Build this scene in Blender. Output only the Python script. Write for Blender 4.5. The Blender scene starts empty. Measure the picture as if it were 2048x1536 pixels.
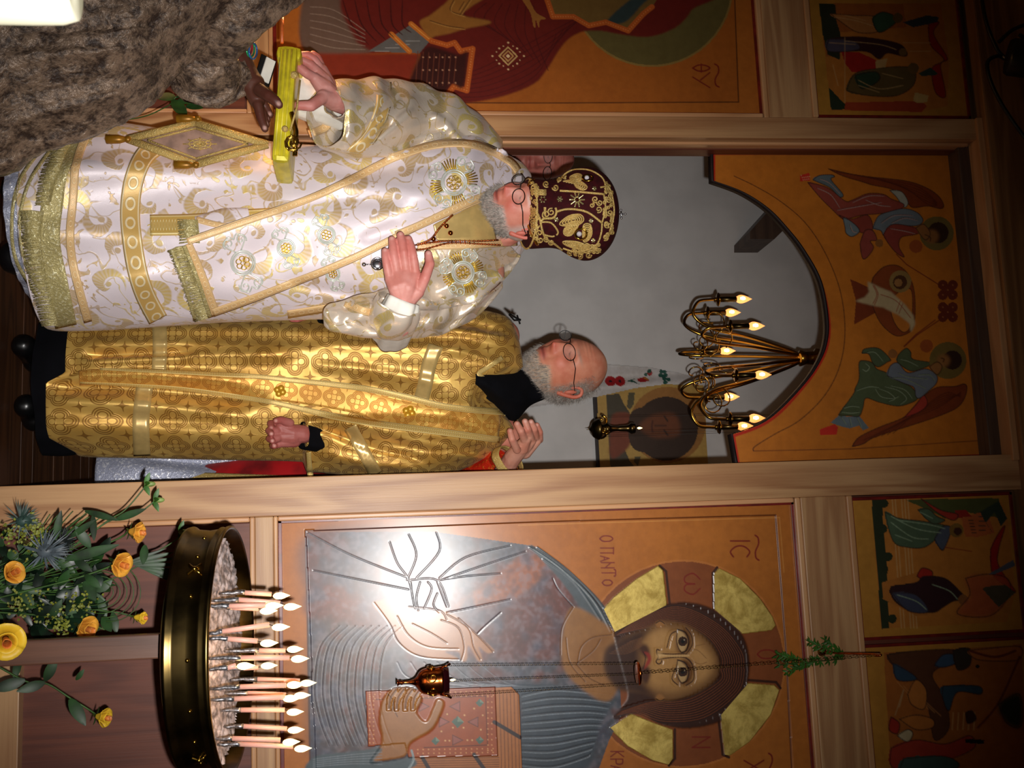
import bpy, bmesh, math, random
import numpy as np
from mathutils import Vector, Matrix
from mathutils.bvhtree import BVHTree
random.seed(7); RNG = np.random.default_rng(7)
C = bpy.context.scene.collection
scn = bpy.context.scene

# ---------------------------------------------------------------- camera, world, flash, exposure
YAW, PITCH, ROLL, FPX = -0.1558714, 0.1292081, -0.0220035, 2311.9
CAM = np.array([0.0, -3.3, 1.03])
def _axes():
    cy, sy = math.cos(YAW), math.sin(YAW); cp, sp = math.cos(PITCH), math.sin(PITCH)
    F = np.array([sy*cp, cy*cp, sp]); R0 = np.array([cy, -sy, 0]); U0 = np.cross(R0, F)
    cr, sr = math.cos(ROLL), math.sin(ROLL)
    return cr*R0+sr*U0, -sr*R0+cr*U0, F
AR, AU, AF = _axes()
cam = bpy.data.objects.new('camera', bpy.data.cameras.new('camera')); C.objects.link(cam)
m = Matrix.Identity(4)
for i in range(3):
    m[i][0] = AU[i]; m[i][1] = -AR[i]; m[i][2] = -AF[i]; m[i][3] = CAM[i]   # the camera was held on its side
cam.matrix_world = m
cam.data.sensor_width = 36; cam.data.lens = FPX/2048*36; cam.data.clip_start = 0.05
cam.data.dof.use_dof = True; cam.data.dof.focus_distance = 3.1; cam.data.dof.aperture_fstop = 18
scn.camera = cam
w = bpy.data.worlds.new('world'); scn.world = w; w.use_nodes = True
w.node_tree.nodes['Background'].inputs[0].default_value = (1.0, 0.72, 0.48, 1)
w.node_tree.nodes['Background'].inputs[1].default_value = 0.035
def lamp(name, kind, loc, energy, color, **kw):
    d = bpy.data.lights.new(name, kind); d.energy = energy; d.color = color
    for k, v in kw.items(): setattr(d, k, v)
    o = bpy.data.objects.new(name, d); C.objects.link(o); o.location = loc; return o
fl_loc = CAM + AR*0.055 + AU*0.045 + AF*0.01
_d = AF*FPX + AR*(800-768) + AU*(700-1024)
for _nm, _en, _sz in (('flash_beam', 195, 70), ('flash_hotspot', 195, 47)):     # one flash tube: wide spill plus its central beam
    fl = lamp(_nm, 'SPOT', fl_loc, _en, (1.0, 0.965, 0.93), spot_size=math.radians(_sz), spot_blend=1.0, shadow_soft_size=0.012)
    fl.rotation_euler = Vector(_d).to_track_quat('-Z', 'Y').to_euler()
vs = scn.view_settings; vs.view_transform = 'Standard'; vs.look = 'None'; vs.gamma = 1; vs.exposure = 0.0; vs.use_curve_mapping = False
scn.cycles.max_bounces = 6; scn.cycles.diffuse_bounces = 3; scn.cycles.glossy_bounces = 3

# ---------------------------------------------------------------- helpers
def at(px, py, Y):
    d = AF*FPX + AR*(py-768) + AU*(px-1024)
    return CAM + d*((Y-CAM[1])/d[1])
def ray(px, py):
    d = AF*FPX + AR*(py-768) + AU*(px-1024); return d/np.linalg.norm(d)
def proj(P):
    P = np.asarray(P)-CAM; z = P@AF
    return 1024+FPX*(P@AU)/z, 768+FPX*(P@AR)/z
def ppm(Y): return FPX/(Y-CAM[1])*0.97      # pixels per metre at depth Y
def lin(c):
    c = np.asarray(c, float)/255.0
    return np.where(c <= 0.04045, c/12.92, ((c+0.055)/1.055)**2.4)
def L4(c): return tuple(lin(c))+(1.0,)
def mesh(name, V, F, mat=None, parent=None, smooth=True, kind=None, label=None, uv=None, col=None):
    me = bpy.data.meshes.new(name); V = np.asarray(V, float)
    if isinstance(F, np.ndarray) and F.ndim == 2:
        k = F.shape[1]; me.vertices.add(len(V)); me.vertices.foreach_set('co', V.astype(np.float32).ravel())
        me.loops.add(F.size); me.loops.foreach_set('vertex_index', F.astype(np.int32).ravel())
        me.polygons.add(len(F)); me.polygons.foreach_set('loop_start', np.arange(0, F.size, k, dtype=np.int32))
        me.update(calc_edges=True)
    else:
        me.from_pydata([tuple(v) for v in V], [], [tuple(int(i) for i in f) for f in F]); me.update()
    if smooth: me.polygons.foreach_set('use_smooth', [True]*len(me.polygons))
    if uv is not None:
        u = me.uv_layers.new(name='UV'); li = np.empty(len(me.loops), dtype=np.int32); me.loops.foreach_get('vertex_index', li)
        u.data.foreach_set('uv', np.asarray(uv, np.float32)[li].ravel())
    if col is not None:
        a = me.color_attributes.new('Col', 'FLOAT_COLOR', 'POINT'); c4 = np.ones((len(V), 4), np.float32); c4[:, :3] = col
        a.data.foreach_set('color', c4.ravel())
    if mat: me.materials.append(mat)
    o = bpy.data.objects.new(name, me); C.objects.link(o)
    if parent is not None: adopt(o, parent)
    if kind: o['kind'] = kind
    if label: o['label'] = label
    return o
def adopt(o, parent):
    o.parent = parent
    w = Matrix.Identity(4); q = parent; chain = []
    while q is not None: chain.append(q); q = q.parent
    for q in reversed(chain): w = w @ q.matrix_parent_inverse @ q.matrix_basis
    o.matrix_parent_inverse = w.inverted()
def thing(name, label, cat, loc=(0, 0, 0), group=None):
    o = bpy.data.objects.new(name, None); C.objects.link(o); o.location = tuple(loc); o.empty_display_size = 0.05
    o['label'] = label; o['category'] = cat
    if group: o['group'] = group
    return o
def tag(o, label, cat, group=None):
    o['label'] = label; o['category'] = cat
    if group: o['group'] = group
    return o
def box(x0, x1, y0, y1, z0, z1, bev=0.0):
    bm = bmesh.new(); bmesh.ops.create_cube(bm, size=1)
    for v in bm.verts: v.co = Vector(((x0+x1)/2+v.co.x*(x1-x0), (y0+y1)/2+v.co.y*(y1-y0), (z0+z1)/2+v.co.z*(z1-z0)))
    if bev: bmesh.ops.bevel(bm, geom=bm.edges[:], offset=bev, segments=2, affect='EDGES', profile=0.6)
    V = [v.co.copy() for v in bm.verts]; F = [[v.index for v in f.verts] for f in bm.faces]; bm.free(); return V, F
def bx(name, x0, x1, y0, y1, z0, z1, mat, parent=None, bev=0.003, **kw):
    V, F = box(x0, x1, y0, y1, z0, z1, bev); return mesh(name, V, F, mat, parent, smooth=False, **kw)
def join(parts):
    V = []; F = []; n = 0
    for v, f in parts:
        V.extend([tuple(p) for p in v]); F.extend([[int(i)+n for i in q] for q in f]); n += len(v)
    return V, F
def spline(pts, sub=8, closed=False):
    P = [np.array(p, float) for p in pts]; n = len(P); out = []
    if n < 3: 
        return np.array([P[0]+(P[-1]-P[0])*t for t in np.linspace(0, 1, sub+1)]) if n == 2 else np.array(P)
    rng = range(n) if closed else range(n-1)
    for i in rng:
        if closed: p0, p1, p2, p3 = P[i-1], P[i], P[(i+1) % n], P[(i+2) % n]
        else: p0, p1, p2, p3 = P[max(i-1, 0)], P[i], P[i+1], P[min(i+2, n-1)]
        for k in range(sub):
            t = k/sub
            out.append(0.5*((2*p1)+(-p0+p2)*t+(2*p0-5*p1+4*p2-p3)*t*t+(-p0+3*p1-3*p2+p3)*t**3))
    if not closed: out.append(P[-1])
    return np.array(out)
def frames(P):
    P = np.asarray(P, float); n = len(P); T = np.gradient(P, axis=0) if n > 1 else np.array([[0, 0, 1.]])
    T /= np.linalg.norm(T, axis=1)[:, None]+1e-12
    a = np.array([0, 0, 1.]) if abs(T[0][2]) < 0.9 else np.array([0, -1., 0])
    N = np.cross(a, T[0]); N /= np.linalg.norm(N); Ns = [N]
    for i in range(1, n):
        N = Ns[-1]-T[i]*np.dot(Ns[-1], T[i]); N /= np.linalg.norm(N)+1e-12; Ns.append(N)
    Ns = np.array(Ns); return T, Ns, np.cross(T, Ns)
def tube(P, r, seg=8, cap=True, flat=1.0):
    P = np.asarray(P, float); n = len(P); r = np.broadcast_to(np.asarray(r, float), (n,))
    T, N, B = frames(P); V = []; F = []
    for i in range(n):
        for k in range(seg):
            a = 2*math.pi*k/seg; V.append(P[i]+N[i]*math.cos(a)*r[i]+B[i]*math.sin(a)*r[i]*flat)
    for i in range(n-1):
        for k in range(seg):
            k2 = (k+1) % seg; F.append([i*seg+k, i*seg+k2, (i+1)*seg+k2, (i+1)*seg+k])
    if cap: F.append(list(range(seg))[::-1]); F.append([(n-1)*seg+k for k in range(seg)])
    return V, F
def lathe(prof, seg=24, base=(0, 0, 0), axis=(0, 0, 1)):
    ax = np.array(axis, float); ax /= np.linalg.norm(ax); a = np.array([1., 0, 0]) if abs(ax[0]) < .9 else np.array([0, 1., 0])
    N = a-ax*np.dot(a, ax); N /= np.linalg.norm(N); B = np.cross(ax, N); V = []; F = []; base = np.array(base, float)
    for r, h in prof:
        for k in range(seg):
            t = 2*math.pi*k/seg; V.append(base+ax*h+(N*math.cos(t)+B*math.sin(t))*max(r, 1e-5))
    for i in range(len(prof)-1):
        for k in range(seg):
            k2 = (k+1) % seg; F.append([i*seg+k, i*seg+k2, (i+1)*seg+k2, (i+1)*seg+k])
    F.append(list(range(seg))[::-1]); F.append([(len(prof)-1)*seg+k for k in range(seg)])
    return V, F
def ball(c, r, seg=10, sc=(1, 1, 1)):
    n = max(4, seg//2+1); V = []; F = []
    for i in range(n+1):
        th = math.pi*i/n
        for k in range(seg):
            a = 2*math.pi*k/seg; V.append((c[0]+r*sc[0]*math.sin(th)*math.cos(a), c[1]+r*sc[1]*math.sin(th)*math.sin(a), c[2]+r*sc[2]*math.cos(th)))
    for i in range(n):
        for k in range(seg):
            k2 = (k+1) % seg; F.append([i*seg+k, (i+1)*seg+k, (i+1)*seg+k2, i*seg+k2])
    return V, F
def blob(chains, voxel=0.004, smooth=4, extra=None):
    """one continuous surface grown round chains of (point, radius)"""
    parts = []
    for ch in chains:
        P = [np.array(p, float) for p, r in ch]; R = [r for p, r in ch]
        for i in range(len(P)):
            parts.append(ball(P[i], R[i], 12))
            if i < len(P)-1:
                L = np.linalg.norm(P[i+1]-P[i])
                if L > 1e-6: parts.append(tube([P[i], P[i+1]], [R[i], R[i+1]], 12))
    if extra: parts += extra
    V, F = join(parts); me = bpy.data.meshes.new('tmp'); me.from_pydata(V, [], F); o = bpy.data.objects.new('tmp', me); C.objects.link(o)
    md = o.modifiers.new('r', 'REMESH'); md.mode = 'VOXEL'; md.voxel_size = voxel
    ms = o.modifiers.new('s', 'SMOOTH'); ms.iterations = smooth; ms.factor = 0.5
    dg = bpy.context.evaluated_depsgraph_get(); ev = o.evaluated_get(dg); m2 = ev.to_mesh()
    n = len(m2.vertices); VV = np.empty(n*3, np.float32); m2.vertices.foreach_get('co', VV)
    FF = [list(p.vertices) for p in m2.polygons]; ev.to_mesh_clear(); bpy.data.objects.remove(o); bpy.data.meshes.remove(me)
    return VV.reshape(-1, 3).astype(float), FF

# ---------------------------------------------------------------- node helpers
class X:
    nt = None
    def __init__(s, o): s.o = o
    @staticmethod
    def m(op, *a, clamp=False):
        n = X.nt.nodes.new('ShaderNodeMath'); n.operation = op; n.use_clamp = clamp
        for i, v in enumerate(a):
            if isinstance(v, X): X.nt.links.new(v.o, n.inputs[i])
            else: n.inputs[i].default_value = float(v)
        return X(n.outputs[0])
    def __add__(s, b): return X.m('ADD', s, b)
    __radd__ = __add__
    def __sub__(s, b): return X.m('SUBTRACT', s, b)
    def __rsub__(s, b): return X.m('SUBTRACT', b, s)
    def __mul__(s, b): return X.m('MULTIPLY', s, b)
    __rmul__ = __mul__
    def __truediv__(s, b): return X.m('DIVIDE', s, b)
def smooth01(x, a, b):
    n = X.nt.nodes.new('ShaderNodeMapRange'); n.interpolation_type = 'SMOOTHSTEP'
    X.nt.links.new(x.o, n.inputs[0]); n.inputs[1].default_value = a; n.inputs[2].default_value = b; return X(n.outputs[0])
def xyz(sock):
    n = X.nt.nodes.new('ShaderNodeSeparateXYZ'); X.nt.links.new(sock, n.inputs[0]); return [X(n.outputs[i]) for i in range(3)]
def vec(a, b, c=0.0):
    n = X.nt.nodes.new('ShaderNodeCombineXYZ')
    for i, v in enumerate((a, b, c)):
        if isinstance(v, X): X.nt.links.new(v.o, n.inputs[i])
        else: n.inputs[i].default_value = v
    return n.outputs[0]
def coord(kind='Object'):
    return X.nt.nodes.new('ShaderNodeTexCoord').outputs[kind]
def noise(v, scale, detail=3, rough=0.5, dist=0.0, out=0):
    n = X.nt.nodes.new('ShaderNodeTexNoise'); X.nt.links.new(v, n.inputs['Vector'])
    n.inputs['Scale'].default_value = scale; n.inputs['Detail'].default_value = detail; n.inputs['Roughness'].default_value = rough; n.inputs['Distortion'].default_value = dist
    return X(n.outputs[out])
def mapv(v, sc=(1, 1, 1), loc=(0, 0, 0), rot=(0, 0, 0)):
    n = X.nt.nodes.new('ShaderNodeMapping'); X.nt.links.new(v, n.inputs[0]); n.inputs['Scale'].default_value = sc; n.inputs['Location'].default_value = loc; n.inputs['Rotation'].default_value = rot
    return n.outputs[0]
def mix(f, a, b):
    n = X.nt.nodes.new('ShaderNodeMix'); n.data_type = 'RGBA'
    if isinstance(f, X): X.nt.links.new(f.o, n.inputs[0])
    else: n.inputs[0].default_value = f
    for i, c in ((6, a), (7, b)):
        if isinstance(c, (tuple, list)): n.inputs[i].default_value = L4(c) if len(c) == 3 else c
        else: X.nt.links.new(c.o if isinstance(c, X) else c, n.inputs[i])
    return X(n.outputs[2])
def mat(name, fn, rough=0.5, metal=0.0, bump=None, spec=0.5, sss=0.0, emit=None, estr=0.0, coat=0.0, trans=0.0, sheen=0.0, aniso=0.0):
    """fn() runs with X.nt set and returns (colour, extra dict)"""
    m = bpy.data.materials.new(name); m.use_nodes = True; nt = m.node_tree; X.nt = nt; b = nt.nodes['Principled BSDF']
    r = fn() if callable(fn) else fn; ex = {}
    if isinstance(r, tuple) and len(r) == 2 and isinstance(r[1], dict): r, ex = r
    if isinstance(r, X): nt.links.new(r.o, b.inputs['Base Color'])
    else: b.inputs['Base Color'].default_value = L4(r)
    def setv(k, v):
        if isinstance(v, X): nt.links.new(v.o, b.inputs[k])
        else: b.inputs[k].default_value = v
    setv('Roughness', ex.get('rough', rough)); setv('Metallic', ex.get('metal', metal)); b.inputs['Specular IOR Level'].default_value = spec
    if coat: b.inputs['Coat Weight'].default_value = coat; b.inputs['Coat Roughness'].default_value = ex.get('coatr', 0.15)
    if sss: b.inputs['Subsurface Weight'].default_value = sss; b.inputs['Subsurface Radius'].default_value = (0.01, 0.004, 0.002); b.inputs['Subsurface Scale'].default_value = 0.6
    if trans: b.inputs['Transmission Weight'].default_value = trans
    if sheen: b.inputs['Sheen Weight'].default_value = sheen
    if emit: b.inputs['Emission Color'].default_value = L4(emit); b.inputs['Emission Strength'].default_value = estr
    h = ex.get('h')
    if h is not None:
        n = nt.nodes.new('ShaderNodeBump'); n.inputs['Distance'].default_value = ex.get('hd', 0.002); n.inputs['Strength'].default_value = ex.get('hs', 1.0)
        nt.links.new(h.o, n.inputs['Height']); nt.links.new(n.outputs[0], b.inputs['Normal'])
    return m
def wood(name, c1, c2, axis='z', rough=0.4, k=1.0, coat=0.15):
    def f():
        v = coord(); s = {'z': (7, 7, 0.55), 'x': (0.55, 7, 7), 'y': (7, .55, 7)}[axis]
        a = noise(mapv(v, s), 1.3*k, 2, 0.4, 0.6); ring = X.m('SINE', a*42.0)*0.5+0.5
        s2 = tuple(q*14 if q > 1 else q*4 for q in s); g = noise(mapv(v, s2), 1.5, 4, 0.7); b = noise(mapv(v, s), 0.5, 2)
        t = ring*0.35+g*0.5+b*0.3
        col = mix(smooth01(t, 0.25, 0.95), c1, c2)
        return col, {'h': g, 'hd': 0.0006, 'hs': 0.6}
    return mat(name, f, rough, coat=coat)
def plain(name, c, rough=0.5, metal=0.0, var=0.12, scale=30, **kw):
    def f():
        n = noise(coord(), scale, 3); c2 = tuple(max(0, q*(1-var*2)) for q in c)
        return mix(smooth01(n, 0.3, 0.7), c, c2), {'h': n, 'hd': 0.0004, 'hs': 0.3}
    return mat(name, f, rough, metal, **kw)
# ---------------------------------------------------------------- materials
M = {}
M['pine'] = wood('pine', (206, 160, 112), (160, 108, 68), 'z', 0.42)
M['pine_h'] = wood('pine_rail', (204, 160, 112), (166, 118, 78), 'x', 0.42)
M['pine_light'] = wood('pine_moulding', (226, 172, 124), (190, 134, 90), 'z', 0.35)
M['pine_light_h'] = wood('pine_moulding_rail', (222, 172, 122), (192, 140, 94), 'x', 0.4)
M['mahogany'] = wood('mahogany_plywood', (116, 60, 40), (90, 43, 29), 'z', 0.5, coat=0.05)
M['dark_wood'] = wood('dark_beam', (92, 70, 54), (66, 48, 38), 'x', 0.6)
M['floor'] = wood('floor_board', (92, 56, 30), (58, 33, 16), 'x', 0.5, coat=0.0)
M['plaster'] = plain('white_plaster', (226, 224, 222), 0.9, var=0.03, scale=5)
M['edge_dark'] = plain('dark_edge', (34, 20, 20), 0.6)
M['brass'] = plain('polished_brass', (196, 152, 62), 0.22, 1.0, var=0.12, scale=8)
M['old_brass'] = plain('aged_brass', (118, 98, 58), 0.3, 1.0, var=0.28, scale=12)
M['copper'] = plain('copper', (206, 110, 52), 0.2, 1.0, var=0.15, scale=60)
M['silver'] = plain('silver', (214, 214, 220), 0.25, 1.0)
M['black'] = plain('black_cloth', (9, 9, 14), 0.9, spec=0.12)
M['black_metal'] = plain('black_metal', (20, 20, 22), 0.35)
M['leather'] = plain('black_leather', (12, 12, 13), 0.3)
M['glass'] = mat('lens_glass', (250, 250, 250), 0.02); M['glass'].node_tree.nodes['Principled BSDF'].inputs['Alpha'].default_value = 0.05
M['wire'] = plain('spectacle_wire', (38, 30, 28), 0.35, 0.5)
M['wax'] = mat('pink_wax', (236, 178, 160), 0.45, sss=0.3)
M['cream_wax'] = mat('cream_wax', (252, 250, 226), 0.4, emit=(255, 246, 205), estr=0.35)  # weak emission added so the flameless candle's wax looks brightly lit
M['foil'] = plain('foil_wrap', (206, 208, 216), 0.3, 0.9, var=0.25, scale=200)
M['flame'] = mat('candle_flame', (255, 220, 150), 0.5, emit=(255, 214, 140), estr=6.5)
M['bulb'] = mat('candle_bulb', (255, 200, 150), 0.2, emit=(255, 148, 74), estr=2.0)
M['bulb_core'] = mat('bulb_core', (255, 240, 200), 0.3, emit=(255, 226, 160), estr=9.0)
def icon_mat(name, rough=0.3, coat=0.6):
    def f():
        n = X.nt.nodes.new('ShaderNodeVertexColor'); n.layer_name = 'Col'; v = coord(); g = noise(v, 40, 4, 0.6); g2 = noise(v, 5, 3)
        t = mix(smooth01(g*0.5+g2*0.5, 0.25, 0.75), (255, 255, 255), (226, 222, 216))
        mm = X.nt.nodes.new('ShaderNodeMix'); mm.data_type = 'RGBA'; mm.blend_type = 'MULTIPLY'; mm.inputs[0].default_value = 1
        X.nt.links.new(n.outputs[0], mm.inputs[6]); X.nt.links.new(t.o, mm.inputs[7])
        return X(mm.outputs[2]), {'h': g, 'hd': 0.0009, 'hs': 0.45, 'coatr': 0.25}
    return mat(name, f, rough, coat=coat, spec=0.35)
M['icon'] = icon_mat('egg_tempera_varnished', 0.5, 0.75)
M['icon_matte'] = icon_mat('egg_tempera', 0.5, 0.15)
def _gold():
    n = noise(coord(), 14, 5, 0.7, 0.4); return mix(smooth01(n, 0.35, 0.65), (244, 216, 120), (184, 154, 70)), {'h': n, 'hd': 0.002, 'hs': 0.5}
M['gold_leaf'] = mat('gold_leaf', _gold, 0.5, 0.45)
M['gold_dim'] = plain('dull_gold_leaf', (112, 98, 44), 0.5, 0.3)

# ---------------------------------------------------------------- painter: a low relief panel whose vertices carry the paint
class Art:
    def __init__(s, x0, x1, z0, z1, Y, res, base):
        s.x0, s.z0, s.Y, s.r = x0, z0, Y, res; s.W = int(round((x1-x0)/res))+1; s.H = int(round((z1-z0)/res))+1
        s.A = np.ones((s.H, s.W, 3))*lin(base); s.h = np.zeros((s.H, s.W)); s.mask = np.ones((s.H, s.W), bool); s.k = 1.0; s.ol = None
    def G(s, pts):
        out = []
        for p in pts:
            q = at(p[0], p[1], s.Y); out.append(((q[0]-s.x0)/s.r, (q[2]-s.z0)/s.r))
        return np.array(out)
    def _m(s, g, soft):
        i0 = max(0, int(g[:, 0].min()-soft-2)); i1 = min(s.W, int(g[:, 0].max()+soft+3)); j0 = max(0, int(g[:, 1].min()-soft-2)); j1 = min(s.H, int(g[:, 1].max()+soft+3))
        if i1 <= i0 or j1 <= j0: return None
        xx, yy = np.meshgrid(np.arange(i0, i1), np.arange(j0, j1)); ins = np.zeros(xx.shape, bool); n = len(g)
        for a in range(n):
            xa, ya = g[a]; xb, yb = g[(a+1) % n]
            if ya == yb: continue
            c = ((yy >= ya) != (yy >= yb)); t = (yy-ya)/(yb-ya); ins ^= c & (xx < xa+t*(xb-xa))
        return (j0, j1, i0, i1), ins
    def poly(s, pts, col, smooth=True, soft=0.0, a=1.0, up=0.0, raw=False):
        g = s.G(pts) if not raw else np.array(pts)
        if smooth: g = spline(g, 6, True)
        r = s._m(g, soft*2)
        if r is None: return
        (j0, j1, i0, i1), ins = r; f = ins.astype(float)
        if soft: f = blur(f, soft)
        f = f[..., None]*a; R = s.A[j0:j1, i0:i1]; R[:] = R*(1-f)+lin(col)*s.k*f
        if up: s.h[j0:j1, i0:i1] += up*f[..., 0]
        if s.ol and smooth and not raw: s.line(list(pts)+[pts[0]], s.ol[1], s.ol[0], True, .75)
    def mottle(s, pts, cols, sc, amp, smooth=False, seed=1):
        g = s.G(pts); g = spline(g, 6, True) if smooth else g; r = s._m(g, 0)
        if r is None: return
        (j0, j1, i0, i1), ins = r; rg = np.random.default_rng(seed); n = rg.random((j1-j0, i1-i0)); n = blur(n, sc)+.6*blur(rg.random(n.shape), sc*.35); n = (n-n.mean())/(n.std()+1e-9)
        R = s.A[j0:j1, i0:i1]; f = (np.clip(n, 0, 1.6)/1.6*amp*ins)[..., None]; R[:] = R*(1-f)+lin(cols[0])*f; f = (np.clip(-n, 0, 1.6)/1.6*amp*ins)[..., None]; R[:] = R*(1-f)+lin(cols[1])*f
    def line(s, pts, wmm, col, smooth=True, a=1.0, dep=0.0, taper=False):
        g = s.G(pts); g = spline(g, 6) if (smooth and len(g) > 2) else g; w = max(wmm/1000/s.r/2, 0.45); n = len(g)
        for q in range(n-1):
            p0, p1 = g[q], g[q+1]; ww = w*(math.sin(math.pi*(q+0.5)/(n-1))**0.5*0.8+0.2 if taper else 1)
            i0 = max(0, int(min(p0[0], p1[0])-w-2)); i1 = min(s.W, int(max(p0[0], p1[0])+w+3)); j0 = max(0, int(min(p0[1], p1[1])-w-2)); j1 = min(s.H, int(max(p0[1], p1[1])+w+3))
            if i1 <= i0 or j1 <= j0: continue
            xx, yy = np.meshgrid(np.arange(i0, i1), np.arange(j0, j1)); d = p1-p0; L = d@d+1e-9
            t = np.clip(((xx-p0[0])*d[0]+(yy-p0[1])*d[1])/L, 0, 1); dd = np.hypot(xx-p0[0]-t*d[0], yy-p0[1]-t*d[1])
            f = np.clip(ww+0.6-dd, 0, 1)*a; R = s.A[j0:j1, i0:i1]; R[:] = R*(1-f[..., None])+lin(col)*s.k*f[..., None]
            if dep: s.h[j0:j1, i0:i1] = np.minimum(s.h[j0:j1, i0:i1], s.h[j0:j1, i0:i1]*0-dep*.5*f) if dep > 0 else np.maximum(s.h[j0:j1, i0:i1], -dep*f)
    def dot(s, p, rmm, col):
        s.line([p, (p[0]+0.3, p[1])], rmm*2, col, False)
    def circ(s, c, rpx, col, soft=0, a=1.0, ry=None, up=0.0):
        ry = ry or rpx; s.poly([(c[0]+rpx*math.cos(t), c[1]+ry*math.sin(t)) for t in np.linspace(0, 2*math.pi, 48)[:-1]], col, False, soft, a, up)
    def build(s, name, mat_, parent, warp=None):
        xx, zz = np.meshgrid(s.x0+np.arange(s.W)*s.r, s.z0+np.arange(s.H)*s.r); yy = s.Y-s.h
        if warp is not None: yy = yy+warp(xx, zz)
        V = np.stack([xx, yy, zz], -1).reshape(-1, 3); idx = np.arange(s.W*s.H).reshape(s.H, s.W)
        F = np.stack([idx[:-1, :-1], idx[:-1, 1:], idx[1:, 1:], idx[1:, :-1]], -1).reshape(-1, 4)
        mk = (s.mask[:-1, :-1] & s.mask[:-1, 1:] & s.mask[1:, 1:] & s.mask[1:, :-1]).ravel(); F = F[mk]
        used = np.zeros(len(V), bool); used[F.ravel()] = True; mp = np.cumsum(used)-1
        return mesh(name, V[used], mp[F], mat_, parent, True, col=s.A.reshape(-1, 3)[used])
def blur(f, s):
    k = int(max(1, round(s))); 
    for _ in range(2):
        for ax in (0, 1):
            p = np.pad(f, [(k, k) if i == ax else (0, 0) for i in (0, 1)], 'edge'); c = np.cumsum(p, axis=ax)
            z = np.zeros_like(np.take(c, [0], ax)); c = np.concatenate([z, c], ax); n = f.shape[ax]
            f = (np.take(c, range(2*k+1, 2*k+1+n), ax)-np.take(c, range(0, n), ax))/(2*k+1)
    return f
def crop(ox, oy, s): return lambda *p: [(ox+x/s, oy+y/s) for x, y in p]
c2 = crop(600, 0, 2.926); c3 = crop(1348, 0, 2.926); c4 = crop(550, 950, 2.621); c5 = crop(1100, 980, 2.763)
c6 = crop(1600, 300, 3.84); c7 = crop(1600, 900, 2.415); c9 = crop(1640, 640, 5.12); cm = crop(1160, 720, 6.4)
GL = {  # letter strokes in a unit box, x right, y up
 'O': [[(.5, 0), (.12, .25), (.12, .75), (.5, 1), (.88, .75), (.88, .25), (.5, 0)]], 'P': [[(.1, 0), (.1, 1)], [(0, 1), (1, 1)], [(.85, 1), (.85, 0)]],
 'A': [[(.1, 0), (.45, 1)], [(.45, 1), (.9, 0)], [(.25, .45), (.7, .45)]], 'N': [[(.1, 0), (.1, 1)], [(.1, .75), (.9, .3)], [(.9, 0), (.9, 1)]],
 'T': [[(.5, 0), (.5, 1)], [(0, .9), (.1, 1), (.9, 1), (1, .9)]], 'K': [[(.1, 0), (.1, 1)], [(.9, 1), (.15, .5), (.9, 0)]], 'R': [[(.1, 0), (.1, 1)], [(.1, 1), (.8, .95), (.8, .5), (.1, .45)]],
 'I': [[(.5, 0), (.5, 1)]], 'C': [[(.9, .85), (.5, 1), (.1, .7), (.1, .3), (.5, 0), (.9, .15)]], 'X': [[(.05, 0), (.95, 1)], [(.05, 1), (.95, 0)]],
 'W': [[(.3, .9), (.05, .5), (.2, .05), (.45, .1), (.5, .6), (.55, .1), (.8, .05), (.95, .5), (.7, .9)]], 'Z': [[(.1, 1), (.1, 0)], [(.1, 1), (.9, 0)], [(.9, 0), (.9, 1)]],
 'F': [[(.5, 0), (.15, .3), (.15, .7), (.5, 1), (.85, .7), (.85, .3), (.5, 0)], [(0, .5), (1, .5)]], 'Y': [[(0, 1), (.5, .45)], [(1, 1), (.3, 0)]], '~': [[(0, .1), (.1, .7), (.35, .8), (.65, .2), (.9, .3), (1, .9)]],
}
def text(art, s_, px, py, h, wd, gap, col, wmm=3.0):
    for ch in s_:
        if ch != ' ':
            for st in GL[ch]: art.line([(px+y*h, py+x*wd) for x, y in st], wmm, col, len(st) > 3)
        py += (wd+gap) if ch != ' ' else wd*0.6

# ---------------------------------------------------------------- room shell
flo = bpy.data.objects.new('floor', None); C.objects.link(flo); flo['kind'] = 'structure'
for i in range(26):
    y0 = -0.9+i*0.125
    bx('plank' if i == 0 else 'plank', -3.2, 2.6, y0+0.0015, y0+0.1235, -0.03, 0.0+0.0006*(i % 3), M['floor'], flo, 0.0006)
bx('floor_slab', -3.2, 2.6, -4.6, 2.4, -0.14, -0.031, M['edge_dark'], flo, 0)
def struct(name, *a, **k):
    o = bx(name, *a, **k); o['kind'] = 'structure'; return o
struct('wall_back', -3.2, 2.6, 2.25, 2.4, -0.05, 4.2, M['plaster'], bev=0)
struct('wall_left', -3.3, -3.2, -4.6, 2.4, -0.05, 4.2, M['plaster'], bev=0)
struct('wall_right', 2.6, 2.7, -4.6, 2.4, -0.05, 4.2, M['plaster'], bev=0)
struct('wall_front', -3.3, 2.7, -4.7, -4.6, -0.05, 4.2, M['plaster'], bev=0)
struct('ceiling', -3.3, 2.7, -4.7, 2.4, 4.2, 4.3, M['dark_wood'], bev=0)

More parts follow.
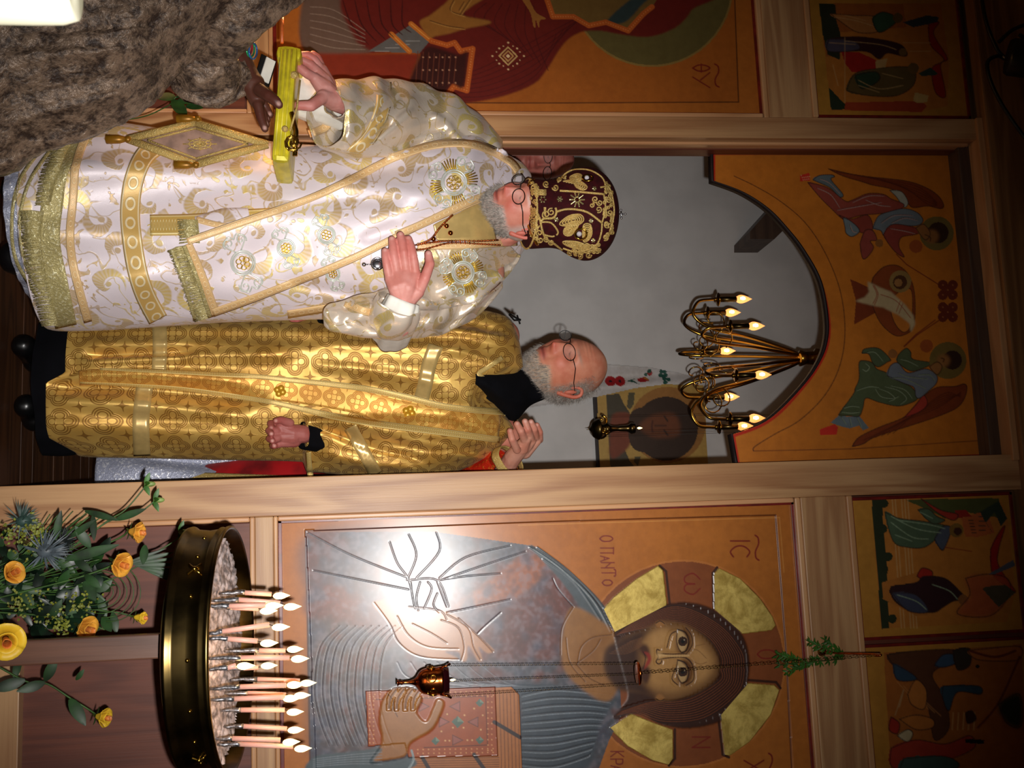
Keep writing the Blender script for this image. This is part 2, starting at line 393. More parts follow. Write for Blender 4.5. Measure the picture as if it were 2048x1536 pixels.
# ---------------------------------------------------------------- icon screen
XLo, XLi = -1.343, at(1200, 274, 0)[0]; XRi, XRo = -0.268, -0.160
ZR0, ZR1 = 0.712, 0.789; ZT0, ZT1 = 2.290, 2.468; ZC = 3.010
scr = thing('icon_screen', 'varnished pine icon screen with posts, rails and an open central doorway', 'icon screen', (-0.75, 0.06, 0))
bx('post', XLo, XLi, 0.0, 0.13, 0.0, ZC+0.02, M['pine'], scr, label='pine post left of the doorway')
bx('post', XRi, XRo, 0.0, 0.13, 0.0, ZC+0.02, M['pine'], scr, label='pine post right of the doorway')
xa = XLi; xb = at(1200, 290, 0.045)[0]; xc = xb+0.004
bx('jamb_moulding', xa, xb, 0.035, 0.13, 0.0, ZC-0.03, M['pine_light'], scr, 0.008)
bx('door_stop', xb, xc, 0.07, 0.13, 0.0, ZC-0.04, M['mahogany'], scr, 0.004, label='dark inner strip')
bx('cornice_board', -3.0, 1.8, -0.03, 0.12, ZC+0.0, ZC+0.42, wood('cornice', (176, 130, 84), (134, 92, 56), 'x', 0.5), scr, 0.006)
bx('cornice_moulding', XLo-0.0, XRi+0.02, -0.012, 0.06, ZC-0.022, ZC+0.0, M['pine_light_h'], scr, 0.004)
bx('header', XLi, XRi, 0.05, 0.13, ZC-0.06, ZC-0.02, M['dark_wood'], scr, 0.004)
for (x0, x1) in ((-3.0, XLo), (XRo, 1.8)):
    bx('upper_rail', x0, x1, 0.0, 0.1, ZT0+0.02, ZT1-0.018, M['pine_h'], scr)
    bx('moulding', x0, x1, -0.006, 0.05, ZT1-0.018, ZT1, M['pine_light_h'], scr, 0.004)
    bx('moulding', x0, x1, 0.004, 0.05, ZT0+0.004, ZT0+0.02, M['pine_light_h'], scr, 0.004)
    bx('middle_rail', x0, x1, 0.0, 0.1, ZR0+0.014, ZR1-0.012, M['pine_h'], scr)
    bx('moulding', x0, x1, 0.003, 0.05, ZR0, ZR0+0.014, M['pine_light_h'], scr, 0.004)
    bx('moulding', x0, x1, 0.003, 0.05, ZR1-0.012, ZR1, M['pine_light_h'], scr, 0.004)
    bx('backing_board', x0, x1, 0.06, 0.09, 0.0, ZC, M['mahogany'], scr, 0)
for (x0, x1) in ((XLo-0.014, XLo), (XRo, XRo+0.014)):
    for (z0, z1) in ((ZR1, ZT0), (0.05, ZR0)):
        bx('moulding', x0, x1, 0.003, 0.05, z0, z1, M['pine_light'], scr, 0.004)
xm = at(150, 1296, 0.0)[0]
bx('lower_panel', XRo+0.014, xm+0.016, 0.035, 0.06, 0.03, ZR0, M['mahogany'], scr, 0.002, label='red brown plywood panel below the large icon')
bx('lower_panel', xm+0.02, 1.8, 0.04, 0.06, 0.1, ZR0, M['mahogany'], scr, 0.002)
bx('lower_panel', -3.0, XLo-0.014, 0.04, 0.06, 0.06, ZR0, M['mahogany'], scr, 0.002)
bx('bottom_rail', xm+0.02, 1.8, 0.0, 0.06, 0.0, at(38, 1400, 0)[2], M['pine_h'], scr)
bx('bottom_rail', -3.0, XLo, 0.0, 0.06, 0.0, 0.09, M['pine_h'], scr)
bx('threshold', XLi, XRi, -0.02, 0.03, 0.0, 0.008, M['pine_h'], scr, 0.003)

# ---------------------------------------------------------------- large icon right of the door
def panel_frame(parent, x0, x1, z0, z1, Y, wd, mat_):
    for q in ((x0, x1, z0, z0+wd), (x0, x1, z1-wd, z1), (x0, x0+wd, z0, z1), (x1-wd, x1, z0, z1)):
        bx('border', q[0], q[1], Y-0.003, Y+0.004, q[2], q[3], mat_, parent, 0.001)
M['red_edge'] = plain('red_border_paint', (128, 34, 26), 0.35, coat=0.4)
OCH = (196, 118, 44)
I1 = thing('large_icon', 'large icon of a long-haired bearded figure with a red jewelled book, right of the doorway', 'icon', (0.3, 0.02, ZR1))
A = Art(XRo+0.019, 0.74, ZR1+0.002, ZT0+0.002, 0.024, 0.0018, OCH)
# raised outer border
inn = [(612, 1062), (1027, 1046), (1551, 1030), (1560, 1140), (1572, 1300), (1596, 1700), (640, 1700)]
A.h += 0.004; A.poly(inn, OCH, False, up=-0.004); A.line(inn[:5]+[(1584, 1540)], 4, (120, 62, 24), False); A.line([(621, 1536), (612, 1062)], 6, (92, 44, 24), False)
A.line([(x+8, y+5) for x, y in inn[1:4]], 1.6, (230, 160, 80), False)
# halo
A.circ((1364, 1327), 208, (206, 128, 60)); A.circ((1364, 1327), 204, (150, 82, 40))
for q in (c5((285, 655), (345, 590), (470, 490), (590, 418), (618, 440), (640, 640), (400, 760), (345, 790)), c5((900, 455), (930, 432), (1050, 490), (1160, 600), (1230, 700), (1248, 748), (1225, 775), (1060, 795), (900, 655)),
          c5((1085, 1065), (1240, 1078), (1268, 1105), (1220, 1240), (1100, 1390), (990, 1465), (960, 1465), (935, 1240)), c5((672, 1320), (672, 1480), (650, 1515), (560, 1490), (420, 1410), (320, 1310), (440, 1230), (560, 1280))):
    A.poly(q, (176, 150, 68), False, up=0.0016)
dk = (70, 34, 18)
for q in (c5((600, 418), (635, 450), (655, 630)), c5((920, 428), (895, 460), (900, 655)), c5((1095, 1050), (1250, 1062), (1275, 1095)), c5((683, 1320), (683, 1480), (650, 1518)), c5((925, 1250), (950, 1460), (985, 1475))): A.line(q, 7, dk, False)
RD = (138, 40, 26)
text(A, 'W', *c5((735, 455))[0], 36, 46, 0, RD, 3.5); text(A, 'O', *c5((1145, 880))[0], 38, 20, 0, RD, 3.5); text(A, 'Z', *c5((780, 1355))[0], 36, 26, 0, RD, 3.5)
text(A, 'I', *c5((995, 268))[0], 39, 10, 6, RD, 4); text(A, 'C', *c5((995, 305))[0], 39, 26, 6, RD, 4); text(A, '~', *c5((1130, 250))[0], 10, 50, 6, RD, 4); text(A, 'X', *c5((1070, 1490))[0], 40, 26, 6, RD, 4); text(A, '~', *c5((1205, 1455))[0], 10, 50, 6, RD, 4)
for ch, y, hh, dx in (('O', 252, 26, 0), ('P', 318, 26, 4), ('A', 362, 17, 4), ('N', 398, 26, 8), ('T', 440, 27, 12), ('O', 494, 20, 14)): text(A, ch, *c5((268+dx, y))[0], hh, 13, 0, RD, 3)
for ch, y, hh in (('K', 1436, 26), ('R', 1478, 24), ('A', 1514, 18)): text(A, ch, *c5((328, y))[0], hh, 13, 0, RD, 3)
# robe
robe = [(613, 1064), (870, 1064), (1057, 1091), (1115, 1133), (1180, 1194), (1222, 1267), (1235, 1330), (1240, 1430), (1215, 1480), (1186, 1560), (622, 1560)]
A.poly(robe, (92, 96, 106), False)
A.poly(c4((180, 620), (520, 640), (720, 700), (900, 600), (1240, 650), (1480, 480), (1560, 690), (1500, 840), (1480, 960), (1200, 960), (900, 940), (640, 880), (430, 780), (190, 760)), (112, 74, 74), True, 6)
A.poly(c4((180, 300), (840, 300), (800, 560), (500, 620), (190, 640)), (98, 84, 92), True, 10, 0.8)
A.poly(c4((1180, 500), (1330, 380), (1480, 480), (1240, 660), (920, 700)), (166, 96, 62), False, 3)
A.poly(c4((190, 560), (420, 610), (400, 720), (260, 700)), (132, 62, 48), True, 8, 0.8)
A.poly(c4((200, 780), (420, 800), (700, 980), (560, 1140), (480, 1130), (480, 1430), (190, 1480)), (92, 78, 76), True, 8, 0.7)
A.mottle(robe, ((120, 66, 58), (84, 92, 112)), 16, .75); A.mottle(robe, ((150, 140, 150), (70, 50, 52)), 5, .35, seed=3)
lt = (150, 160, 172); dkb = (48, 44, 56)
for k in range(9):
    x = 215+k*42; A.line(c4((x+120, 790), (x+20, 900), (x-10, 1120), (x+20, 1290), (x+70, 1420)), 3.2, dkb, a=.8, dep=.0006, taper=True)
    A.line(c4((x+132, 790), (x+34, 900), (x+4, 1120), (x+34, 1290), (x+84, 1410)), 1.8, lt, a=.6)
for k in range(7):
    A.line(c4((640+k*70, 980), (700+k*90, 1060+k*6), (900+k*110, 1100)), 2, lt, a=.45, dep=.0008)
for p in (((170, 300), (400, 420), (700, 540)), ((700, 310), (740, 420), (690, 550)), ((845, 300), (860, 400), (740, 540)), ((600, 350), (640, 460), (700, 550), (730, 690)), ((1230, 370), (1000, 430), (860, 540)), ((1310, 400), (1100, 470), (870, 550)),
          ((1180, 515), (1000, 530), (860, 550)), ((710, 560), (720, 640), (735, 700)), ((760, 560), (740, 640), (750, 710)), ((800, 560), (820, 600), (780, 700)), ((850, 560), (880, 640), (900, 690)), ((850, 620), (830, 680), (860, 720)), ((1180, 720), (1100, 790), (1060, 830)),
          ((1450, 540), (1480, 600), (1560, 690)), ((710, 550), (850, 552), (910, 690)), ((200, 500), (500, 560), (700, 600)), ((1230, 650), (1000, 700), (900, 720))):
    A.line(c4(*p), 2.6, dkb, a=.8, dep=.0014); A.line(c4(*[(x+8, y+7) for x, y in p]), 1.6, lt, a=.5)
A.poly(c4((1240, 1140), (1300, 1080), (1560, 1120), (1700, 1180), (1790, 1160), (1700, 1300), (1620, 1536), (1290, 1536), (1280, 1180)), (74, 86, 98), True, 3)
for k in range(11):
    y = 1150+k*36; A.line(c4((1290, y), (1450, y-30+k*4), (1620, y-20-k*2), (1770-k*12, 1150+k*30)), 3, (44, 50, 60), a=.85, dep=.0006, taper=True); A.line(c4((1290, y+10), (1450, y-20+k*4), (1620, y-10-k*2), (1765-k*12, 1162+k*30)), 2, (158, 172, 184), a=.7, taper=True)
for p in (((1330, 380), (1480, 480), (1650, 640), (1760, 830)), ((1370, 380), (1530, 500), (1690, 660), (1770, 800)), ((1400, 440), (1560, 560), (1700, 760))): A.line(c4(*p), 5, (78, 92, 102), dep=-.0008); 
A.poly(c4((1330, 375), (1400, 400), (1530, 500), (1700, 660), (1770, 800), (1740, 850), (1620, 720), (1480, 540)), (88, 100, 108), True, 1)
A.line(c4((1350, 390), (1500, 500), (1660, 660), (1750, 820)), 3, (150, 160, 164), a=.7); A.line(c4((1340, 372), (1490, 470), (1660, 640), (1770, 810)), 3, (44, 40, 44))
# neck
fl_, fd = (184, 134, 78), (112, 70, 34)
A.poly(c4((1560, 690), (1500, 840), (1495, 950), (1530, 1050), (1690, 1175), (1780, 1140), (1830, 900), (1780, 820)), (164, 114, 62), True, 2)
A.poly(c4((1570, 985), (1600, 880), (1700, 830), (1760, 840), (1700, 930), (1690, 1040)), (150, 100, 50), True, 4)
for p in (((1580, 985), (1600, 900), (1660, 850), (1760, 835)), ((1575, 985), (1660, 920), (1700, 860)), ((1575, 990), (1640, 1060), (1720, 1100)), ((1520, 850), (1540, 980), (1620, 1080)), ((1560, 690), (1500, 800), (1492, 940))): A.line(c4(*p), 2.5, fd, a=.8, dep=.001)
# hair, face, beard
hair = c5((345, 790), (400, 740), (460, 710), (540, 650), (640, 628), (760, 620), (880, 650), (980, 720), (1060, 800), (1095, 900), (1100, 1000), (1075, 1110), (1020, 1200), (950, 1268), (860, 1300), (740, 1315), (620, 1295), (560, 1270), (520, 1235), (440, 1235), (380, 1258), (340, 1252), (400, 1180), (420, 1100))
A.poly(hair, (64, 32, 20), True, 1, up=.001)
for k in range(20):
    t = k/19; A.line(c5((360+20*t, 800-10*t), (480+60*t, 715+40*t), (700+10*t, 640+90*t), (930-60*t, 740+70*t), (1060-115*t, 890+30*t), (1075-130*t, 990)), 1.8, (142, 78, 46) if k % 2 else (40, 18, 12), a=.75, dep=.0006)
    A.line(c5((360+30*t, 1240-20*t), (470+80*t, 1230-60*t), (620+60*t, 1280-110*t), (850-50*t, 1260-120*t), (1040-100*t, 1120-70*t), (1080-140*t, 990)), 1.8, (142, 78, 46) if k % 2 else (40, 18, 12), a=.75, dep=.0006)
face = c5((350, 850), (420, 800), (520, 768), (590, 728), (650, 722), (740, 740), (820, 790), (880, 850), (920, 920), (930, 985), (905, 1050), (830, 1105), (740, 1140), (650, 1160), (590, 1150), (500, 1118), (400, 1105), (340, 1070), (300, 1000), (290, 930), (310, 870))
A.poly(face, (124, 84, 44), True, 2); A.poly(c5((520, 800), (640, 770), (760, 790), (860, 860), (895, 960), (850, 1040), (740, 1100), (620, 1110), (540, 1070), (520, 960)), (192, 144, 84), True, 7, .95)
A.poly(c5((780, 860), (880, 920), (880, 1010), (800, 1060), (810, 960)), (206, 158, 98), True, 6, .8); A.poly(c5((560, 790), (640, 770), (640, 850), (580, 870)), (206, 158, 98), True, 5, .7)
A.poly(c5((300, 880), (350, 840), (430, 800), (540, 765), (585, 745), (520, 800), (480, 860), (480, 930), (470, 990), (490, 1050), (540, 1105), (580, 1145), (470, 1118), (380, 1100), (325, 1050), (292, 980)), (66, 36, 22), True, 4)
A.poly(c5((480, 870), (520, 850), (545, 890), (530, 930)), (80, 44, 26), True, 2); A.poly(c5((480, 990), (530, 970), (550, 1010), (520, 1070)), (80, 44, 26), True, 2)
for k in range(9): A.line(c5((320+k*14, 900-k*8), (420+k*8, 900-k*10), (500, 860-k*6)), 1.4, (130, 84, 50), a=.5)
A.poly(c5((500, 892), (522, 905), (532, 930), (522, 955), (512, 985), (535, 968), (552, 935), (540, 900)), (164, 54, 44), True, 1); A.line(c5((505, 890), (520, 925), (508, 985)), 2, (60, 20, 16))
A.poly(c5((735, 765), (770, 790), (780, 840), (765, 885), (740, 900), (705, 900), (690, 860), (700, 800)), (112, 70, 36), True, 3); A.poly(c5((745, 930), (785, 965), (785, 1020), (765, 1070), (735, 1075), (700, 1060), (695, 990), (715, 945)), (112, 70, 36), True, 3)
for yc in (835, 1003):
    A.poly(c5((700, yc-62), (735, yc-40), (752, yc), (742, yc+45), (720, yc+58), (702, yc+30), (696, yc-10)), (206, 170, 116), True, 1)
    A.circ(c5((727, yc))[0], 9.5, (60, 32, 18)); A.circ(c5((727, yc))[0], 4, (12, 8, 6)); A.dot(c5((735, yc-8))[0], 1.2, (230, 210, 180))
    A.line(c5((698, yc-66), (742, yc-48), (760, yc), (748, yc+48), (722, yc+62)), 3.2, (50, 26, 14)); A.line(c5((698, yc-62), (692, yc-10), (702, yc+34), (718, yc+60)), 2, (70, 38, 20))
for p in (((745, 760), (775, 800), (782, 850), (760, 890), (745, 905)), ((745, 925), (775, 950), (790, 1000), (785, 1050), (745, 1078)), ((590, 900), (660, 905), (740, 902)), ((590, 935), (660, 925), (740, 925), (780, 960)), ((600, 885), (585, 880), (583, 900), (592, 920), (580, 945), (590, 958), (605, 955), (612, 940)), ((690, 780), (660, 800), (640, 870)), ((690, 980), (668, 1040), (700, 1075))): A.line(c5(*p), 2.6, (66, 36, 18), a=.9, dep=.0008)
A.line(c5((600, 912), (680, 915), (760, 914)), 5, (226, 184, 124), a=.7); A.circ(c5((598, 912))[0], 6, (226, 184, 124), 2, .8)
for p in (((740, 905), (800, 880), (860, 930)), ((760, 930), (820, 960), (860, 950)), ((800, 860), (850, 850))): A.line(c5(*p), 1.8, (130, 86, 46), a=.6)
for yc, sg in ((735, 1), (1150, -1)): A.poly(c5((575, yc), (600, yc-14*sg), (628, yc), (610, yc+22*sg), (590, yc+24*sg)), (170, 118, 64), True, 1); A.line(c5((578, yc), (602, yc-12*sg), (626, yc+2)), 2, (60, 34, 20))
# blessing hand
A.poly(c4((510, 670), (600, 655), (700, 690), (760, 715), (900, 715), (1000, 780), (1060, 840), (1130, 900), (1145, 922), (1110, 932), (1066, 900), (1084, 965), (1058, 968), (1010, 890), (1003, 965), (975, 972), (960, 925), (890, 925), (960, 962), (860, 966), (760, 945), (690, 920), (640, 850), (615, 790), (555, 730)), (186, 128, 84), True, 1)
for p in (((520, 670), (600, 780), (650, 880), (760, 950), (960, 965)), ((640, 740), (700, 840), (800, 900), (960, 910)), ((720, 780), (820, 830), (900, 880)), ((870, 760), (960, 800), (990, 900), (975, 970)), ((900, 730), (1010, 800), (1040, 900), (1075, 965)), ((960, 750), (1060, 840), (1140, 925)), ((700, 690), (860, 710), (900, 760))): A.line(c4(*p), 2.2, (110, 66, 44), a=.85, dep=.001)
# book
A.poly(c4((1150, 1112), (1235, 1106), (1275, 1150), (1290, 1536), (1290, 1580), (680, 1580), (730, 1475), (1160, 1465)), (190, 120, 66), False, up=.001)
for k in range(6): A.line(c4((1172+k*19, 1130), (1182+k*19, 1460+k*14), (1182+k*19, 1536)), 1.6, (120, 68, 36)); A.line(c4((740, 1485+k*12), (1170, 1475+k*12)), 1.6, (120, 68, 36), False)
A.poly(c4((475, 1132), (1150, 1108), (1163, 1466), (700, 1478), (680, 1400), (490, 1420)), (172, 84, 40), False, up=.0016)
for q in (((475, 1132), (1150, 1108), (1163, 1466), (700, 1478)), ((530, 1175), (1100, 1155), (1110, 1410), (780, 1425))): A.line(c4(*q), 2, (96, 40, 22), False)
for k in range(24):
    for off in (18, 40): A.dot(c4((495+k*28, 1131+off-k*0.9))[0], 1.5, (236, 170, 110))
    if k < 12:
        for off in (14, 34): A.dot(c4((1146-off, 1130+k*28))[0], 1.5, (236, 170, 110)); A.dot(c4((482+off, 1160+k*22))[0], 1.5, (236, 170, 110))
    if k > 8: 
        for off in (16, 36): A.dot(c4((495+k*28, 1476-off-k*.5))[0], 1.5, (236, 170, 110))
for cx, cy in ((955, 1290), (840, 1390), (1070, 1385), (1070, 1190)):
    r = 32 if cx == 955 else 22; A.poly(c4((cx-r, cy), (cx, cy-r), (cx+r, cy), (cx, cy+r)), (84, 112, 100), False); A.poly(c4((cx, cy), (cx, cy-r), (cx+r, cy)), (130, 150, 130), False)
for cx, cy, s1 in ((1035, 1290, 1), (885, 1290, -1), (955, 1385, 0), (940, 1210, 2), (780, 1210, -1)):
    r = 26; q = {1: ((cx-r, cy), (cx+r, cy-r), (cx+r, cy+r)), -1: ((cx+r, cy), (cx-r, cy-r), (cx-r, cy+r)), 0: ((cx-r, cy-r), (cx-r, cy+r), (cx+r, cy)), 2: ((cx-r, cy), (cx+r, cy-r), (cx+r, cy+r))}[s1]; A.poly(c4(*q), (166, 96, 84), False); A.line(c4(*(q+(q[0],))), 1.2, (100, 50, 40), False)
for p in ((890, 1388), (912, 1388), (1005, 1385), (1030, 1385), (990, 1255), (1075, 1330), (930, 1320), (985, 1320), (870, 1340), (1085, 1255), (900, 1250), (1040, 1220)): A.dot(c4(p)[0], 2, (240, 190, 130))
for p in (((1145, 1290), (1280, 1370)), ((1040, 1460), (1110, 1560)), ((770, 1475), (820, 1560))): A.line(c4(*p), 10, (62, 48, 50), False)
# holding hand
A.poly(c4((560, 1190), (600, 1130), (650, 1112), (720, 1115), (760, 1150), (764, 1190), (740, 1240), (790, 1290), (830, 1210), (850, 1170), (882, 1185), (870, 1240), (820, 1330), (710, 1400), (680, 1470), (560, 1495), (500, 1500), (560, 1400), (548, 1290)), (168, 112, 58), True, 1, up=.002)
for y in (1145, 1175): A.line(c4((590+y-1145, y), (620, y+40), (612+y-1145, y+90)), 2, (100, 60, 30))
for x in (605, 645, 690, 730): A.line(c4((x+30, 1125), (x, 1170), (x-8, 1225)), 2.6, (100, 60, 30), dep=.001); A.line(c4((x+40, 1130), (x+12, 1175), (x+4, 1220)), 2, (214, 160, 96), a=.7)
A.poly(c4((200, 1480), (400, 1450), (560, 1430), (520, 1500), (690, 1480), (720, 1470), (700, 1536), (200, 1580)), (82, 98, 106), True, 1)
for k in range(5): A.line(c4((200, 1490+k*10), (400, 1465+k*12), (560, 1450+k*16)), 1.6, lt, a=.6)
A.line(c4((715, 1440), (725, 1490), (700, 1536)), 5, (150, 165, 170))
wz = (ZR1, ZT0)
I1p = A.build('panel', M['icon'], I1, lambda x, z: 0.006-0.026*np.sin(np.pi*np.clip((z-wz[0])/(wz[1]-wz[0]), 0, 1)))
panel_frame(I1, XRo+0.01, 1.3, ZR1, ZT0+0.006, 0.02, 0.010, M['red_edge'])
# gold leaf of the halo as four raised plates
for q in (c5((290, 658), (345, 595), (470, 495), (588, 424), (612, 445), (634, 636), (420, 745), (350, 782)), c5((905, 460), (932, 437), (1048, 494), (1156, 602), (1225, 702), (1243, 748), (1222, 771), (1060, 790), (905, 660)),
          c5((1090, 1070), (1238, 1083), (1263, 1107), (1216, 1238), (1098, 1386), (988, 1460), (962, 1460), (940, 1240)), c5((668, 1322), (668, 1478), (648, 1511), (560, 1486), (422, 1406), (325, 1308), (440, 1236), (560, 1284))):
    P = [at(x, y, 0.024) for x, y in q]; n = len(P); V = []
    for dy in (-0.0275, -0.0255): 
        for p in P: t = np.clip((p[2]-wz[0])/(wz[1]-wz[0]), 0, 1); V.append((p[0], 0.030-0.026*math.sin(math.pi*t)+dy+0.0245, p[2]))
    mesh('gold_plate', V, [list(range(n))[::-1]]+[[i, (i+1) % n, n+(i+1) % n, n+i] for i in range(n)], M['gold_leaf'], I1, False)
# ---------------------------------------------------------------- large icon left of the door
I2 = thing('large_icon', 'large icon of a dark red veiled figure with open hand, left of the doorway', 'icon', (-1.7, 0.02, ZR1))
A = Art(-2.02, XLo-0.012, ZR1+0.002, ZT0+0.002, 0.024, 0.002, (186, 108, 38))
A.poly([(610, -60), (610, 205), (900, 207), (1480, 206), (1468, -60)], (176, 98, 32), False); A.line([(610, 205), (1100, 206), (1477, 204), (1468, -40)], 3, (84, 44, 16), False); A.line([(610, -20), (610, 206)], 4, (120, 60, 24), False)
A.circ((1303, -30), 164, (150, 120, 60)); A.circ((1303, -30), 160, (104, 92, 48))
A.poly(c2((30, 0), (30, 300), (400, 312), (700, 312), (640, 480), (700, 570), (800, 600), (1000, 600), (1200, 560), (1370, 490), (1450, 400), (1500, 320), (1560, 240), (1640, 190), (1750, 180), (1900, 205), (2048, 215), (2200, 160), (2290, 60), (2300, -60), (30, -60)), (110, 30, 22), True, 1)
A.poly(c2((30, -40), (30, 300), (400, 312), (330, 240), (240, 60), (220, -40)), (110, 88, 76), True, 2)
A.poly(c2((30, 240), (30, 312), (700, 312), (700, 330), (640, 480), (560, 470), (200, 460), (30, 420)), (136, 44, 22), False, 2)
A.poly(c2((400, 300), (640, 150), (760, 240), (700, 312)), (104, 104, 104), False); 
for k in range(4): A.line(c2((440+k*60, 300-k*20), (520+k*60, 300-k*20)), 2, (160, 164, 164), False)
for p in (((535, 200), (640, 300)), ((650, 140), (770, 240))): A.line(c2(*p), 16, (206, 120, 44), False); A.line(c2(*p), 2, (240, 170, 80), False)
for k in range(6): A.line(c2((60, 40+k*40), (200, 60+k*44), (380, 180+k*22)), 2, (168, 150, 136), a=.6); A.line(c2((250+k*70, 0), (300+k*60, 140), (400+k*50, 260-k*14)), 4, (64, 14, 14), a=.8, taper=True)
for k in range(9): A.line(c2((1000+k*46, 10+k*3), (900+k*60, 60+k*20), (1100+k*44, 140+k*34)), 2.6, (78, 20, 18), a=.7)
for k in range(7): A.line(c2((820+k*20, 560-k*20), (1100, 560-k*30), (1380+k*10, 440-k*40), (1500+k*40, 200-k*26)), 2.2, (78, 18, 18), a=.7)
A.poly(c2((700, 130), (760, 90), (850, 20), (900, -20), (1080, -20), (1000, 40), (955, 90), (1100, 120), (1105, 140), (960, 170), (880, 195), (800, 210), (755, 215)), (160, 108, 46), True, 1)
for p in (((900, 0), (880, 60), (960, 90)), ((960, 10), (930, 60)), ((760, 120), (860, 150), (960, 165)), ((1000, -10), (940, 80))): A.line(c2(*p), 2, (96, 60, 26)); A.line(c2(*[(x+6, y+8) for x, y in p]), 1.6, (206, 160, 86), a=.6)
A.poly(c2((1290, -20), (1340, 60), (1355, 100), (1365, 150), (1378, 160), (1380, 115), (1398, 165), (1404, 120), (1440, 108), (1380, 70), (1330, -20)), (160, 104, 46), True)
A.poly(c2((1440, -20), (1480, 95), (1600, 100), (1680, 140), (1780, 130), (1920, 165), (2010, 60), (2048, 60), (2100, -20)), (120, 92, 44), False); A.poly(c2((1800, 120), (1900, 130), (2000, 30), (2048, -20), (1960, -20)), (50, 66, 66), True, 1)
for q in ([(1440, -20), (1480, 98), (1600, 98), (1690, 150), (1790, 130), (1920, 180), (2010, 80), (2060, 40)], [(770, 240), (860, 265), (905, 250), (940, 300), (1010, 285), (975, 530), (900, 505), (850, 570), (790, 545), (760, 590)]):
    A.line(c2(*q), 17, (196, 96, 36), False)
    g = c2(*q)
    for i in range(len(g)-1):
        n = max(2, int(math.dist(g[i], g[i+1])/5))
        for k in range(n): A.dot((g[i][0]+(g[i+1][0]-g[i][0])*k/n, g[i][1]+(g[i+1][1]-g[i][1])*k/n), 1.1, (240, 160, 90))
A.poly(c2((760, 270), (930, 320), (980, 300), (955, 510), (890, 490), (840, 550), (780, 540), (660, 560), (640, 480), (700, 330)), (60, 20, 16), True, 2)
for k in range(8): A.line(c2((690+k*32, 300+k*4), (675+k*32, 530-k*6)), 2.2, (110, 56, 40), False); 
for k in range(3):
    for j in range(6): A.dot(c2((720+j*38, 335+k*75))[0], 2.2, (200, 150, 120))
cx, cy = 1218, 328
for r, c in ((58, (206, 170, 110)), (46, (110, 30, 22)), (36, (196, 150, 90)), (24, (120, 40, 30)), (12, (240, 210, 160))): A.poly(c2((cx-r, cy), (cx, cy-r), (cx+r, cy), (cx, cy+r)), c, False)
for k in range(16): a = k*math.pi/8; rr = 92 if k % 4 == 0 else 74; A.dot(c2((cx+rr*math.cos(a), cy+rr*.85*math.sin(a)))[0], 2.6 if k % 2 == 0 else 1.6, (236, 200, 150))
text(A, 'F', *c3((110, 375))[0], 34, 16, 0, (128, 36, 22), 4); text(A, 'Y', *c3((110, 425))[0], 34, 30, 0, (128, 36, 22), 4); text(A, '~', *c3((235, 375))[0], 11, 46, 0, (128, 36, 22), 4)
A.build('panel', M['icon_matte'], I2); panel_frame(I2, -2.6, XLo-0.01, ZR1, ZT0+0.006, 0.02, 0.010, M['red_edge'])

# ---------------------------------------------------------------- painted arch panel over the doorway
YA = 0.115
arch = [(1425, 300), (1426, 362), (1485, 384), (1536, 417), (1573, 455), (1608, 500), (1642, 563), (1656, 640), (1652, 690), (1635, 730), (1608, 768), (1560, 819), (1520, 848), (1464, 868), (1476, 934)]
XA0 = at(1700, 306, YA)[0]-0.002; XA1 = XRi+0.03; ZA1 = at(1940, 308, YA)[2]
I3 = thing('arch_panel', 'ochre painted arch board over the doorway with two flying angels and a chalice', 'icon', (-0.7, YA, 2.9))
A = Art(XA0, XA1, 2.0, ZA1, YA, 0.0022, (206, 122, 36)); A.h += 0.0
g = A.G(arch); g = np.vstack([[[-9, g[0][1]]], g[:2], spline(g[1:14], 6), g[13:], [[A.W+9, g[-1][1]], [A.W+9, -9], [-9, -9]]]); r = A._m(g, 0)
A.mask[r[0][0]:r[0][1], r[0][2]:r[0][3]] &= ~r[1]; A.ol = ((52, 28, 20), 2.2)
A.line([(1468, 352), (1510, 372), (1560, 402), (1610, 445), (1650, 505), (1680, 580), (1690, 660), (1680, 730), (1650, 790), (1600, 840), (1550, 868), (1510, 893), (1507, 902)], 2.2, (96, 48, 20)); A.line([(1507, 902), (1700, 898), (1978, 880)], 2, (120, 60, 24), False)
A.line([(1424, 308), (1940, 306), (1960, 480), (1988, 700), (2012, 900)], 7, (190, 36, 20), False); A.line([(1470, 927), (1700, 922), (2014, 908)], 6, (190, 40, 22), False)
A.line([(1426, 366), (1485, 388), (1536, 421), (1573, 459), (1608, 504), (1642, 567), (1658, 640), (1655, 690), (1638, 730), (1610, 770), (1562, 823), (1520, 852), (1466, 872)], 9, (200, 44, 22)); A.line([(1428, 310), (1428, 362)], 8, (200, 44, 22), False); A.line([(1468, 872), (1478, 930)], 7, (200, 44, 22), False)
def folds(A, f, sets, dk_, lt_, w=2.0):
    for p in sets: A.line(f(*p), w, dk_, a=.8, taper=True); A.line(f(*[(x+5, y+4) for x, y in p]), w*.7, lt_, a=.7, taper=True)
wing = (138, 62, 26)
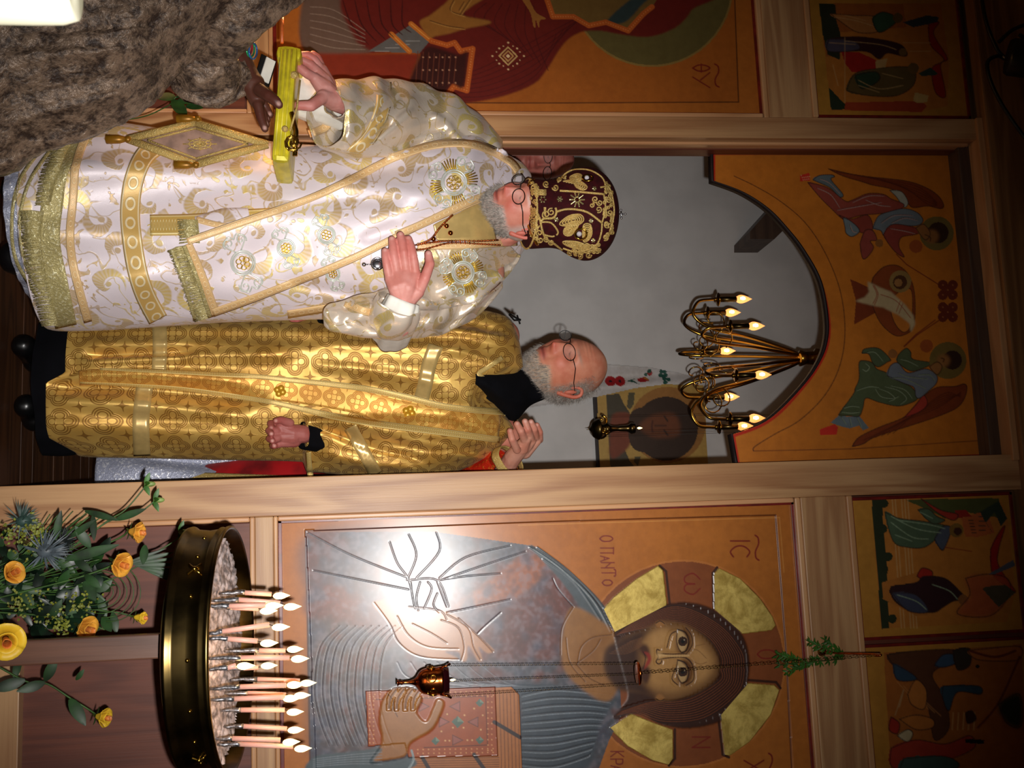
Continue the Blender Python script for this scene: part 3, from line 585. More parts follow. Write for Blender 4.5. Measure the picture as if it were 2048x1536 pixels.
# left angel
A.poly(c6((220, 145), (330, 170), (480, 200), (800, 235), (960, 285), (1060, 350), (1103, 420), (1080, 450), (980, 430), (860, 440), (800, 360), (700, 300), (560, 270), (480, 245), (330, 200)), wing, True)
for k in range(6): A.line(c6((280+k*50, 168+k*7), (600+k*40, 220+k*14), (900+k*14, 280+k*26), (1050, 400+k*6)), 1.6, (96, 40, 18), a=.8)
A.poly(c6((690, 310), (780, 320), (830, 400), (800, 440), (740, 360)), (176, 176, 160), True)
A.poly(c6((100, 230), (150, 195), (240, 190), (265, 205), (240, 230), (330, 340), (300, 360), (230, 290)), (104, 118, 124), True); A.poly(c6((0, 195), (70, 175), (80, 235), (0, 240)), (214, 50, 34), False)
for k in range(10): A.dot(c6((10+k*7, 195+(k*17) % 36))[0], 1.2, (250, 190, 150))
A.poly(c6((60, 250), (140, 265), (230, 300), (345, 390), (400, 385), (520, 335), (640, 340), (700, 375), (800, 420), (740, 470), (600, 490), (480, 500), (400, 520), (330, 530), (240, 450), (150, 360)), (154, 70, 56), True)
A.poly(c6((300, 500), (400, 530), (520, 500), (560, 600), (500, 640), (400, 600)), (148, 64, 50), True); A.poly(c6((330, 520), (380, 540), (440, 590), (455, 630), (400, 665), (355, 640), (345, 590)), (120, 134, 140), True)
A.poly(c6((560, 600), (600, 510), (680, 475), (800, 450), (900, 480), (945, 540), (900, 580), (780, 580), (700, 580), (660, 640), (640, 655), (620, 620)), (116, 128, 136), True)
A.poly(c6((640, 650), (700, 575), (820, 580), (950, 620), (880, 650), (780, 670), (760, 740), (800, 820), (740, 790), (680, 720)), (150, 64, 52), True); A.poly(c6((460, 720), (500, 620), (560, 620), (590, 690), (540, 700), (565, 750), (520, 820), (480, 830)), (154, 70, 58), True)
A.circ(c6((610, 715))[0], 8, (150, 96, 44)); folds(A, c6, (((130, 290), (230, 340), (300, 440)), ((280, 460), (450, 430), (620, 400)), ((500, 380), (600, 420), (690, 430)), ((400, 400), (520, 350), (640, 350)), ((620, 560), (720, 500), (860, 500)), ((700, 560), (800, 520), (900, 540)), ((690, 600), (800, 620), (880, 640)), ((380, 570), (400, 620), (430, 630)), ((150, 220), (220, 250), (300, 330))), (64, 34, 36), (206, 170, 160))
A.circ(c6((1050, 640))[0], 34, (124, 104, 52)); A.circ(c6((1060, 635))[0], 21, (62, 36, 20)); A.circ(c6((1010, 665))[0], 14, (156, 104, 54), 2); A.poly(c6((890, 600), (950, 570), (1000, 640), (960, 690)), (158, 104, 54), True); A.circ(c6((890, 740))[0], 13, (170, 84, 34)); A.line(c6((960, 650), (1000, 670), (1000, 700)), 1.5, (80, 44, 20))
A.line(c6((740, 800), (820, 880), (1060, 1030)), 3, (134, 50, 24), False)
# chalice
A.poly(c6((385, 990), (560, 1070), (640, 1100), (640, 1220), (560, 1260), (415, 1340), (430, 1160)), (130, 56, 24), False); A.poly(c6((560, 980), (640, 900), (740, 885), (820, 940), (870, 1050), (885, 1200), (870, 1360), (800, 1420), (720, 1420), (620, 1330), (560, 1200), (545, 1080)), (146, 70, 30), True)
A.poly(c6((700, 1150), (760, 1090), (850, 1070), (865, 1200), (850, 1350), (800, 1400), (740, 1350), (700, 1250)), (206, 124, 44), True); A.circ(c6((770, 1010))[0], 22, (156, 124, 68)); A.circ(c6((768, 1015))[0], 14, (88, 52, 28)); A.circ(c6((755, 1020))[0], 8, (170, 120, 66))
A.poly(c6((520, 1010), (600, 1050), (700, 1090), (800, 1180), (870, 1270), (885, 1340), (850, 1400), (840, 1330), (760, 1270), (640, 1210), (540, 1190), (425, 1160), (500, 1130), (530, 1090)), (206, 184, 140), False, 1)
for p in (((560, 1040), (590, 1110), (560, 1180)), ((570, 1040), (600, 1110), (572, 1190)), ((740, 1240), (770, 1160)), ((760, 1255), (790, 1180)), ((620, 1110), (740, 1160), (850, 1290))): A.line(c6(*p), 1.6, (170, 90, 60))
for cy in (1075, 1245):
    for dx, dy in ((-1, -1), (1, -1), (-1, 1), (1, 1), (0, 0)): A.circ(c6((1135+dx*38, cy+dy*38))[0], 10, (118, 48, 26)); A.dot(c6((1135+dx*38, cy+dy*38))[0], 1.8, (190, 120, 70))
A.line(c6((1080, 1300), (900, 1420), (800, 1510)), 3, (134, 50, 24), False)
# right angel
A.poly(c9((330, 1295), (400, 1200), (600, 1100), (850, 1000), (950, 900), (1060, 780), (1200, 690), (1380, 680), (1470, 655), (1505, 690), (1480, 800), (1400, 900), (1200, 990), (900, 1090), (560, 1200), (440, 1270)), wing, True)
for k in range(6): A.line(c9((450+k*60, 1230-k*14), (850+k*30, 1040-k*20), (1200+k*16, 900-k*30), (1440, 740+k*10)), 1.6, (96, 40, 18), a=.8)
A.poly(c9((860, 1000), (980, 870), (1060, 770), (1100, 860), (1020, 940)), (176, 60, 44), True)
A.poly(c9((0, 1120), (150, 1065), (185, 1100), (170, 1170), (0, 1180)), (214, 50, 34), False); A.poly(c9((110, 1050), (190, 980), (300, 990), (400, 980), (500, 1105), (440, 1130), (400, 1080), (300, 1110), (200, 1085)), (112, 126, 134), False)
A.poly(c9((190, 970), (340, 760), (360, 700), (400, 600), (400, 440), (450, 415), (540, 440), (580, 500), (680, 540), (800, 620), (940, 690), (1000, 800), (900, 860), (780, 880), (600, 840), (470, 800), (440, 900), (400, 985), (300, 980)), (86, 98, 66), True)
A.poly(c9((430, 340), (460, 295), (600, 290), (720, 400), (690, 430), (600, 480), (540, 440), (500, 350)), (84, 98, 68), True); A.poly(c9((690, 570), (720, 470), (800, 440), (900, 540), (1080, 500), (1190, 560), (1195, 640), (1120, 720), (1020, 800), (980, 780), (960, 690), (840, 640)), (118, 126, 136), True)
A.poly(c9((790, 430), (800, 360), (880, 290), (930, 330), (950, 400), (1140, 440), (1040, 500), (920, 520)), (86, 98, 66), True); A.circ(c9((745, 345))[0], 9, (156, 100, 48)); A.circ(c9((1310, 415))[0], 37, (126, 104, 50)); A.circ(c9((1355, 410))[0], 19, (58, 32, 20)); A.circ(c9((1265, 415))[0], 13, (160, 108, 58), 2); A.poly(c9((1120, 480), (1200, 430), (1250, 480), (1200, 560)), (160, 108, 58), True); A.circ(c9((1090, 265))[0], 13, (170, 84, 34))
A.line(c9((1240, 390), (1270, 400), (1260, 430)), 1.5, (80, 44, 20)); A.line(c9((860, 270), (980, 150), (1180, 0)), 3, (134, 50, 24), False)
folds(A, c9, (((240, 900), (320, 880), (400, 890)), ((220, 940), (320, 950), (400, 940)), ((370, 720), (500, 680), (600, 690)), ((560, 700), (620, 780), (740, 800), (800, 780)), ((600, 700), (700, 740), (760, 800), (700, 830)), ((660, 680), (800, 720), (880, 800), (820, 860)), ((720, 670), (860, 710), (940, 800)), ((430, 500), (470, 520), (500, 480), (460, 440)), ((740, 590), (860, 600), (1000, 660), (1080, 700)), ((800, 540), (900, 580), (1100, 600)), ((1000, 560), (1120, 560), (1170, 620)), ((480, 330), (560, 330), (640, 420)), ((820, 400), (900, 420), (1000, 470)), ((220, 1000), (260, 1060)), ((300, 1000), (320, 1080)), ((380, 1000), (420, 1090))), (34, 40, 34), (160, 176, 140))
A.build('board', M['icon_matte'], I3)
g2 = np.array([at(x, y, YA) for x, y in [arch[0], arch[1]]]+[tuple() for _ in range(0)]) if False else None
ap = np.vstack([[at(1425, 303, YA)], spline([at(x, y, YA) for x, y in arch[1:14]], 6), [at(1475, 930, YA)]]); n = len(ap); V = []
for p in ap: V += [(p[0], YA-0.003, p[2]+.002), (p[0], YA+0.028, p[2]+.002), (p[0], YA+0.028, p[2]-.006), (p[0], YA-0.003, p[2]-.006)]
mesh('arch_edge', V, [[i*4+a, i*4+(a+1) % 4, i*4+4+(a+1) % 4, i*4+4+a] for i in range(n-1) for a in range(4)], M['edge_dark'], I3, True, label='dark sawn edge of the arch')

# ---------------------------------------------------------------- small icons of the upper row
def small_icon(label, x0, x1, z0, z1, gx0=None, gx1=None, gz1=None):
    t = thing('small_icon', label, 'icon', ((x0+x1)/2, 0.02, z0), 'feast icons of the upper row')
    panel_frame(t, x0, x1, z0, z1, 0.016, 0.009, M['red_edge'])
    a = Art(gx0 or x0+0.006, gx1 or x1-0.006, z0+0.006, gz1 or z1-0.006, 0.02, 0.0026, (198, 138, 52)); a.ol = ((50, 30, 22), 2.4); return t, a
t, A = small_icon('small upper icon left of the doorway, dark robed figure at a red altar', -2.05, XLo-0.006, ZT1, ZC-0.024)
A.poly(c3((848, 20), (1560, 20), (1610, 350), (1600, 620), (1450, 655), (920, 648)), (196, 122, 48), False); A.poly(c3((848, 20), (1340, 20), (1360, 160), (960, 190), (975, 330), (890, 330)), (176, 100, 40), False)
A.poly(c3((848, 20), (945, 25), (950, 120), (975, 200), (970, 350), (900, 320), (870, 200)), (48, 52, 34), False); A.poly(c3((905, 510), (1000, 610), (1000, 640), (920, 645)), (44, 56, 36), False)
A.poly(c3((1000, 600), (1450, 590), (1480, 620), (1450, 655), (1000, 645)), (170, 66, 34), False); A.poly(c3((1490, 130), (1550, 130), (1520, 200), (1600, 340), (1560, 380), (1590, 560), (1530, 540), (1510, 400), (1580, 350), (1500, 260)), (170, 36, 26), True)
A.poly(c3((915, 80), (1050, 90), (1180, 100), (1200, 180), (1080, 190), (980, 130)), (196, 130, 70), True); A.poly(c3((1160, 110), (1220, 70), (1300, 100), (1290, 140), (1200, 190)), (60, 90, 66), True); A.circ(c3((1310, 105))[0], 10, (110, 84, 40)); A.poly(c3((1340, 130), (1480, 90), (1550, 100), (1540, 130), (1400, 160)), (56, 66, 76), False)
A.poly(c3((905, 230), (1080, 215), (1300, 250), (1360, 300), (1350, 330), (1250, 310), (1200, 345), (1120, 300), (910, 300)), (64, 30, 34), True); A.poly(c3((905, 230), (1050, 240), (1080, 290), (905, 300)), (84, 78, 96), True); A.circ(c3((1340, 305))[0], 8, (120, 90, 46))
A.poly(c3((980, 305), (1080, 305), (1180, 350), (1180, 430), (1040, 420), (1000, 370)), (176, 36, 26), False); A.poly(c3((1180, 355), (1250, 340), (1230, 420), (1180, 440)), (200, 160, 100), False)
A.poly(c3((1010, 530), (1060, 430), (1200, 400), (1340, 390), (1410, 410), (1400, 500), (1300, 560), (1140, 560)), (104, 84, 46), True); A.poly(c3((1060, 440), (1180, 420), (1200, 470), (1100, 520)), (48, 70, 50), True); A.circ(c3((1400, 400))[0], 11, (116, 88, 44)); A.poly(c3((1430, 430), (1500, 395), (1545, 430), (1530, 440), (1450, 445)), (56, 76, 66), False); A.poly(c3((1400, 590), (1410, 540), (1490, 560), (1480, 600), (1420, 600)), (204, 170, 104), False)
for p in (((940, 100), (1060, 120), (1160, 150)), ((1000, 90), (1120, 120)), ((1080, 470), (1200, 520), (1340, 500)), ((1080, 500), (1200, 540)), ((1220, 430), (1340, 460)), ((1000, 240), (1200, 260), (1300, 290)), ((910, 250), (1060, 260)), ((1000, 220), (1000, 600)), ((930, 380), (960, 500)), ((1340, 250), (1500, 250)), ((1380, 300), (1500, 300))): A.line(c3(*p), 2, (220, 180, 120), a=.55)
A.build('panel', M['icon_matte'], t)
xs = at(1750, 1280, 0.02)[0]
t, A = small_icon('small upper icon right of the doorway, green winged figure facing a dark robed woman', XRo+0.006, xs, ZT1, ZC-0.024)
A.poly(c7((345, 235), (960, 230), (1000, 300), (1040, 690), (1000, 830), (390, 865)), (198, 126, 50), False); A.poly(c7((345, 235), (400, 235), (400, 350), (420, 560), (430, 860), (395, 865)), (44, 52, 30), False)
for p in ((405, 258), (425, 515), (405, 575), (445, 815), (400, 380)): A.circ(c7(p)[0], 9, (44, 52, 30))
A.poly(c7((505, 240), (960, 232), (980, 330), (800, 300), (700, 330), (620, 290)), (84, 88, 44), False)
for x in (445, 460, 490, 505, 520): A.line(c7((x, 235), (x+45, 860)), 1.8, (226, 190, 130), False, a=.6)
A.poly(c7((780, 330), (900, 290), (940, 400), (860, 420), (800, 420)), (192, 100, 50), False); A.poly(c7((750, 290), (800, 290), (830, 320), (750, 330)), (160, 40, 26), False); A.poly(c7((870, 300), (960, 245), (1000, 330), (970, 370), (940, 300), (900, 350), (930, 400), (890, 340)), (52, 66, 52), False)
for k in range(5): A.line(c7((815+k*4, 340+k*15), (835+k*4, 340+k*15)), 2.5, (50, 50, 40), False); A.line(c7((865, 300+k*22), (895, 300+k*22)), 2.5, (50, 60, 50), False)
A.poly(c7((920, 480), (960, 400), (990, 370), (960, 480), (960, 560), (1040, 680), (1000, 660), (930, 600)), (172, 32, 24), True)
A.poly(c7((410, 300), (480, 330), (600, 345), (720, 370), (720, 400), (660, 430), (600, 470), (520, 470), (450, 440)), (84, 106, 80), True); A.poly(c7((570, 290), (620, 285), (660, 320), (700, 340), (640, 355)), (84, 106, 80), True); A.poly(c7((585, 235), (680, 290), (760, 310), (740, 340), (660, 300)), (176, 54, 36), True); A.poly(c7((650, 430), (690, 370), (730, 380), (700, 470), (680, 480)), (84, 92, 110), True); A.circ(c7((755, 388))[0], 14, (140, 104, 44)); A.circ(c7((762, 392))[0], 8, (74, 40, 22)); A.line(c7((700, 470), (830, 490)), 1.6, (150, 60, 30), False)
A.poly(c7((395, 640), (600, 580), (620, 800), (560, 800), (400, 720)), (186, 116, 46), False); A.poly(c7((565, 610), (590, 570), (640, 590), (620, 640)), (176, 42, 26), True)
A.poly(c7((440, 660), (560, 640), (600, 610), (700, 620), (770, 680), (800, 720), (740, 730), (690, 760), (640, 785), (520, 770), (450, 720)), (54, 26, 30), True); A.poly(c7((445, 690), (560, 700), (620, 780), (520, 775)), (66, 70, 92), True); A.circ(c7((788, 722))[0], 10, (150, 96, 50)); A.poly(c7((800, 620), (900, 600), (1000, 620), (1010, 700), (920, 800), (760, 790), (820, 700)), (184, 84, 50), True, 2, .8); A.poly(c7((880, 670), (900, 660), (990, 650), (1040, 690), (960, 760)), (56, 72, 56), False, 0, .9); A.poly(c7((910, 600), (1030, 530), (1040, 560), (940, 600)), (90, 96, 110), False)
for p in (((440, 320), (560, 380), (680, 400)), ((440, 350), (540, 420), (620, 430)), ((480, 340), (620, 360), (700, 380)), ((460, 410), (540, 440)), ((470, 700), (560, 730), (610, 770)), ((640, 650), (720, 680), (760, 720)), ((580, 300), (640, 330))): A.line(c7(*p), 2, (170, 196, 160), a=.6)
A.build('panel', M['icon_matte'], t)
t, A = small_icon('small upper icon at the right edge, crowded cave scene with reclining red figure', xs+0.012, 1.1, ZT1, ZC-0.024, gx1=0.66)
A.poly(c7((405, 980), (1070, 940), (1100, 1536), (1100, 1580), (440, 1580)), (178, 104, 40), False)
A.poly(c7((420, 990), (560, 970), (740, 965), (760, 1010), (640, 1080), (700, 1200), (720, 1340), (650, 1400), (620, 1250), (560, 1100), (470, 1060)), (96, 56, 32), True); A.poly(c7((450, 1030), (540, 1080), (560, 1110), (470, 1110)), (50, 76, 100), True); A.poly(c7((650, 1040), (690, 990), (750, 990), (750, 1030), (690, 1050)), (60, 86, 116), True); A.poly(c7((740, 970), (820, 960), (820, 1040), (760, 1060)), (60, 50, 40), True)
A.poly(c7((690, 1140), (860, 1140), (870, 1180), (760, 1170), (720, 1260), (690, 1200)), (52, 78, 96), True); A.poly(c7((810, 970), (900, 960), (1060, 950), (1060, 1010), (960, 1020), (850, 1010)), (190, 110, 50), True); A.line(c7((820, 970), (940, 1000), (1040, 970)), 6, (120, 50, 26)); A.line(c7((860, 1340), (960, 1220), (1060, 1000)), 6, (120, 50, 26))
A.poly(c7((480, 1300), (560, 1280), (640, 1300), (640, 1340), (560, 1350)), (196, 120, 50), True); A.poly(c7((470, 1380), (520, 1350), (545, 1370), (520, 1410)), (206, 190, 150), True); A.poly(c7((440, 1290), (480, 1320), (470, 1370), (430, 1350)), (170, 46, 30), True)
A.poly(c7((440, 1440), (560, 1400), (700, 1420), (820, 1380), (840, 1440), (700, 1500), (460, 1540)), (176, 60, 40), True); A.poly(c7((500, 1490), (700, 1480), (760, 1536), (500, 1580)), (70, 96, 90), True); A.poly(c7((960, 1230), (1060, 1180), (1070, 1330), (1000, 1320)), (50, 54, 30), True, 2); A.poly(c7((800, 1395), (890, 1400), (890, 1420), (800, 1415)), (20, 20, 24), False)
for k in range(5): A.line(c7((740+k*26, 1270), (735+k*26, 1350)), 3, (216, 160, 100), False); A.line(c7((470+k*30, 1120+k*20), (560+k*30, 1220+k*16)), 2, (220, 150, 90), a=.5)
A.poly(c7((800, 1270), (830, 1260), (850, 1300), (810, 1320)), (70, 30, 20), True); A.circ(c7((858, 1046))[0], 4, (30, 20, 14)); A.poly(c7((520, 1180), (560, 1110), (610, 1160), (600, 1250), (540, 1230)), (200, 124, 54), True); A.line(c7((480, 1240), (500, 1160), (460, 1280)), 2, (190, 150, 100))
A.build('panel', M['icon_matte'], t)

# ---------------------------------------------------------------- sanctuary: face icon with towel, beam
YB = 2.2
IB = thing('face_icon', 'dark old icon of a long-haired face hanging on the white back wall behind the priest', 'icon', at(1300, 860, YB))
A = Art(at(1300, 765, YB)[0]-0.01, at(1300, 975, YB)[0], at(1188, 860, YB)[2]-0.02, at(1420, 860, YB)[2]+0.02, YB, 0.004, (196, 160, 84))
ic = cm((200, 470), (1100, 318), (1400, 320), (1600, 340), (1650, 1300), (1700, 1500), (260, 1500)); g = A.G([(1192, 768), (1412, 768), (1418, 960), (1204, 960)])
g = A.G(cm((205, 300), (1590, 310), (1640, 1300), (1660, 1560), (270, 1560), (235, 1100))); r = A._m(g, 0); mk = np.zeros_like(A.mask); mk[r[0][0]:r[0][1], r[0][2]:r[0][3]] = r[1]; A.mask &= mk
A.poly(cm((340, 450), (500, 430), (560, 560), (640, 680), (560, 1120), (640, 1300), (740, 1400), (400, 1500), (360, 900)), (74, 70, 56), False); A.poly(cm((380, 1000), (420, 700), (640, 690), (700, 900), (640, 1080), (560, 1180), (400, 1260)), (128, 62, 40), True, 1)
A.poly(cm((620, 420), (700, 420), (690, 560), (640, 640), (600, 600)), (90, 86, 62), False); A.poly(cm((700, 1240), (780, 1240), (740, 1360), (690, 1300)), (90, 86, 62), False)
A.circ(cm((1120, 830))[0], 76, (168, 118, 58)); A.circ(cm((1100, 880))[0], 64, (58, 40, 30)); A.poly(cm((640, 700), (820, 600), (1000, 640), (1000, 1100), (800, 1180), (640, 1060)), (60, 42, 32), True); A.poly(cm((760, 850), (900, 720), (1080, 680), (1220, 700), (1280, 840), (1260, 960), (1080, 1000), (900, 980)), (118, 66, 38), True, 2)
A.line(cm((960, 840), (1100, 840)), 8, (84, 46, 28)); A.line(cm((1080, 720), (1120, 780)), 8, (60, 36, 24)); A.line(cm((1080, 900), (1120, 960)), 8, (60, 36, 24)); A.line(cm((930, 780), (920, 860), (930, 920)), 7, (84, 40, 28))
A.build('panel', M['icon_matte'], IB)
z0 = at(1192, 860, YB)[2]; bx('back_board', at(1300, 772, YB)[0], at(1300, 970, YB)[0], YB+0.004, YB+0.045, z0, at(1405, 860, YB)[2], M['edge_dark'], IB)
tw = thing('embroidered_towel', 'long white towel embroidered with red and green flowers draped over the face icon', 'towel', at(1420, 760, YB))
A = Art(at(1300, 712, YB-.03)[0], at(1300, 800, YB-.03)[0]+.07, at(1030, 760, YB-.03)[2], at(1420, 760, YB-.03)[2], YB-0.03, 0.004, (216, 214, 214))
g = A.G(cm((-800, 40), (300, 55), (900, 95), (1300, 160), (1590, 260), (1590, 330), (1100, 318), (700, 370), (240, 470), (-800, 640))); r = A._m(g, 0); mk = np.zeros_like(A.mask); mk[r[0][0]:r[0][1], r[0][2]:r[0][3]] = r[1]; A.mask &= mk
rd, gn = (170, 30, 34), (44, 92, 80)
for p in ((390, 270), (510, 270)): A.circ(cm(p)[0], 11, rd); A.circ(cm(p)[0], 3, (30, 20, 30))
for q in ((180, 290), (90, 270)): A.circ(cm(q)[0], 10, rd)
A.poly(cm((740, 240), (840, 215), (880, 270), (760, 280)), rd, True); A.poly(cm((810, 225), (860, 220), (870, 260)), (196, 140, 50), False); A.poly(cm((590, 270), (720, 230), (680, 260), (760, 320), (680, 290)), gn, False)
for p in ((1050, 140), (1090, 140), (1040, 190), (1080, 200), (1100, 190), (1080, 240), (1130, 250), (1085, 290)): A.circ(cm(p)[0], 4.5, gn)
A.circ(cm((900, 165))[0], 5, rd); A.circ(cm((890, 140))[0], 4, gn); A.circ(cm((850, 180))[0], 3.5, gn); A.circ(cm((1450, 290))[0], 5, (110, 70, 110)); A.circ(cm((1420, 310))[0], 4, rd)
A.build('cloth', plain_cloth if False else M['icon_matte'], tw, lambda x, z: 0.012*np.sin(x*60+z*2))
bm_ = [(1500, 463), (1500, 478), (1549, 478), (1760, 270), (1700, 240)]
V = [at(x, y, 2.0) for x, y in bm_]+[at(x, y, 2.0)+np.array([0, .25, 0]) for x, y in bm_]
bs = thing('roof_brace', 'dark brown diagonal timber brace seen through the arch on the white wall', 'beam', at(1600, 430, 2.1)); mesh('timber', V, [[4, 3, 2, 1, 0], [5, 6, 7, 8, 9]]+[[i, (i+1) % 5, 5+(i+1) % 5, 5+i] for i in range(5)], M['dark_wood'], bs, False)
# ---------------------------------------------------------------- cloth materials
def uvc():
    n = X.nt.nodes.new('ShaderNodeUVMap'); n.uv_map = 'UV'; return n.outputs[0]
def hyp(a, b): return X.m('SQRT', a*a+b*b)
def damask(name, c0, c1, c2, k=1.0, white_rough=0.38, met=0.0, wrk=1.2):
    def f():
        uv = uvc(); u, v, _ = xyz(uv); wob = noise(uv, 16, 2); u2 = u+(wob-0.5)*0.03; p = vec(u2, v+(wob-0.5)*0.02)
        vo = X.nt.nodes.new('ShaderNodeTexVoronoi'); vo.feature = 'F1'; vo.voronoi_dimensions = '2D'; vo.inputs['Scale'].default_value = 8.5*k; vo.inputs['Randomness'].default_value = 0.55
        X.nt.links.new(p, vo.inputs['Vector']); px, py, _ = xyz(vo.outputs['Position']); dx = u2*1.0-px; dy = (v+(wob-0.5)*0.02)-py
        r = hyp(dx, dy)*(8.5*k); th = X.m('ARCTAN2', dy, dx); cr, cg, cb = xyz(vo.outputs['Color'])
        s = X.m('SINE', th+r*9.0+cr*6.28); band = smooth01(s, 0.15, 0.3)*smooth01(r, 0.10, 0.15)*(1-smooth01(r, 0.40, 0.46))
        core = 1-smooth01(r, 0.06, 0.09); ribs = X.m('SINE', th*22.0)*0.5+0.5
        leaf = smooth01(noise(p, 30*k, 2, 0.4, 1.2), 0.60, 0.635)*smooth01(r, 0.44, 0.5); stem = 1-smooth01(X.m('ABSOLUTE', noise(p, 11*k, 1, 0.3, 0.6)-0.5), 0.008, 0.014)
        t = X.m('MAXIMUM', X.m('MAXIMUM', band, core), X.m('MAXIMUM', leaf, stem*0.8), clamp=True); fine = noise(uv, 900, 1)
        sh = smooth01(noise(uv, 5, 2), 0.45, 0.62); gold = mix(sh, c1, c2); g2 = mix(X.m('MULTIPLY', ribs, 0.35), gold, c0)
        return mix(t, c0, g2), {'rough': white_rough+t*0.02+fine*0.1, 'metal': t*0.15+met, 'h': t*0.7+fine*0.3+noise(uv, 14, 3)*wrk, 'hd': 0.0014, 'hs': 0.6}
    return mat(name, f, 0.4, sheen=0.1)
def quatre(name, ca, cb_, cc, tile=0.088):
    def f():
        uv = uvc(); u, v, _ = xyz(uv); a = u/tile; b = v/tile
        def cell(a, b):
            fx = X.m('ABSOLUTE', X.m('FRACT', a)-0.5); fy = X.m('ABSOLUTE', X.m('FRACT', b)-0.5)
            d = X.m('MINIMUM', hyp(fx-0.21, fy), hyp(fx, fy-0.21)); return X.m('MINIMUM', d-0.155, (X.m('MAXIMUM', fx, fy)-0.15)), fx, fy
        d1, fx, fy = cell(a, b); l1 = 1-smooth01(X.m('ABSOLUTE', d1-0.03), 0.012, 0.026); l2 = 1-smooth01(X.m('ABSOLUTE', d1+0.035), 0.012, 0.026); l3 = 1-smooth01(X.m('ABSOLUTE', d1-0.09), 0.010, 0.024)
        inner = 1-smooth01(d1+0.10, -0.01, 0.01); ex = 0.5-fx; ey = 0.5-fy; star = 1-smooth01((ex*ey)*60.0+(ex+ey)*0.9, 0.16, 0.24); lat = (1-smooth01(X.m('MINIMUM', ex, ey), 0.010, 0.022))*(1-smooth01(X.m('MAXIMUM', ex, ey), 0.12, 0.22))*0.8
        t = X.m('MAXIMUM', X.m('MAXIMUM', l1, l2), X.m('MAXIMUM', l3, X.m('MAXIMUM', star, lat))); n = noise(uv, 9, 2); fine = noise(uv, 800, 1)
        base = mix(smooth01(n, 0.35, 0.65), ca, cb_); col = mix(t*0.85, base, cc)
        return col, {'rough': 0.33+fine*0.12+t*0.05, 'metal': 0.42, 'h': t*0.6+fine*0.3+noise(uv, 18, 3)*0.9, 'hd': 0.0014, 'hs': 0.6}
    return mat(name, f, 0.35, sheen=0.05)
def glitter(name, c, c2, rough=0.35, sc=260, metal=0.5):
    def f():
        uv = coord(); n = noise(uv, sc, 2, 0.8); n2 = noise(uv, sc*0.3, 2); t = smooth01(n, 0.52, 0.72)
        return mix(t, c, c2), {'rough': 0.5-t*0.32, 'metal': metal, 'h': n+n2*0.5, 'hd': 0.003, 'hs': 1.0}
    return mat(name, f, rough)
def trimmat(name, c, c2, per=0.02, wdt=0.014, metal=0.3):
    def f():
        uv = uvc(); u, v, _ = xyz(uv); a = X.m('ABSOLUTE', X.m('FRACT', u/per)-0.5); b = X.m('ABSOLUTE', v-0.5)
        ring = 1-smooth01(X.m('ABSOLUTE', hyp(a*1.1, b*1.4)-0.30), 0.04, 0.09); edge = smooth01(b, 0.36, 0.40)*(1-smooth01(b, 0.44, 0.47)); fine = noise(coord(), 700, 1)
        t = X.m('MAXIMUM', ring, edge); return mix(t*0.8, c, c2), {'rough': 0.35+fine*0.15, 'metal': metal, 'h': t+fine*0.4, 'hd': 0.0008, 'hs': 0.7}
    return mat(name, f, 0.4)
M['damask'] = damask('white_gold_damask', (230, 218, 224), (200, 170, 124), (232, 206, 120), 1.15, 0.34, 0.06, 2.0)
M['damask_satin'] = damask('satin_gold_damask', (222, 206, 188), (206, 180, 122), (236, 212, 120), 1.15, 0.2, 0.32, 3.5)
M['quatrefoil'] = quatre('gold_quatrefoil_brocade', (228, 186, 98), (210, 162, 76), (140, 94, 30))
M['brocade_orange'] = quatre('orange_gold_brocade', (232, 186, 92), (222, 162, 72), (188, 122, 40), 0.07)
M['trim'] = trimmat('peach_gold_braid', (226, 186, 130), (244, 214, 164), 0.026, metal=.1)
M['band'] = trimmat('gold_diamond_band', (208, 170, 98), (240, 226, 190), 0.05, metal=.15)
M['rib'] = trimmat('ribbed_gold_piping', (214, 178, 96), (250, 232, 170), 0.007, metal=0.3)
M['gold_satin'] = plain('gold_satin_band', (216, 184, 116), 0.3, 0.3, var=0.05)
M['fringe'] = glitter('metallic_fringe', (182, 168, 112), (252, 244, 200), sc=150, metal=.3)
M['silver_lace'] = glitter('silver_lace', (160, 164, 184), (246, 246, 252), sc=110, metal=0.3)
M['cord'] = plain('white_silver_cord', (232, 238, 226), 0.3, 0.25, var=0.05)
M['gold_thread'] = plain('gold_thread', (232, 186, 50), 0.3, 0.6, var=0.1, scale=90)
M['velvet'] = plain('maroon_velvet', (62, 8, 14), 0.85, scale=80, spec=0.2)
M['bead'] = glitter('gold_bead_embroidery', (214, 180, 104), (255, 238, 170), sc=330, metal=0.45)
M['red_satin'] = plain('red_satin', (176, 14, 20), 0.45, var=0.2, scale=12, sheen=0.2)
M['red_gold'] = glitter('red_gold_brocade', (214, 44, 20), (240, 170, 60), sc=70, metal=0.2)
M['white_linen'] = plain('white_linen', (240, 236, 226), 0.6, var=0.03)
def _lace():
    v = coord(); n = noise(v, 30, 4, 0.6, 0.4); f2 = noise(v, 110, 3, 0.7); t = smooth01(n*0.6+f2*0.4, 0.38, 0.62)
    return mix(t, (54, 40, 33), (148, 124, 104)), {'rough': 0.55-t*0.2, 'h': n*1.4+f2*0.4, 'hd': 0.009, 'hs': 0.9, 'metal': t*0.15}
M['lace'] = mat('brown_ruffled_lace', _lace, 0.45)
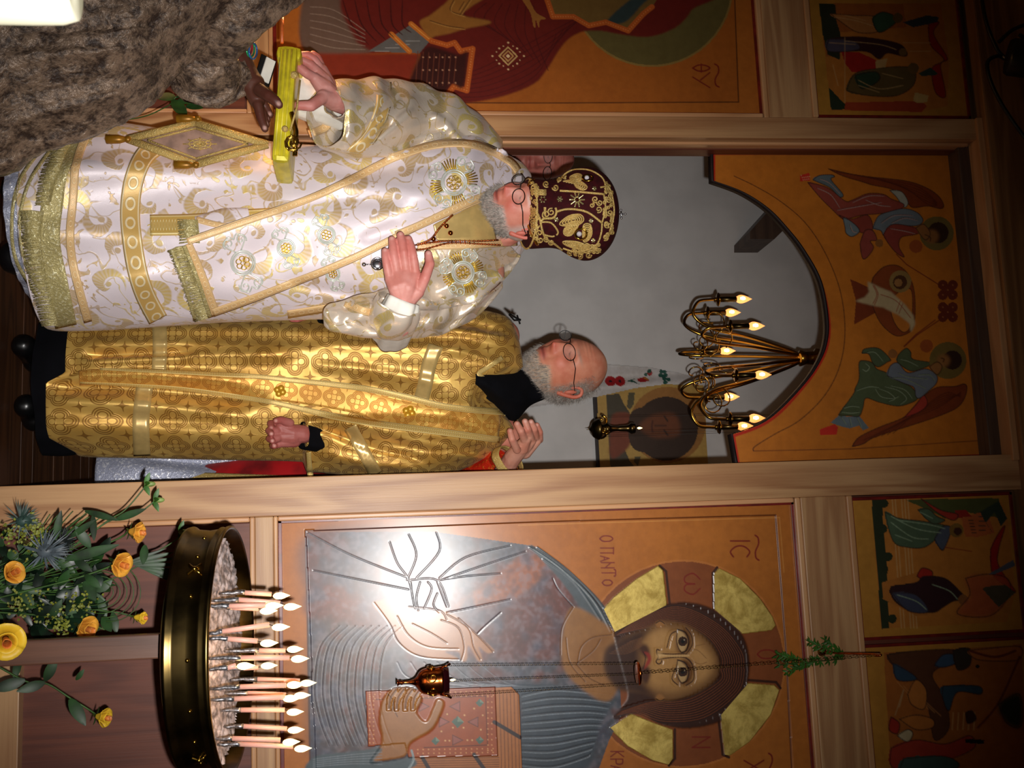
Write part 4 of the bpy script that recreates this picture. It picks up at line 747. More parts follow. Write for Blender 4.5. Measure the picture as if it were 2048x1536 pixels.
def skinmat(name, k=1.0):
    def f():
        n = X.nt.nodes.new('ShaderNodeVertexColor'); n.layer_name = 'Col'; g = noise(coord(), 220, 3, 0.6); g2 = noise(coord(), 26, 3)
        t = mix(smooth01(g2, 0.3, 0.7), (255, 255, 255), (236, 214, 208)); mm = X.nt.nodes.new('ShaderNodeMix'); mm.data_type = 'RGBA'; mm.blend_type = 'MULTIPLY'; mm.inputs[0].default_value = 1
        X.nt.links.new(n.outputs[0], mm.inputs[6]); X.nt.links.new(t.o, mm.inputs[7]); return X(mm.outputs[2]), {'h': g+g2*0.6, 'hd': 0.0006, 'hs': 0.5}
    return mat(name, f, 0.5, sss=0.08, spec=0.35)
M['skin'] = skinmat('skin'); M['hair_grey'] = plain('grey_hair', (196, 186, 176), 0.5, var=0.2, scale=120); M['hair_dark'] = plain('dark_hair', (30, 26, 24), 0.5)

# ---------------------------------------------------------------- cloth builders
def fold_field(V, folds):
    """push points towards the viewer side along drawn fold lines (pixels, height m, width px)"""
    if not folds: return V
    V = V.copy(); px, py = proj(V); Q = np.stack([px, py], 1); D = np.zeros(len(V))
    for pts, h, wd in folds:
        g = spline(pts, 5) if len(pts) > 2 else np.array(pts, float); best = np.full(len(V), 1e9); par = np.zeros(len(V)); n = len(g)-1
        for i in range(n):
            d = g[i+1]-g[i]; L = d@d+1e-9; t = np.clip(((Q-g[i])@d)/L, 0, 1); dd = np.hypot(*(Q-g[i]-t[:, None]*d).T); b = dd < best; best[b] = dd[b]; par[b] = (i+t[b])/n
        fade = np.clip(np.minimum(par, 1-par)*6, 0, 1); D += h*np.exp(-(best/wd)**2)*fade
    V[:, 1] -= D*FOLD_FRONT; return V
FOLD_FRONT = 1.0
def loft(rows, Yc, b, nr=90, ns=120, pw=2.0, pleats=(), folds=(), wr=0.002, ycurve=None, seed=1, back=None):
    R = spline([(r[0], r[1], r[2], (r[3] if len(r) > 3 else b), (r[4] if len(r) > 4 else Yc)) for r in rows], 12); s = np.linspace(0, len(R)-1, nr)
    R = np.stack([np.interp(s, np.arange(len(R)), R[:, k]) for k in range(5)], 1); V = np.zeros((nr, ns, 3)); UV = np.zeros((nr, ns, 2)); t = np.linspace(0, 2*np.pi, ns, endpoint=False)-np.pi/2
    for i in range(nr):
        L = at(R[i, 0], R[i, 1], R[i, 4]); Rr = at(R[i, 0], R[i, 2], R[i, 4]); c = (L+Rr)/2; a = (Rr-L)/2; m = 1.0
        for (nn, amp, ph) in pleats: m = m+amp*(1-i/nr*0.5)*np.sin(nn*t+ph+0.5*math.sin(i/nr*3+ph))
        ct = np.sign(np.cos(t))*np.abs(np.cos(t))**(2/pw); st = np.sign(np.sin(t))*np.abs(np.sin(t))**(2/pw)
        V[i] = c+np.outer(ct*m, a)+np.outer(st*m*R[i, 3], [0, 1, 0])
        d = np.linalg.norm(np.roll(V[i], -1, 0)-V[i], axis=1); u = np.concatenate([[0], np.cumsum(d)[:-1]]); UV[i, :, 0] = np.where(np.arange(ns) < ns//2, u, u-d.sum()); UV[i, :, 1] = c[2]
    P = V.reshape(-1, 3); st_ = np.tile(np.sin(t), nr); rg = np.random.default_rng(seed)
    for k in range(7):
        f = rg.uniform(8, 40, 3)*[1, .6, .5]; P[:, 1] -= wr*np.sin(P@f+rg.uniform(0, 6))*(st_ < .2)
    Q = fold_field(P, folds); P = np.where((st_ < 0.15)[:, None], Q, P); idx = np.arange(nr*ns).reshape(nr, ns); nx = np.roll(idx, -1, 1)
    F = np.stack([idx[:-1], nx[:-1], nx[1:], idx[1:]], -1).reshape(-1, 4); return P, F, UV.reshape(-1, 2)
def sleeve(path, ns=56, nr=60, flat=0.8, folds=(), wr=0.002, seed=3, pleat=0.05, open_end=True):
    """path: (px, py, Y, radius px)"""
    P = spline([tuple(at(p[0], p[1], p[2]))+(p[3]/ppm(p[2]),) for p in path], 12); s = np.linspace(0, len(P)-1, nr); P = np.stack([np.interp(s, np.arange(len(P)), P[:, k]) for k in range(4)], 1)
    T, N, B = frames(P[:, :3]); ey = np.array([0, 1., 0]); V = []; UV = []; L = 0; rg = np.random.default_rng(seed); ph = rg.uniform(0, 6, 4)
    for i in range(nr):
        n2 = ey-T[i]*(ey@T[i]); n2 /= np.linalg.norm(n2); n1 = np.cross(T[i], n2); L += 0 if i == 0 else np.linalg.norm(P[i, :3]-P[i-1, :3])
        for k in range(ns):
            a = 2*math.pi*k/ns; m = 1+pleat*math.sin(5*a+ph[0]+i*.06)+pleat*.7*math.sin(8*a+ph[1]-i*.05); r = P[i, 3]*m
            V.append(P[i, :3]+n1*math.cos(a)*r+n2*math.sin(a)*r*flat); UV.append((a*P[i, 3] if k < ns/2 else (a-2*math.pi)*P[i, 3], L))
    V = np.array(V)
    for k in range(6):
        f = rg.uniform(10, 60, 3); V[:, 1] -= wr*np.sin(V@f+rg.uniform(0, 6))
    V = fold_field(V, folds); idx = np.arange(nr*ns).reshape(nr, ns); nx = np.roll(idx, -1, 1); F = np.stack([idx[:-1], nx[:-1], nx[1:], idx[1:]], -1).reshape(-1, 4); return V, F, np.array(UV)
def solid(o, th=0.002):
    md = o.modifiers.new('thick', 'SOLIDIFY'); md.thickness = th; md.offset = -1; return o
class Drape:
    """lays strips and cords on cloth already built, following its surface"""
    def __init__(s, *meshes):
        V, F = join([(v, [list(q) for q in f]) for v, f in meshes]); s.t = BVHTree.FromPolygons([tuple(v) for v in V], F)
    def hit(s, px, py, off=0.003, dflt=-0.5):
        d = Vector(ray(px, py)); o = Vector(CAM)+d*0.6; h = s.t.ray_cast(o, d)
        if h[0] is None: return at(px, py, getattr(s, 'last', dflt)-off)
        s.last = h[0][1]; return np.array(h[0]-d*off)
    def strip(s, name, pts, wd, mat_, parent, off=0.003, n=None, m=5, dflt=-0.5, th=0.002, thick=True, smoothp=True, metric=False, **kw):
        """pts: centre line px; wd px width (scalar or list per point)"""
        g = spline(pts, 10) if (smoothp and len(pts) > 2) else spline(pts, 30) if len(pts) == 2 else np.array(pts, float)
        W = np.interp(np.linspace(0, 1, len(g)), np.linspace(0, 1, len(pts)), np.broadcast_to(np.asarray(wd, float), (len(pts),))); d = np.gradient(g, axis=0); d /= np.linalg.norm(d, axis=1)[:, None]+1e-9; nrm = np.stack([-d[:, 1], d[:, 0]], 1)
        V = []; UV = []; L = 0
        for i in range(len(g)):
            for k in range(m):
                q = g[i]+nrm[i]*W[i]*(k/(m-1)-0.5); V.append(s.hit(q[0], q[1], off, dflt))
            if i: L += np.linalg.norm(V[i*m+m//2]-V[(i-1)*m+m//2])
            wm = np.linalg.norm(V[i*m+m-1]-V[i*m]) if metric else 1
            for k in range(m): UV.append((L, k/(m-1)*wm))
        V = np.array(V); F = [[i*m+k, i*m+k+1, (i+1)*m+k+1, (i+1)*m+k] for i in range(len(g)-1) for k in range(m-1)]
        o = mesh(name, V, np.array(F), mat_, parent, True, uv=UV, **kw); return solid(o, th) if thick else o
    def cords(s, lines, r=0.0016, off=0.004, sm=True, seg=5, dflt=-0.5):
        out = []
        for pts in lines:
            g = spline(pts, 5) if (sm and len(pts) > 2) else np.array(pts, float); out.append(tube([s.hit(a, b, off, dflt) for a, b in g], r, seg))
        return join(out)
    def patch(s, name, pts, mat_, parent, off=0.003, dflt=-0.5, uvs=1.0, res=7, **kw):
        """filled polygon in px laid on the cloth"""
        g = np.array(pts, float); x0, y0 = g.min(0); x1, y1 = g.max(0); nx = max(2, int((x1-x0)/res)); ny = max(2, int((y1-y0)/res)); V = []; idx = {}
        def ins(x, y):
            c = False; n = len(g)
            for a in range(n):
                xa, ya = g[a]; xb, yb = g[(a+1) % n]
                if (y >= ya) != (y >= yb) and x < xa+(y-ya)/(yb-ya)*(xb-xa): c = not c
            return c
        F = []; UV = []
        def vid(i, j):
            if (i, j) not in idx:
                x = x0+(x1-x0)*i/nx; y = y0+(y1-y0)*j/ny; idx[(i, j)] = len(V); h = s.hit(x, y, off, dflt); V.append(h); UV.append((h[0]*uvs, h[2]*uvs))
            return idx[(i, j)]
        for i in range(nx):
            for j in range(ny):
                if ins(x0+(x1-x0)*(i+.5)/nx, y0+(y1-y0)*(j+.5)/ny): F.append([vid(i, j), vid(i+1, j), vid(i+1, j+1), vid(i, j+1)])
        o = mesh(name, V, np.array(F), mat_, parent, True, uv=UV, **kw); return solid(o, 0.002)
def ring(cx, cy, r, n=24, ry=None): return [(cx+r*math.cos(a), cy+(ry or r)*math.sin(a)) for a in np.linspace(0, 2*math.pi, n+1)]
def scroll(cx, cy, r, a0, sg=1, turns=1.3, n=14): return [(cx+r*(1-t*0.8)*math.cos(a0+sg*t*turns*2*math.pi), cy+r*(1-t*0.8)*math.sin(a0+sg*t*turns*2*math.pi)) for t in np.linspace(0, 1, n)]

# ---------------------------------------------------------------- heads and hands
def head(center, yw, nod, sc=1.0, roll=0.0, skin=(214, 150, 128), red=(206, 96, 84), beard=(196, 188, 176), bz=-0.02, hairc=(150, 140, 132), bald=0.07, eye_open=False):
    nu, nv = 120, 110; c, s_ = math.cos(yw), math.sin(yw); cn, sn = math.cos(nod), math.sin(nod)
    fw = np.array([s_*cn, -c*cn, -sn]); xr = np.array([c, s_, 0]); up = np.cross(fw, xr); cr, sr = math.cos(roll), math.sin(roll); xr, up = xr*cr+up*sr, up*cr-xr*sr
    th = np.linspace(0.001, np.pi-0.001, nv); ph = np.linspace(0, 2*np.pi, nu, endpoint=False); TH, PH = np.meshgrid(th, ph, indexing='ij')
    x = np.sin(TH)*np.sin(PH)*0.074; y = np.sin(TH)*np.cos(PH)*0.095; z = np.cos(TH)*0.118
    y = np.where(y < 0, y*1.02, y); front = np.clip(y/0.05, 0, 1); g = lambda x0, z0, sx, sz: np.exp(-((x-x0)/sx)**2-((z-z0)/sz)**2)
    low = np.clip((-z-0.02)/0.1, 0, 1); x = x*(1-0.34*low**1.2); y = np.where(y < 0, y*(1-0.45*low), y*(1-0.02*low)+0.004*low); flat = np.clip((y-0.07)/0.03, 0, 1); y -= 0.004*flat
    d = np.zeros_like(x)
    d += 0.021*np.exp(-(x/0.0105)**2)*np.clip((0.034-z)/0.055, 0, 1)**1.1*(z > -0.034)*np.clip((z+0.034)/0.010, 0, 1)
    d += 0.005*(g(0.012, -0.026, .007, .008)+g(-0.012, -0.026, .007, .008)); d -= 0.011*(g(.031, .018, .017, .013)+g(-.031, .018, .017, .013)); d += 0.006*(g(.031, .016, .012, .009)+g(-.031, .016, .012, .009))
    d += 0.005*np.exp(-((z-.037)/.009)**2)*np.exp(-(x/.05)**2); d += 0.004*(g(.044, -.012, .02, .018)+g(-.044, -.012, .02, .018)); d -= 0.003*(g(.022, -.036, .008, .02)+g(-.022, -.036, .008, .02))
    d += 0.005*np.exp(-(x/.024)**2)*(np.exp(-((z+.047)/.005)**2)+1.1*np.exp(-((z+.058)/.006)**2)); d -= 0.003*np.exp(-(x/.026)**2-((z+.0525)/.0022)**2); d += 0.009*g(0, -.088, .022, .016); d -= 0.002*g(0, -.07, .02, .006)
    d -= 0.0015*sum(np.exp(-((z-q)/.0018)**2) for q in (.056, .066, .076))*np.exp(-(x/.04)**2); y = y+d*front
    col = np.ones(x.shape+(3,))*lin(skin); R_ = lin(red)
    def tint(m, cc): 
        nonlocal col; m = np.clip(m, 0, 1)[..., None]; col = col*(1-m)+np.asarray(cc)*m
    tint(front*(0.75*g(0, -.022, .016, .014)+0.5*(g(.042, -.012, .022, .02)+g(-.042, -.012, .022, .02))), R_); tint(0.3*front*(g(.031, .005, .016, .006)+g(-.031, .005, .016, .006)), lin((170, 90, 84)))
    tint(0.85*front*np.exp(-(x/.023)**6)*np.exp(-((z+.053)/.009)**4), lin((176, 88, 80))); tint(0.9*front*np.exp(-(x/.024)**6-((z+.0525)/.0016)**2), lin((70, 30, 28)))
    for sx in (-1, 1):
        zz = .0135+0.35*(x-sx*.031)**2/.012; tint(0.9*front*np.exp(-((x-sx*.031)/.0135)**6-((z-zz)/.0014)**2), lin((60, 34, 30)))
        if eye_open: tint(front*np.exp(-((x-sx*.031)/.011)**4-((z-.0165)/.003)**4), lin((200, 190, 184))); tint(front*np.exp(-((x-sx*.031+.002)**2+(z-.0165)**2)/.0032**2), lin((40, 36, 40)))
        tint(0.55*front*np.exp(-((x-sx*.032)/.018)**4-((z-.036-0.004*np.abs(x)/.03)/.004)**2), lin(hairc))
    bd = np.clip((bz-z-0.012*np.exp(-(x/.03)**2)*0)/.012, 0, 1)*(y > -0.03); mk = 1-front*np.exp(-(x/.024)**4-((z+.054)/.011)**4); jawm = np.clip((np.abs(x)-.03)/.012, 0, 1); bd = np.clip((bz-0.012+0.02*jawm-z)/.012, 0, 1)*(y > -.04)*(1-front*np.exp(-(x/.03)**6-((z+.015)/.018)**4))*mk
    if beard is not None: tint(bd*0.85, lin(beard))
    hm = np.clip((.028-y)/.022, 0, 1)*np.clip((z+.045+.03*np.clip(-y/.05, 0, 1))/.02, 0, 1)*np.clip((bald+.02-z+np.clip(-y-.03, 0, .1)*1.1)/.035, 0, 1)
    if hairc is not None: tint(hm*0.85, lin(hairc))
    P = np.stack([x, y, z], -1)*sc; W = center+P[..., 0:1]*xr+P[..., 1:2]*fw+P[..., 2:3]*up
    idx = np.arange(nu*nv).reshape(nv, nu); nx = np.roll(idx, -1, 1); F = np.stack([idx[:-1], nx[:-1], nx[1:], idx[1:]], -1).reshape(-1, 4)
    loc = lambda a, b, c_: center+(xr*a+fw*b+up*c_)*sc
    V = [W.reshape(-1, 3)]; FF = [F.tolist()]; CC = [col.reshape(-1, 3)]; ears = []
    for sx in (-1, 1):
        o_ = [(sx*.073, -.004, -.028), (sx*.080, -.010, -.012), (sx*.086, -.018, .012), (sx*.084, -.016, .030), (sx*.077, -.004, .034), (sx*.074, .004, .022), (sx*.073, .004, .006)]
        ears.append(tube(spline([loc(*p) for p in o_], 4), np.interp(np.linspace(0, 1, 25), [0, .15, .7, 1], [.008, .006, .0045, .003])*sc, 8)); ears.append(ball(loc(sx*.077, -.006, .004), .011*sc, 10, (.6, .9, 1.6))); ears.append(ball(loc(sx*.075, -.004, -.026), .007*sc, 8))
    EV, EF = join(ears); n0 = len(V[0]); allV = np.vstack([V[0], np.array(EV)]); allF = FF[0]+[[i+n0 for i in q] for q in EF]; allC = np.vstack([CC[0], np.ones((len(EV), 3))*(lin(skin)*.5+R_*.5)])
    info = dict(x=x*sc, y=y*sc, z=z*sc, W=W, bd=bd, hm=hm, loc=loc, fw=fw, up=up, xr=xr, sc=sc)
    return allV, allF, allC, info
def strands(name, info, m, n, ln, mat_, parent, droop=0.8, r=0.0007, spread=0.25, seed=5, fwd=0.3):
    rg = np.random.default_rng(seed); w_ = (m*np.clip(np.sin(np.linspace(0.001, np.pi-0.001, m.shape[0]))[:, None], 0, 1)).ravel(); w_ = w_/w_.sum(); pick = rg.choice(len(w_), n, p=w_); W = info['W'].reshape(-1, 3); cen = info['loc'](0, 0, 0); parts = []
    V = []; F = []; base = 0
    for i in pick:
        p = W[i]; nrm = p-cen; nrm /= np.linalg.norm(nrm); d = nrm*(1-droop)+np.array([0, 0, -1])*droop+info['fw']*fwd*0.3+rg.normal(0, spread, 3); d /= np.linalg.norm(d); L = ln*rg.uniform(.6, 1.1)*info['sc']; cur = p-nrm*.001; a = np.cross(d, nrm); a /= np.linalg.norm(a)+1e-9
        for q in range(4):
            rr = r*(1-q/3.2); b = np.cross(a, d)
            for k in range(3): t = 2.094*k; V.append(cur+(a*math.cos(t)+b*math.sin(t))*rr)
            cur = cur+d*L/3; d = d+np.array([0, 0, -.25])*droop+nrm*.1+rg.normal(0, spread*.5, 3); d /= np.linalg.norm(d)
        for q in range(3):
            for k in range(3): k2 = (k+1) % 3; F.append([base+q*3+k, base+q*3+k2, base+q*3+3+k2, base+q*3+3+k])
        base += 12
    return mesh(name, V, np.array(F), mat_, parent, True)
def glasses(info, parent, rim=(.026, .0155), thick=0.0014):
    loc = info['loc']; t = []; zc, yc = .014, .106
    for sx in (-1, 1):
        t.append(tube([loc(sx*.032+rim[0]*math.cos(a), yc-0.012*abs(sx*.032+rim[0]*math.cos(a))/.05, zc+rim[1]*math.sin(a)) for a in np.linspace(0, 2*math.pi, 25)], thick, 6))
        t.append(tube([loc(sx*.056, yc-.014, zc+.006), loc(sx*.074, yc-.03, zc+.008), loc(sx*.08, .03, .014), loc(sx*.08, -.012, .016), loc(sx*.079, -.022, .0)], thick, 6))
    t.append(tube(spline([loc(-.009, yc, zc+.006), loc(0, yc+.005, zc+.009), loc(.009, yc, zc+.006)], 4), thick, 6)); V, F = join(t); o = mesh('spectacles', V, F, M['wire'], parent)
    for sx in (-1, 1):
        c_ = loc(sx*.032, yc-.007, zc); V, F = lathe([(1e-4, 0), (rim[0]*.7*info['sc'], 0.0006), (rim[0]*.72*info['sc'], -.0006), (1e-4, -.0006)], 20, c_, info['fw']); V = [c_+(np.array(v)-c_)@np.eye(3) for v in V]; V = [c_+info['xr']*((v-c_)@info['xr'])*1.3+info['up']*((v-c_)@info['up'])*.92+info['fw']*((v-c_)@info['fw']) for v in V]; mesh('lens', V, F, M['glass'], o)
    return o
def hand(fingers, palm, skin=(214, 152, 136), nail=True, voxel=0.0022, extra=()):
    """fingers and palm: chains of (px, py, Y, radius m)"""
    cv = lambda ch: [(at(a, b, c_), r) for a, b, c_, r in ch]; V, F = blob([cv(ch) for ch in fingers]+[cv(ch) for ch in palm]+[cv(ch) for ch in extra], voxel, 5)
    col = np.ones((len(V), 3))*lin(skin); s2 = lin(tuple(q*f for q, f in zip(skin, (.96, .74, .74))))
    for ch in fingers:
        for p, r in cv(ch)[1:]:
            d = np.linalg.norm(V-p, axis=1); m = (np.exp(-(d/(r*1.3))**2)*0.6)[:, None]; col = col*(1-m)+s2*m
        p, r = cv(ch)[-1]; tip = np.exp(-(np.linalg.norm(V-(p+np.array([0, -r*.8, 0])), axis=1)/(r*.55))**4)[:, None]*0.55; col = col*(1-tip)+lin((236, 196, 184))*tip
    return V, F, col
def body_mesh(name, parent, pieces, label=None):
    V, F = join([(v, f) for v, f, c_ in pieces]); col = np.vstack([c_ for _, _, c_ in pieces]); return mesh(name, V, F, M['skin'], parent, True, col=col, label=label)
def torso(cx, Yc, ztop, skin, shoulder=0.17, zlow=0.16, lean=0.0):
    ch = [[((cx-.09, Yc, zlow), .05), ((cx-.09, Yc, 0.48), .06), ((cx-.08, Yc, .85), .08)], [((cx+.09, Yc, zlow), .05), ((cx+.09, Yc, .48), .06), ((cx+.08, Yc, .85), .08)], [((cx-.06, Yc, .9), .1), ((cx-.07, Yc, 1.2), .1), ((cx-shoulder+.03, Yc, ztop), .06)], [((cx+.06, Yc, .9), .1), ((cx+.07, Yc, 1.2), .1), ((cx+shoulder-.03, Yc, ztop), .06)], [((cx, Yc, ztop), .07), ((cx+lean, Yc-.01, ztop+.1), .052)]]
    V, F = blob(ch, 0.014, 3); return V, F, np.where((V[:, 2] < .9)[:, None], lin((9, 9, 12)), lin(skin))
# ================================================================ the priest in gold (stands inside the doorway)
YP = 0.27
priest = thing('person', 'person in gold brocade robes, black collar and spectacles standing in the doorway, head turned', 'person', at(60, 760, YP))
hc = at(1128, 741, YP-0.02)
hV, hF, hC, hi = head(hc, -0.62, 0.16, 1.17, 0.03, (214, 144, 116), (204, 92, 76), (190, 178, 156), -0.045, (150, 142, 132), 0.062)
tc = at(960, 770, YP); tV = torso(tc[0], YP+.03, at(1010, 760, YP)[2], (200, 130, 110), 0.19)
nk = blob([[(hc+np.array([0.01, .02, -.05]), .058), ((tc[0]-.01, YP+.04, at(1000, 760, YP)[2]), .062)]], .006)
hnd1 = hand([[(556, 848, 0.095, .013), (541, 847, 0.085, .0105), (543, 856, 0.065, .009)], [(553, 862, 0.075, .013), (538, 862, 0.065, .0105), (543, 868, 0.045, .009)], [(555, 876, 0.075, .013), (539, 878, 0.065, .0105), (545, 882, 0.045, .009)], [(558, 888, 0.095, .012), (545, 892, 0.085, .0095), (549, 892, 0.065, .009)], [(580, 846, 0.075, .013), (562, 840, 0.055, .011), (552, 842, 0.045, .0095)]],
    [[(606, 868, 0.105, .027), (585, 866, 0.095, .026), (562, 855, 0.085, .018)], [(585, 872, 0.095, .026), (562, 872, 0.085, .018)], [(588, 880, 0.105, .023), (564, 885, 0.095, .015)], [(606, 868, 0.105, .027), (640, 872, 0.27, .026)]], (176, 106, 100))
hnd2 = hand([[(585, 630, -.02, .012), (566, 632, -.03, .010), (562, 628, -.04, .009)], [(585, 622, -.02, .012), (564, 622, -.03, .010), (560, 618, -.04, .009)], [(590, 614, 0, .012), (568, 612, -.01, .010), (564, 610, -.01, .009)], [(600, 606, 0, .011), (580, 602, 0, .009), (574, 602, 0, .008)], [(612, 632, -.02, .012), (594, 638, -.04, .010), (584, 638, -.04, .009)]],
    [[(636, 622, 0, .024), (600, 622, -.01, .024)], [(636, 622, 0, .024), (690, 630, .05, .03)]], (190, 118, 118))
body_mesh('body', priest, [(hV, hF, hC), tV, (nk[0], nk[1], np.ones((len(nk[0]), 3))*lin((200, 128, 104))), hnd1, hnd2])
strands('beard', hi, hi['bd'], 3400, .019, M['hair_grey'], priest, .75, .0006, .22, 3)
strands('hair', hi, hi['hm'], 4200, .02, M['hair_grey'], priest, .45, .0006, .3, 4)
glasses(hi, priest)
# black cassock, shoes
cas = loft([(86, 650, 905, .12), (140, 645, 905, .13), (220, 660, 890, .09), (500, 680, 870, .09), (800, 690, 860, .09), (960, 690, 860, .11), (1015, 715, 830, .08), (1045, 722, 800, .062), (1062, 728, 796, .056)], YP+.02, .14, 60, 80, pleats=((9, .03, 1), (5, .03, 2)))
mesh('cassock', cas[0], cas[1], M['black'], priest)
for px_, py_, dy in ((66, 722, .10), (62, 838, .14)):
    V, F = blob([[(at(px_, py_, YP+.06)*[1, 1, 0]+[0, 0, .045], .04), (at(px_, py_, YP+dy)*[1, 1, 0]+[-.01, 0, .04], .042), (at(px_, py_, YP+dy)*[1, 1, 0]+[-.02, -.14, .035], .036)]], .006); mesh('shoe', V, F, M['leather'], priest)
trs = [(at(74, 725, YP), at(300, 725, YP))]
# inner long robe
pf = [([(150, 690), (350, 690), (650, 700)], .022, 16), ([(150, 728), (330, 716), (600, 714)], .026, 12), ([(160, 712), (400, 704)], -.03, 9), ([(130, 770), (300, 778), (540, 800)], -.03, 14), ([(130, 800), (300, 815), (520, 838)], .018, 14), ([(160, 660), (500, 662), (700, 668)], .016, 14), ([(120, 850), (300, 862), (500, 872)], .02, 18), ([(150, 755), (300, 750), (500, 765)], .02, 12)]
cf = [([(640, 835), (760, 870), (900, 905), (985, 930)], .022, 10), ([(620, 850), (720, 886), (860, 925)], -.02, 8), ([(700, 850), (820, 868), (1000, 890)], .02, 9), ([(740, 880), (860, 900), (960, 905)], -.02, 7), ([(620, 690), (800, 694), (960, 700)], .016, 14), ([(760, 640), (900, 640), (1010, 665)], -.02, 10), ([(800, 660), (920, 664), (1020, 680)], .024, 10), ([(850, 625), (950, 632)], .02, 8), ([(700, 760), (850, 800), (980, 820)], .012, 14), ([(620, 730), (740, 740), (900, 770)], -.012, 10), ([(880, 700), (960, 715), (1020, 740)], .014, 9), ([(900, 830), (960, 855), (1010, 865)], -.018, 8), ([(640, 900), (760, 930), (850, 945)], .02, 10)]
rob = loft([(155, 632, 906, .15), (172, 631, 912, .155), (300, 627, 915, .158), (450, 625, 918, .162), (590, 624, 921, .168), (650, 621, 928, .176), (760, 618, 952, .185), (860, 612, 955, .18), (930, 618, 935, .165), (985, 628, 905, .14), (1015, 640, 880, .115), (1032, 668, 850, .09), (1040, 700, 815, .07)], YP, .18, 300, 230, 2.15, ((6, .012, .4), (11, .007, 2)), pf+cf, .002, seed=8)
V = rob[0]; px_, py_ = proj(V); fr = V[:, 1] < YP+.02
V[:, 2] -= (px_ < 260)*np.clip((260-px_)/110, 0, 1)*0.055*np.clip((py_-745)/20, 0, 1)*np.clip((905-py_)/30, 0, 1)
V[:, 2] -= np.clip(1-np.hypot((px_-1030)/95, (py_-795)/62), 0, 1)*0.10*(V[:, 1] < YP)
V[:, 1] -= .034*np.clip((px_-606)/8, 0, 1)*np.clip((py_-832)/14, 0, 1)*fr*np.clip((1000-px_)/200, 0, 1)
V[:, 0] += .034*np.clip((px_-606)/8, 0, 1)*np.clip((py_-880)/40, 0, 1)*np.clip((800-px_)/190, 0, 1)
solid(mesh('gold_robe', V, rob[1], M['quatrefoil'], priest, uv=rob[2]), .003)
DP = Drape((V, rob[1]))
DP.strip('stole', [(1000, 850), (900, 840), (812, 826), (708, 800), (600, 784), (500, 774), (400, 764), (300, 758), (200, 754), (158, 756)], [52, 56, 58, 52, 46, 44, 40, 36, 32, 30], M['brocade_orange'], priest, .005, m=9, dflt=.1, metric=True, label='orange gold front stole')
DP.strip('piping', [(1010, 862-38), (900, 815), (812, 794), (708, 774), (578, 760), (500, 752), (335, 743), (200, 738)], [13, 13, 13, 12, 10, 9, 7, 4], M['rib'], priest, .008, m=4, dflt=.1)
DP.strip('piping', [(1000, 880), (900, 866), (760, 848), (656, 830), (552, 806), (478, 794), (342, 776), (160, 766)], [13, 13, 13, 12, 10, 9, 7, 4], M['rib'], priest, .008, m=4, dflt=.1)
for cx, cy, r in ((818, 824, 12), (560, 782, 11)):
    for k in range(4): a = k*math.pi/2+.4; V, F = lathe([(.0001, .003), (r*.55/ppm(.1), .003), (r*.6/ppm(.1), 0)], 12, DP.hit(cx+r*.55*math.cos(a), cy+r*.55*math.sin(a), .005), -ray(cx, cy)); mesh('appliqued_cross', V, F, plain('cross_satin%d' % k, (216, 160, 40), .35, .3, var=.02) if k == 0 and cx == 818 else bpy.data.materials['cross_satin0'], priest)
DP.strip('cross_band', [(872, 690), (858, 730), (850, 770), (842, 800)], 30, M['gold_satin'], priest, .005, dflt=.1)
DP.strip('cross_band', [(700, 855), (728, 905), (752, 950)], 26, M['gold_satin'], priest, .005, dflt=.1)
DP.strip('cross_band', [(318, 640), (320, 690), (318, 738)], 29, M['gold_satin'], priest, .004, dflt=.1)
DP.strip('cross_band', [(290, 768), (282, 840), (284, 912)], 34, M['gold_satin'], priest, .004, dflt=.1)
DP.strip('hem_braid', [(616, 905), (618, 930), (622, 958)], 12, M['rib'], priest, .007, m=4, dflt=.1)
DP.strip('neckline_braid', [(1005, 715), (975, 735), (958, 748), (975, 762), (1000, 790), (1014, 830)], 9, M['rib'], priest, .006, m=4, dflt=.15)
sl = sleeve([(606, 872, .11, 26), (640, 874, .15, 30), (700, 878, .22, 30)], 30, 14); mesh('cuff', sl[0], sl[1], M['black'], priest, label='black under sleeve')
sl = sleeve([(640, 622, 0.0, 24), (700, 626, .04, 30)], 30, 14); mesh('cuff', sl[0], sl[1], M['black'], priest, label='black under sleeve')
# dark collar showing above the cape and a microphone clip on the shoulder
col_ = loft([(950, 745, 770, .03, YP-.15), (975, 740, 795, .075, YP-.08), (1000, 738, 826, .10, YP-.03), (1030, 736, 842, .09, YP), (1060, 740, 812, .06, YP+.01), (1090, 745, 798, .052, YP+.01)], YP, .08, 40, 60, folds=[([(960, 760), (1010, 800), (1060, 800)], .008, 8)])
mesh('collar', col_[0], col_[1], M['black'], priest)
V, F = join([tube([at(1018, 628, YP), at(1030, 638, YP), at(1042, 640, YP)], [.004, .008, .003], 8), tube([at(1034, 630, YP), at(1040, 648, YP)], .003, 6)]); mesh('clip_microphone', V, F, M['black_metal'], priest)

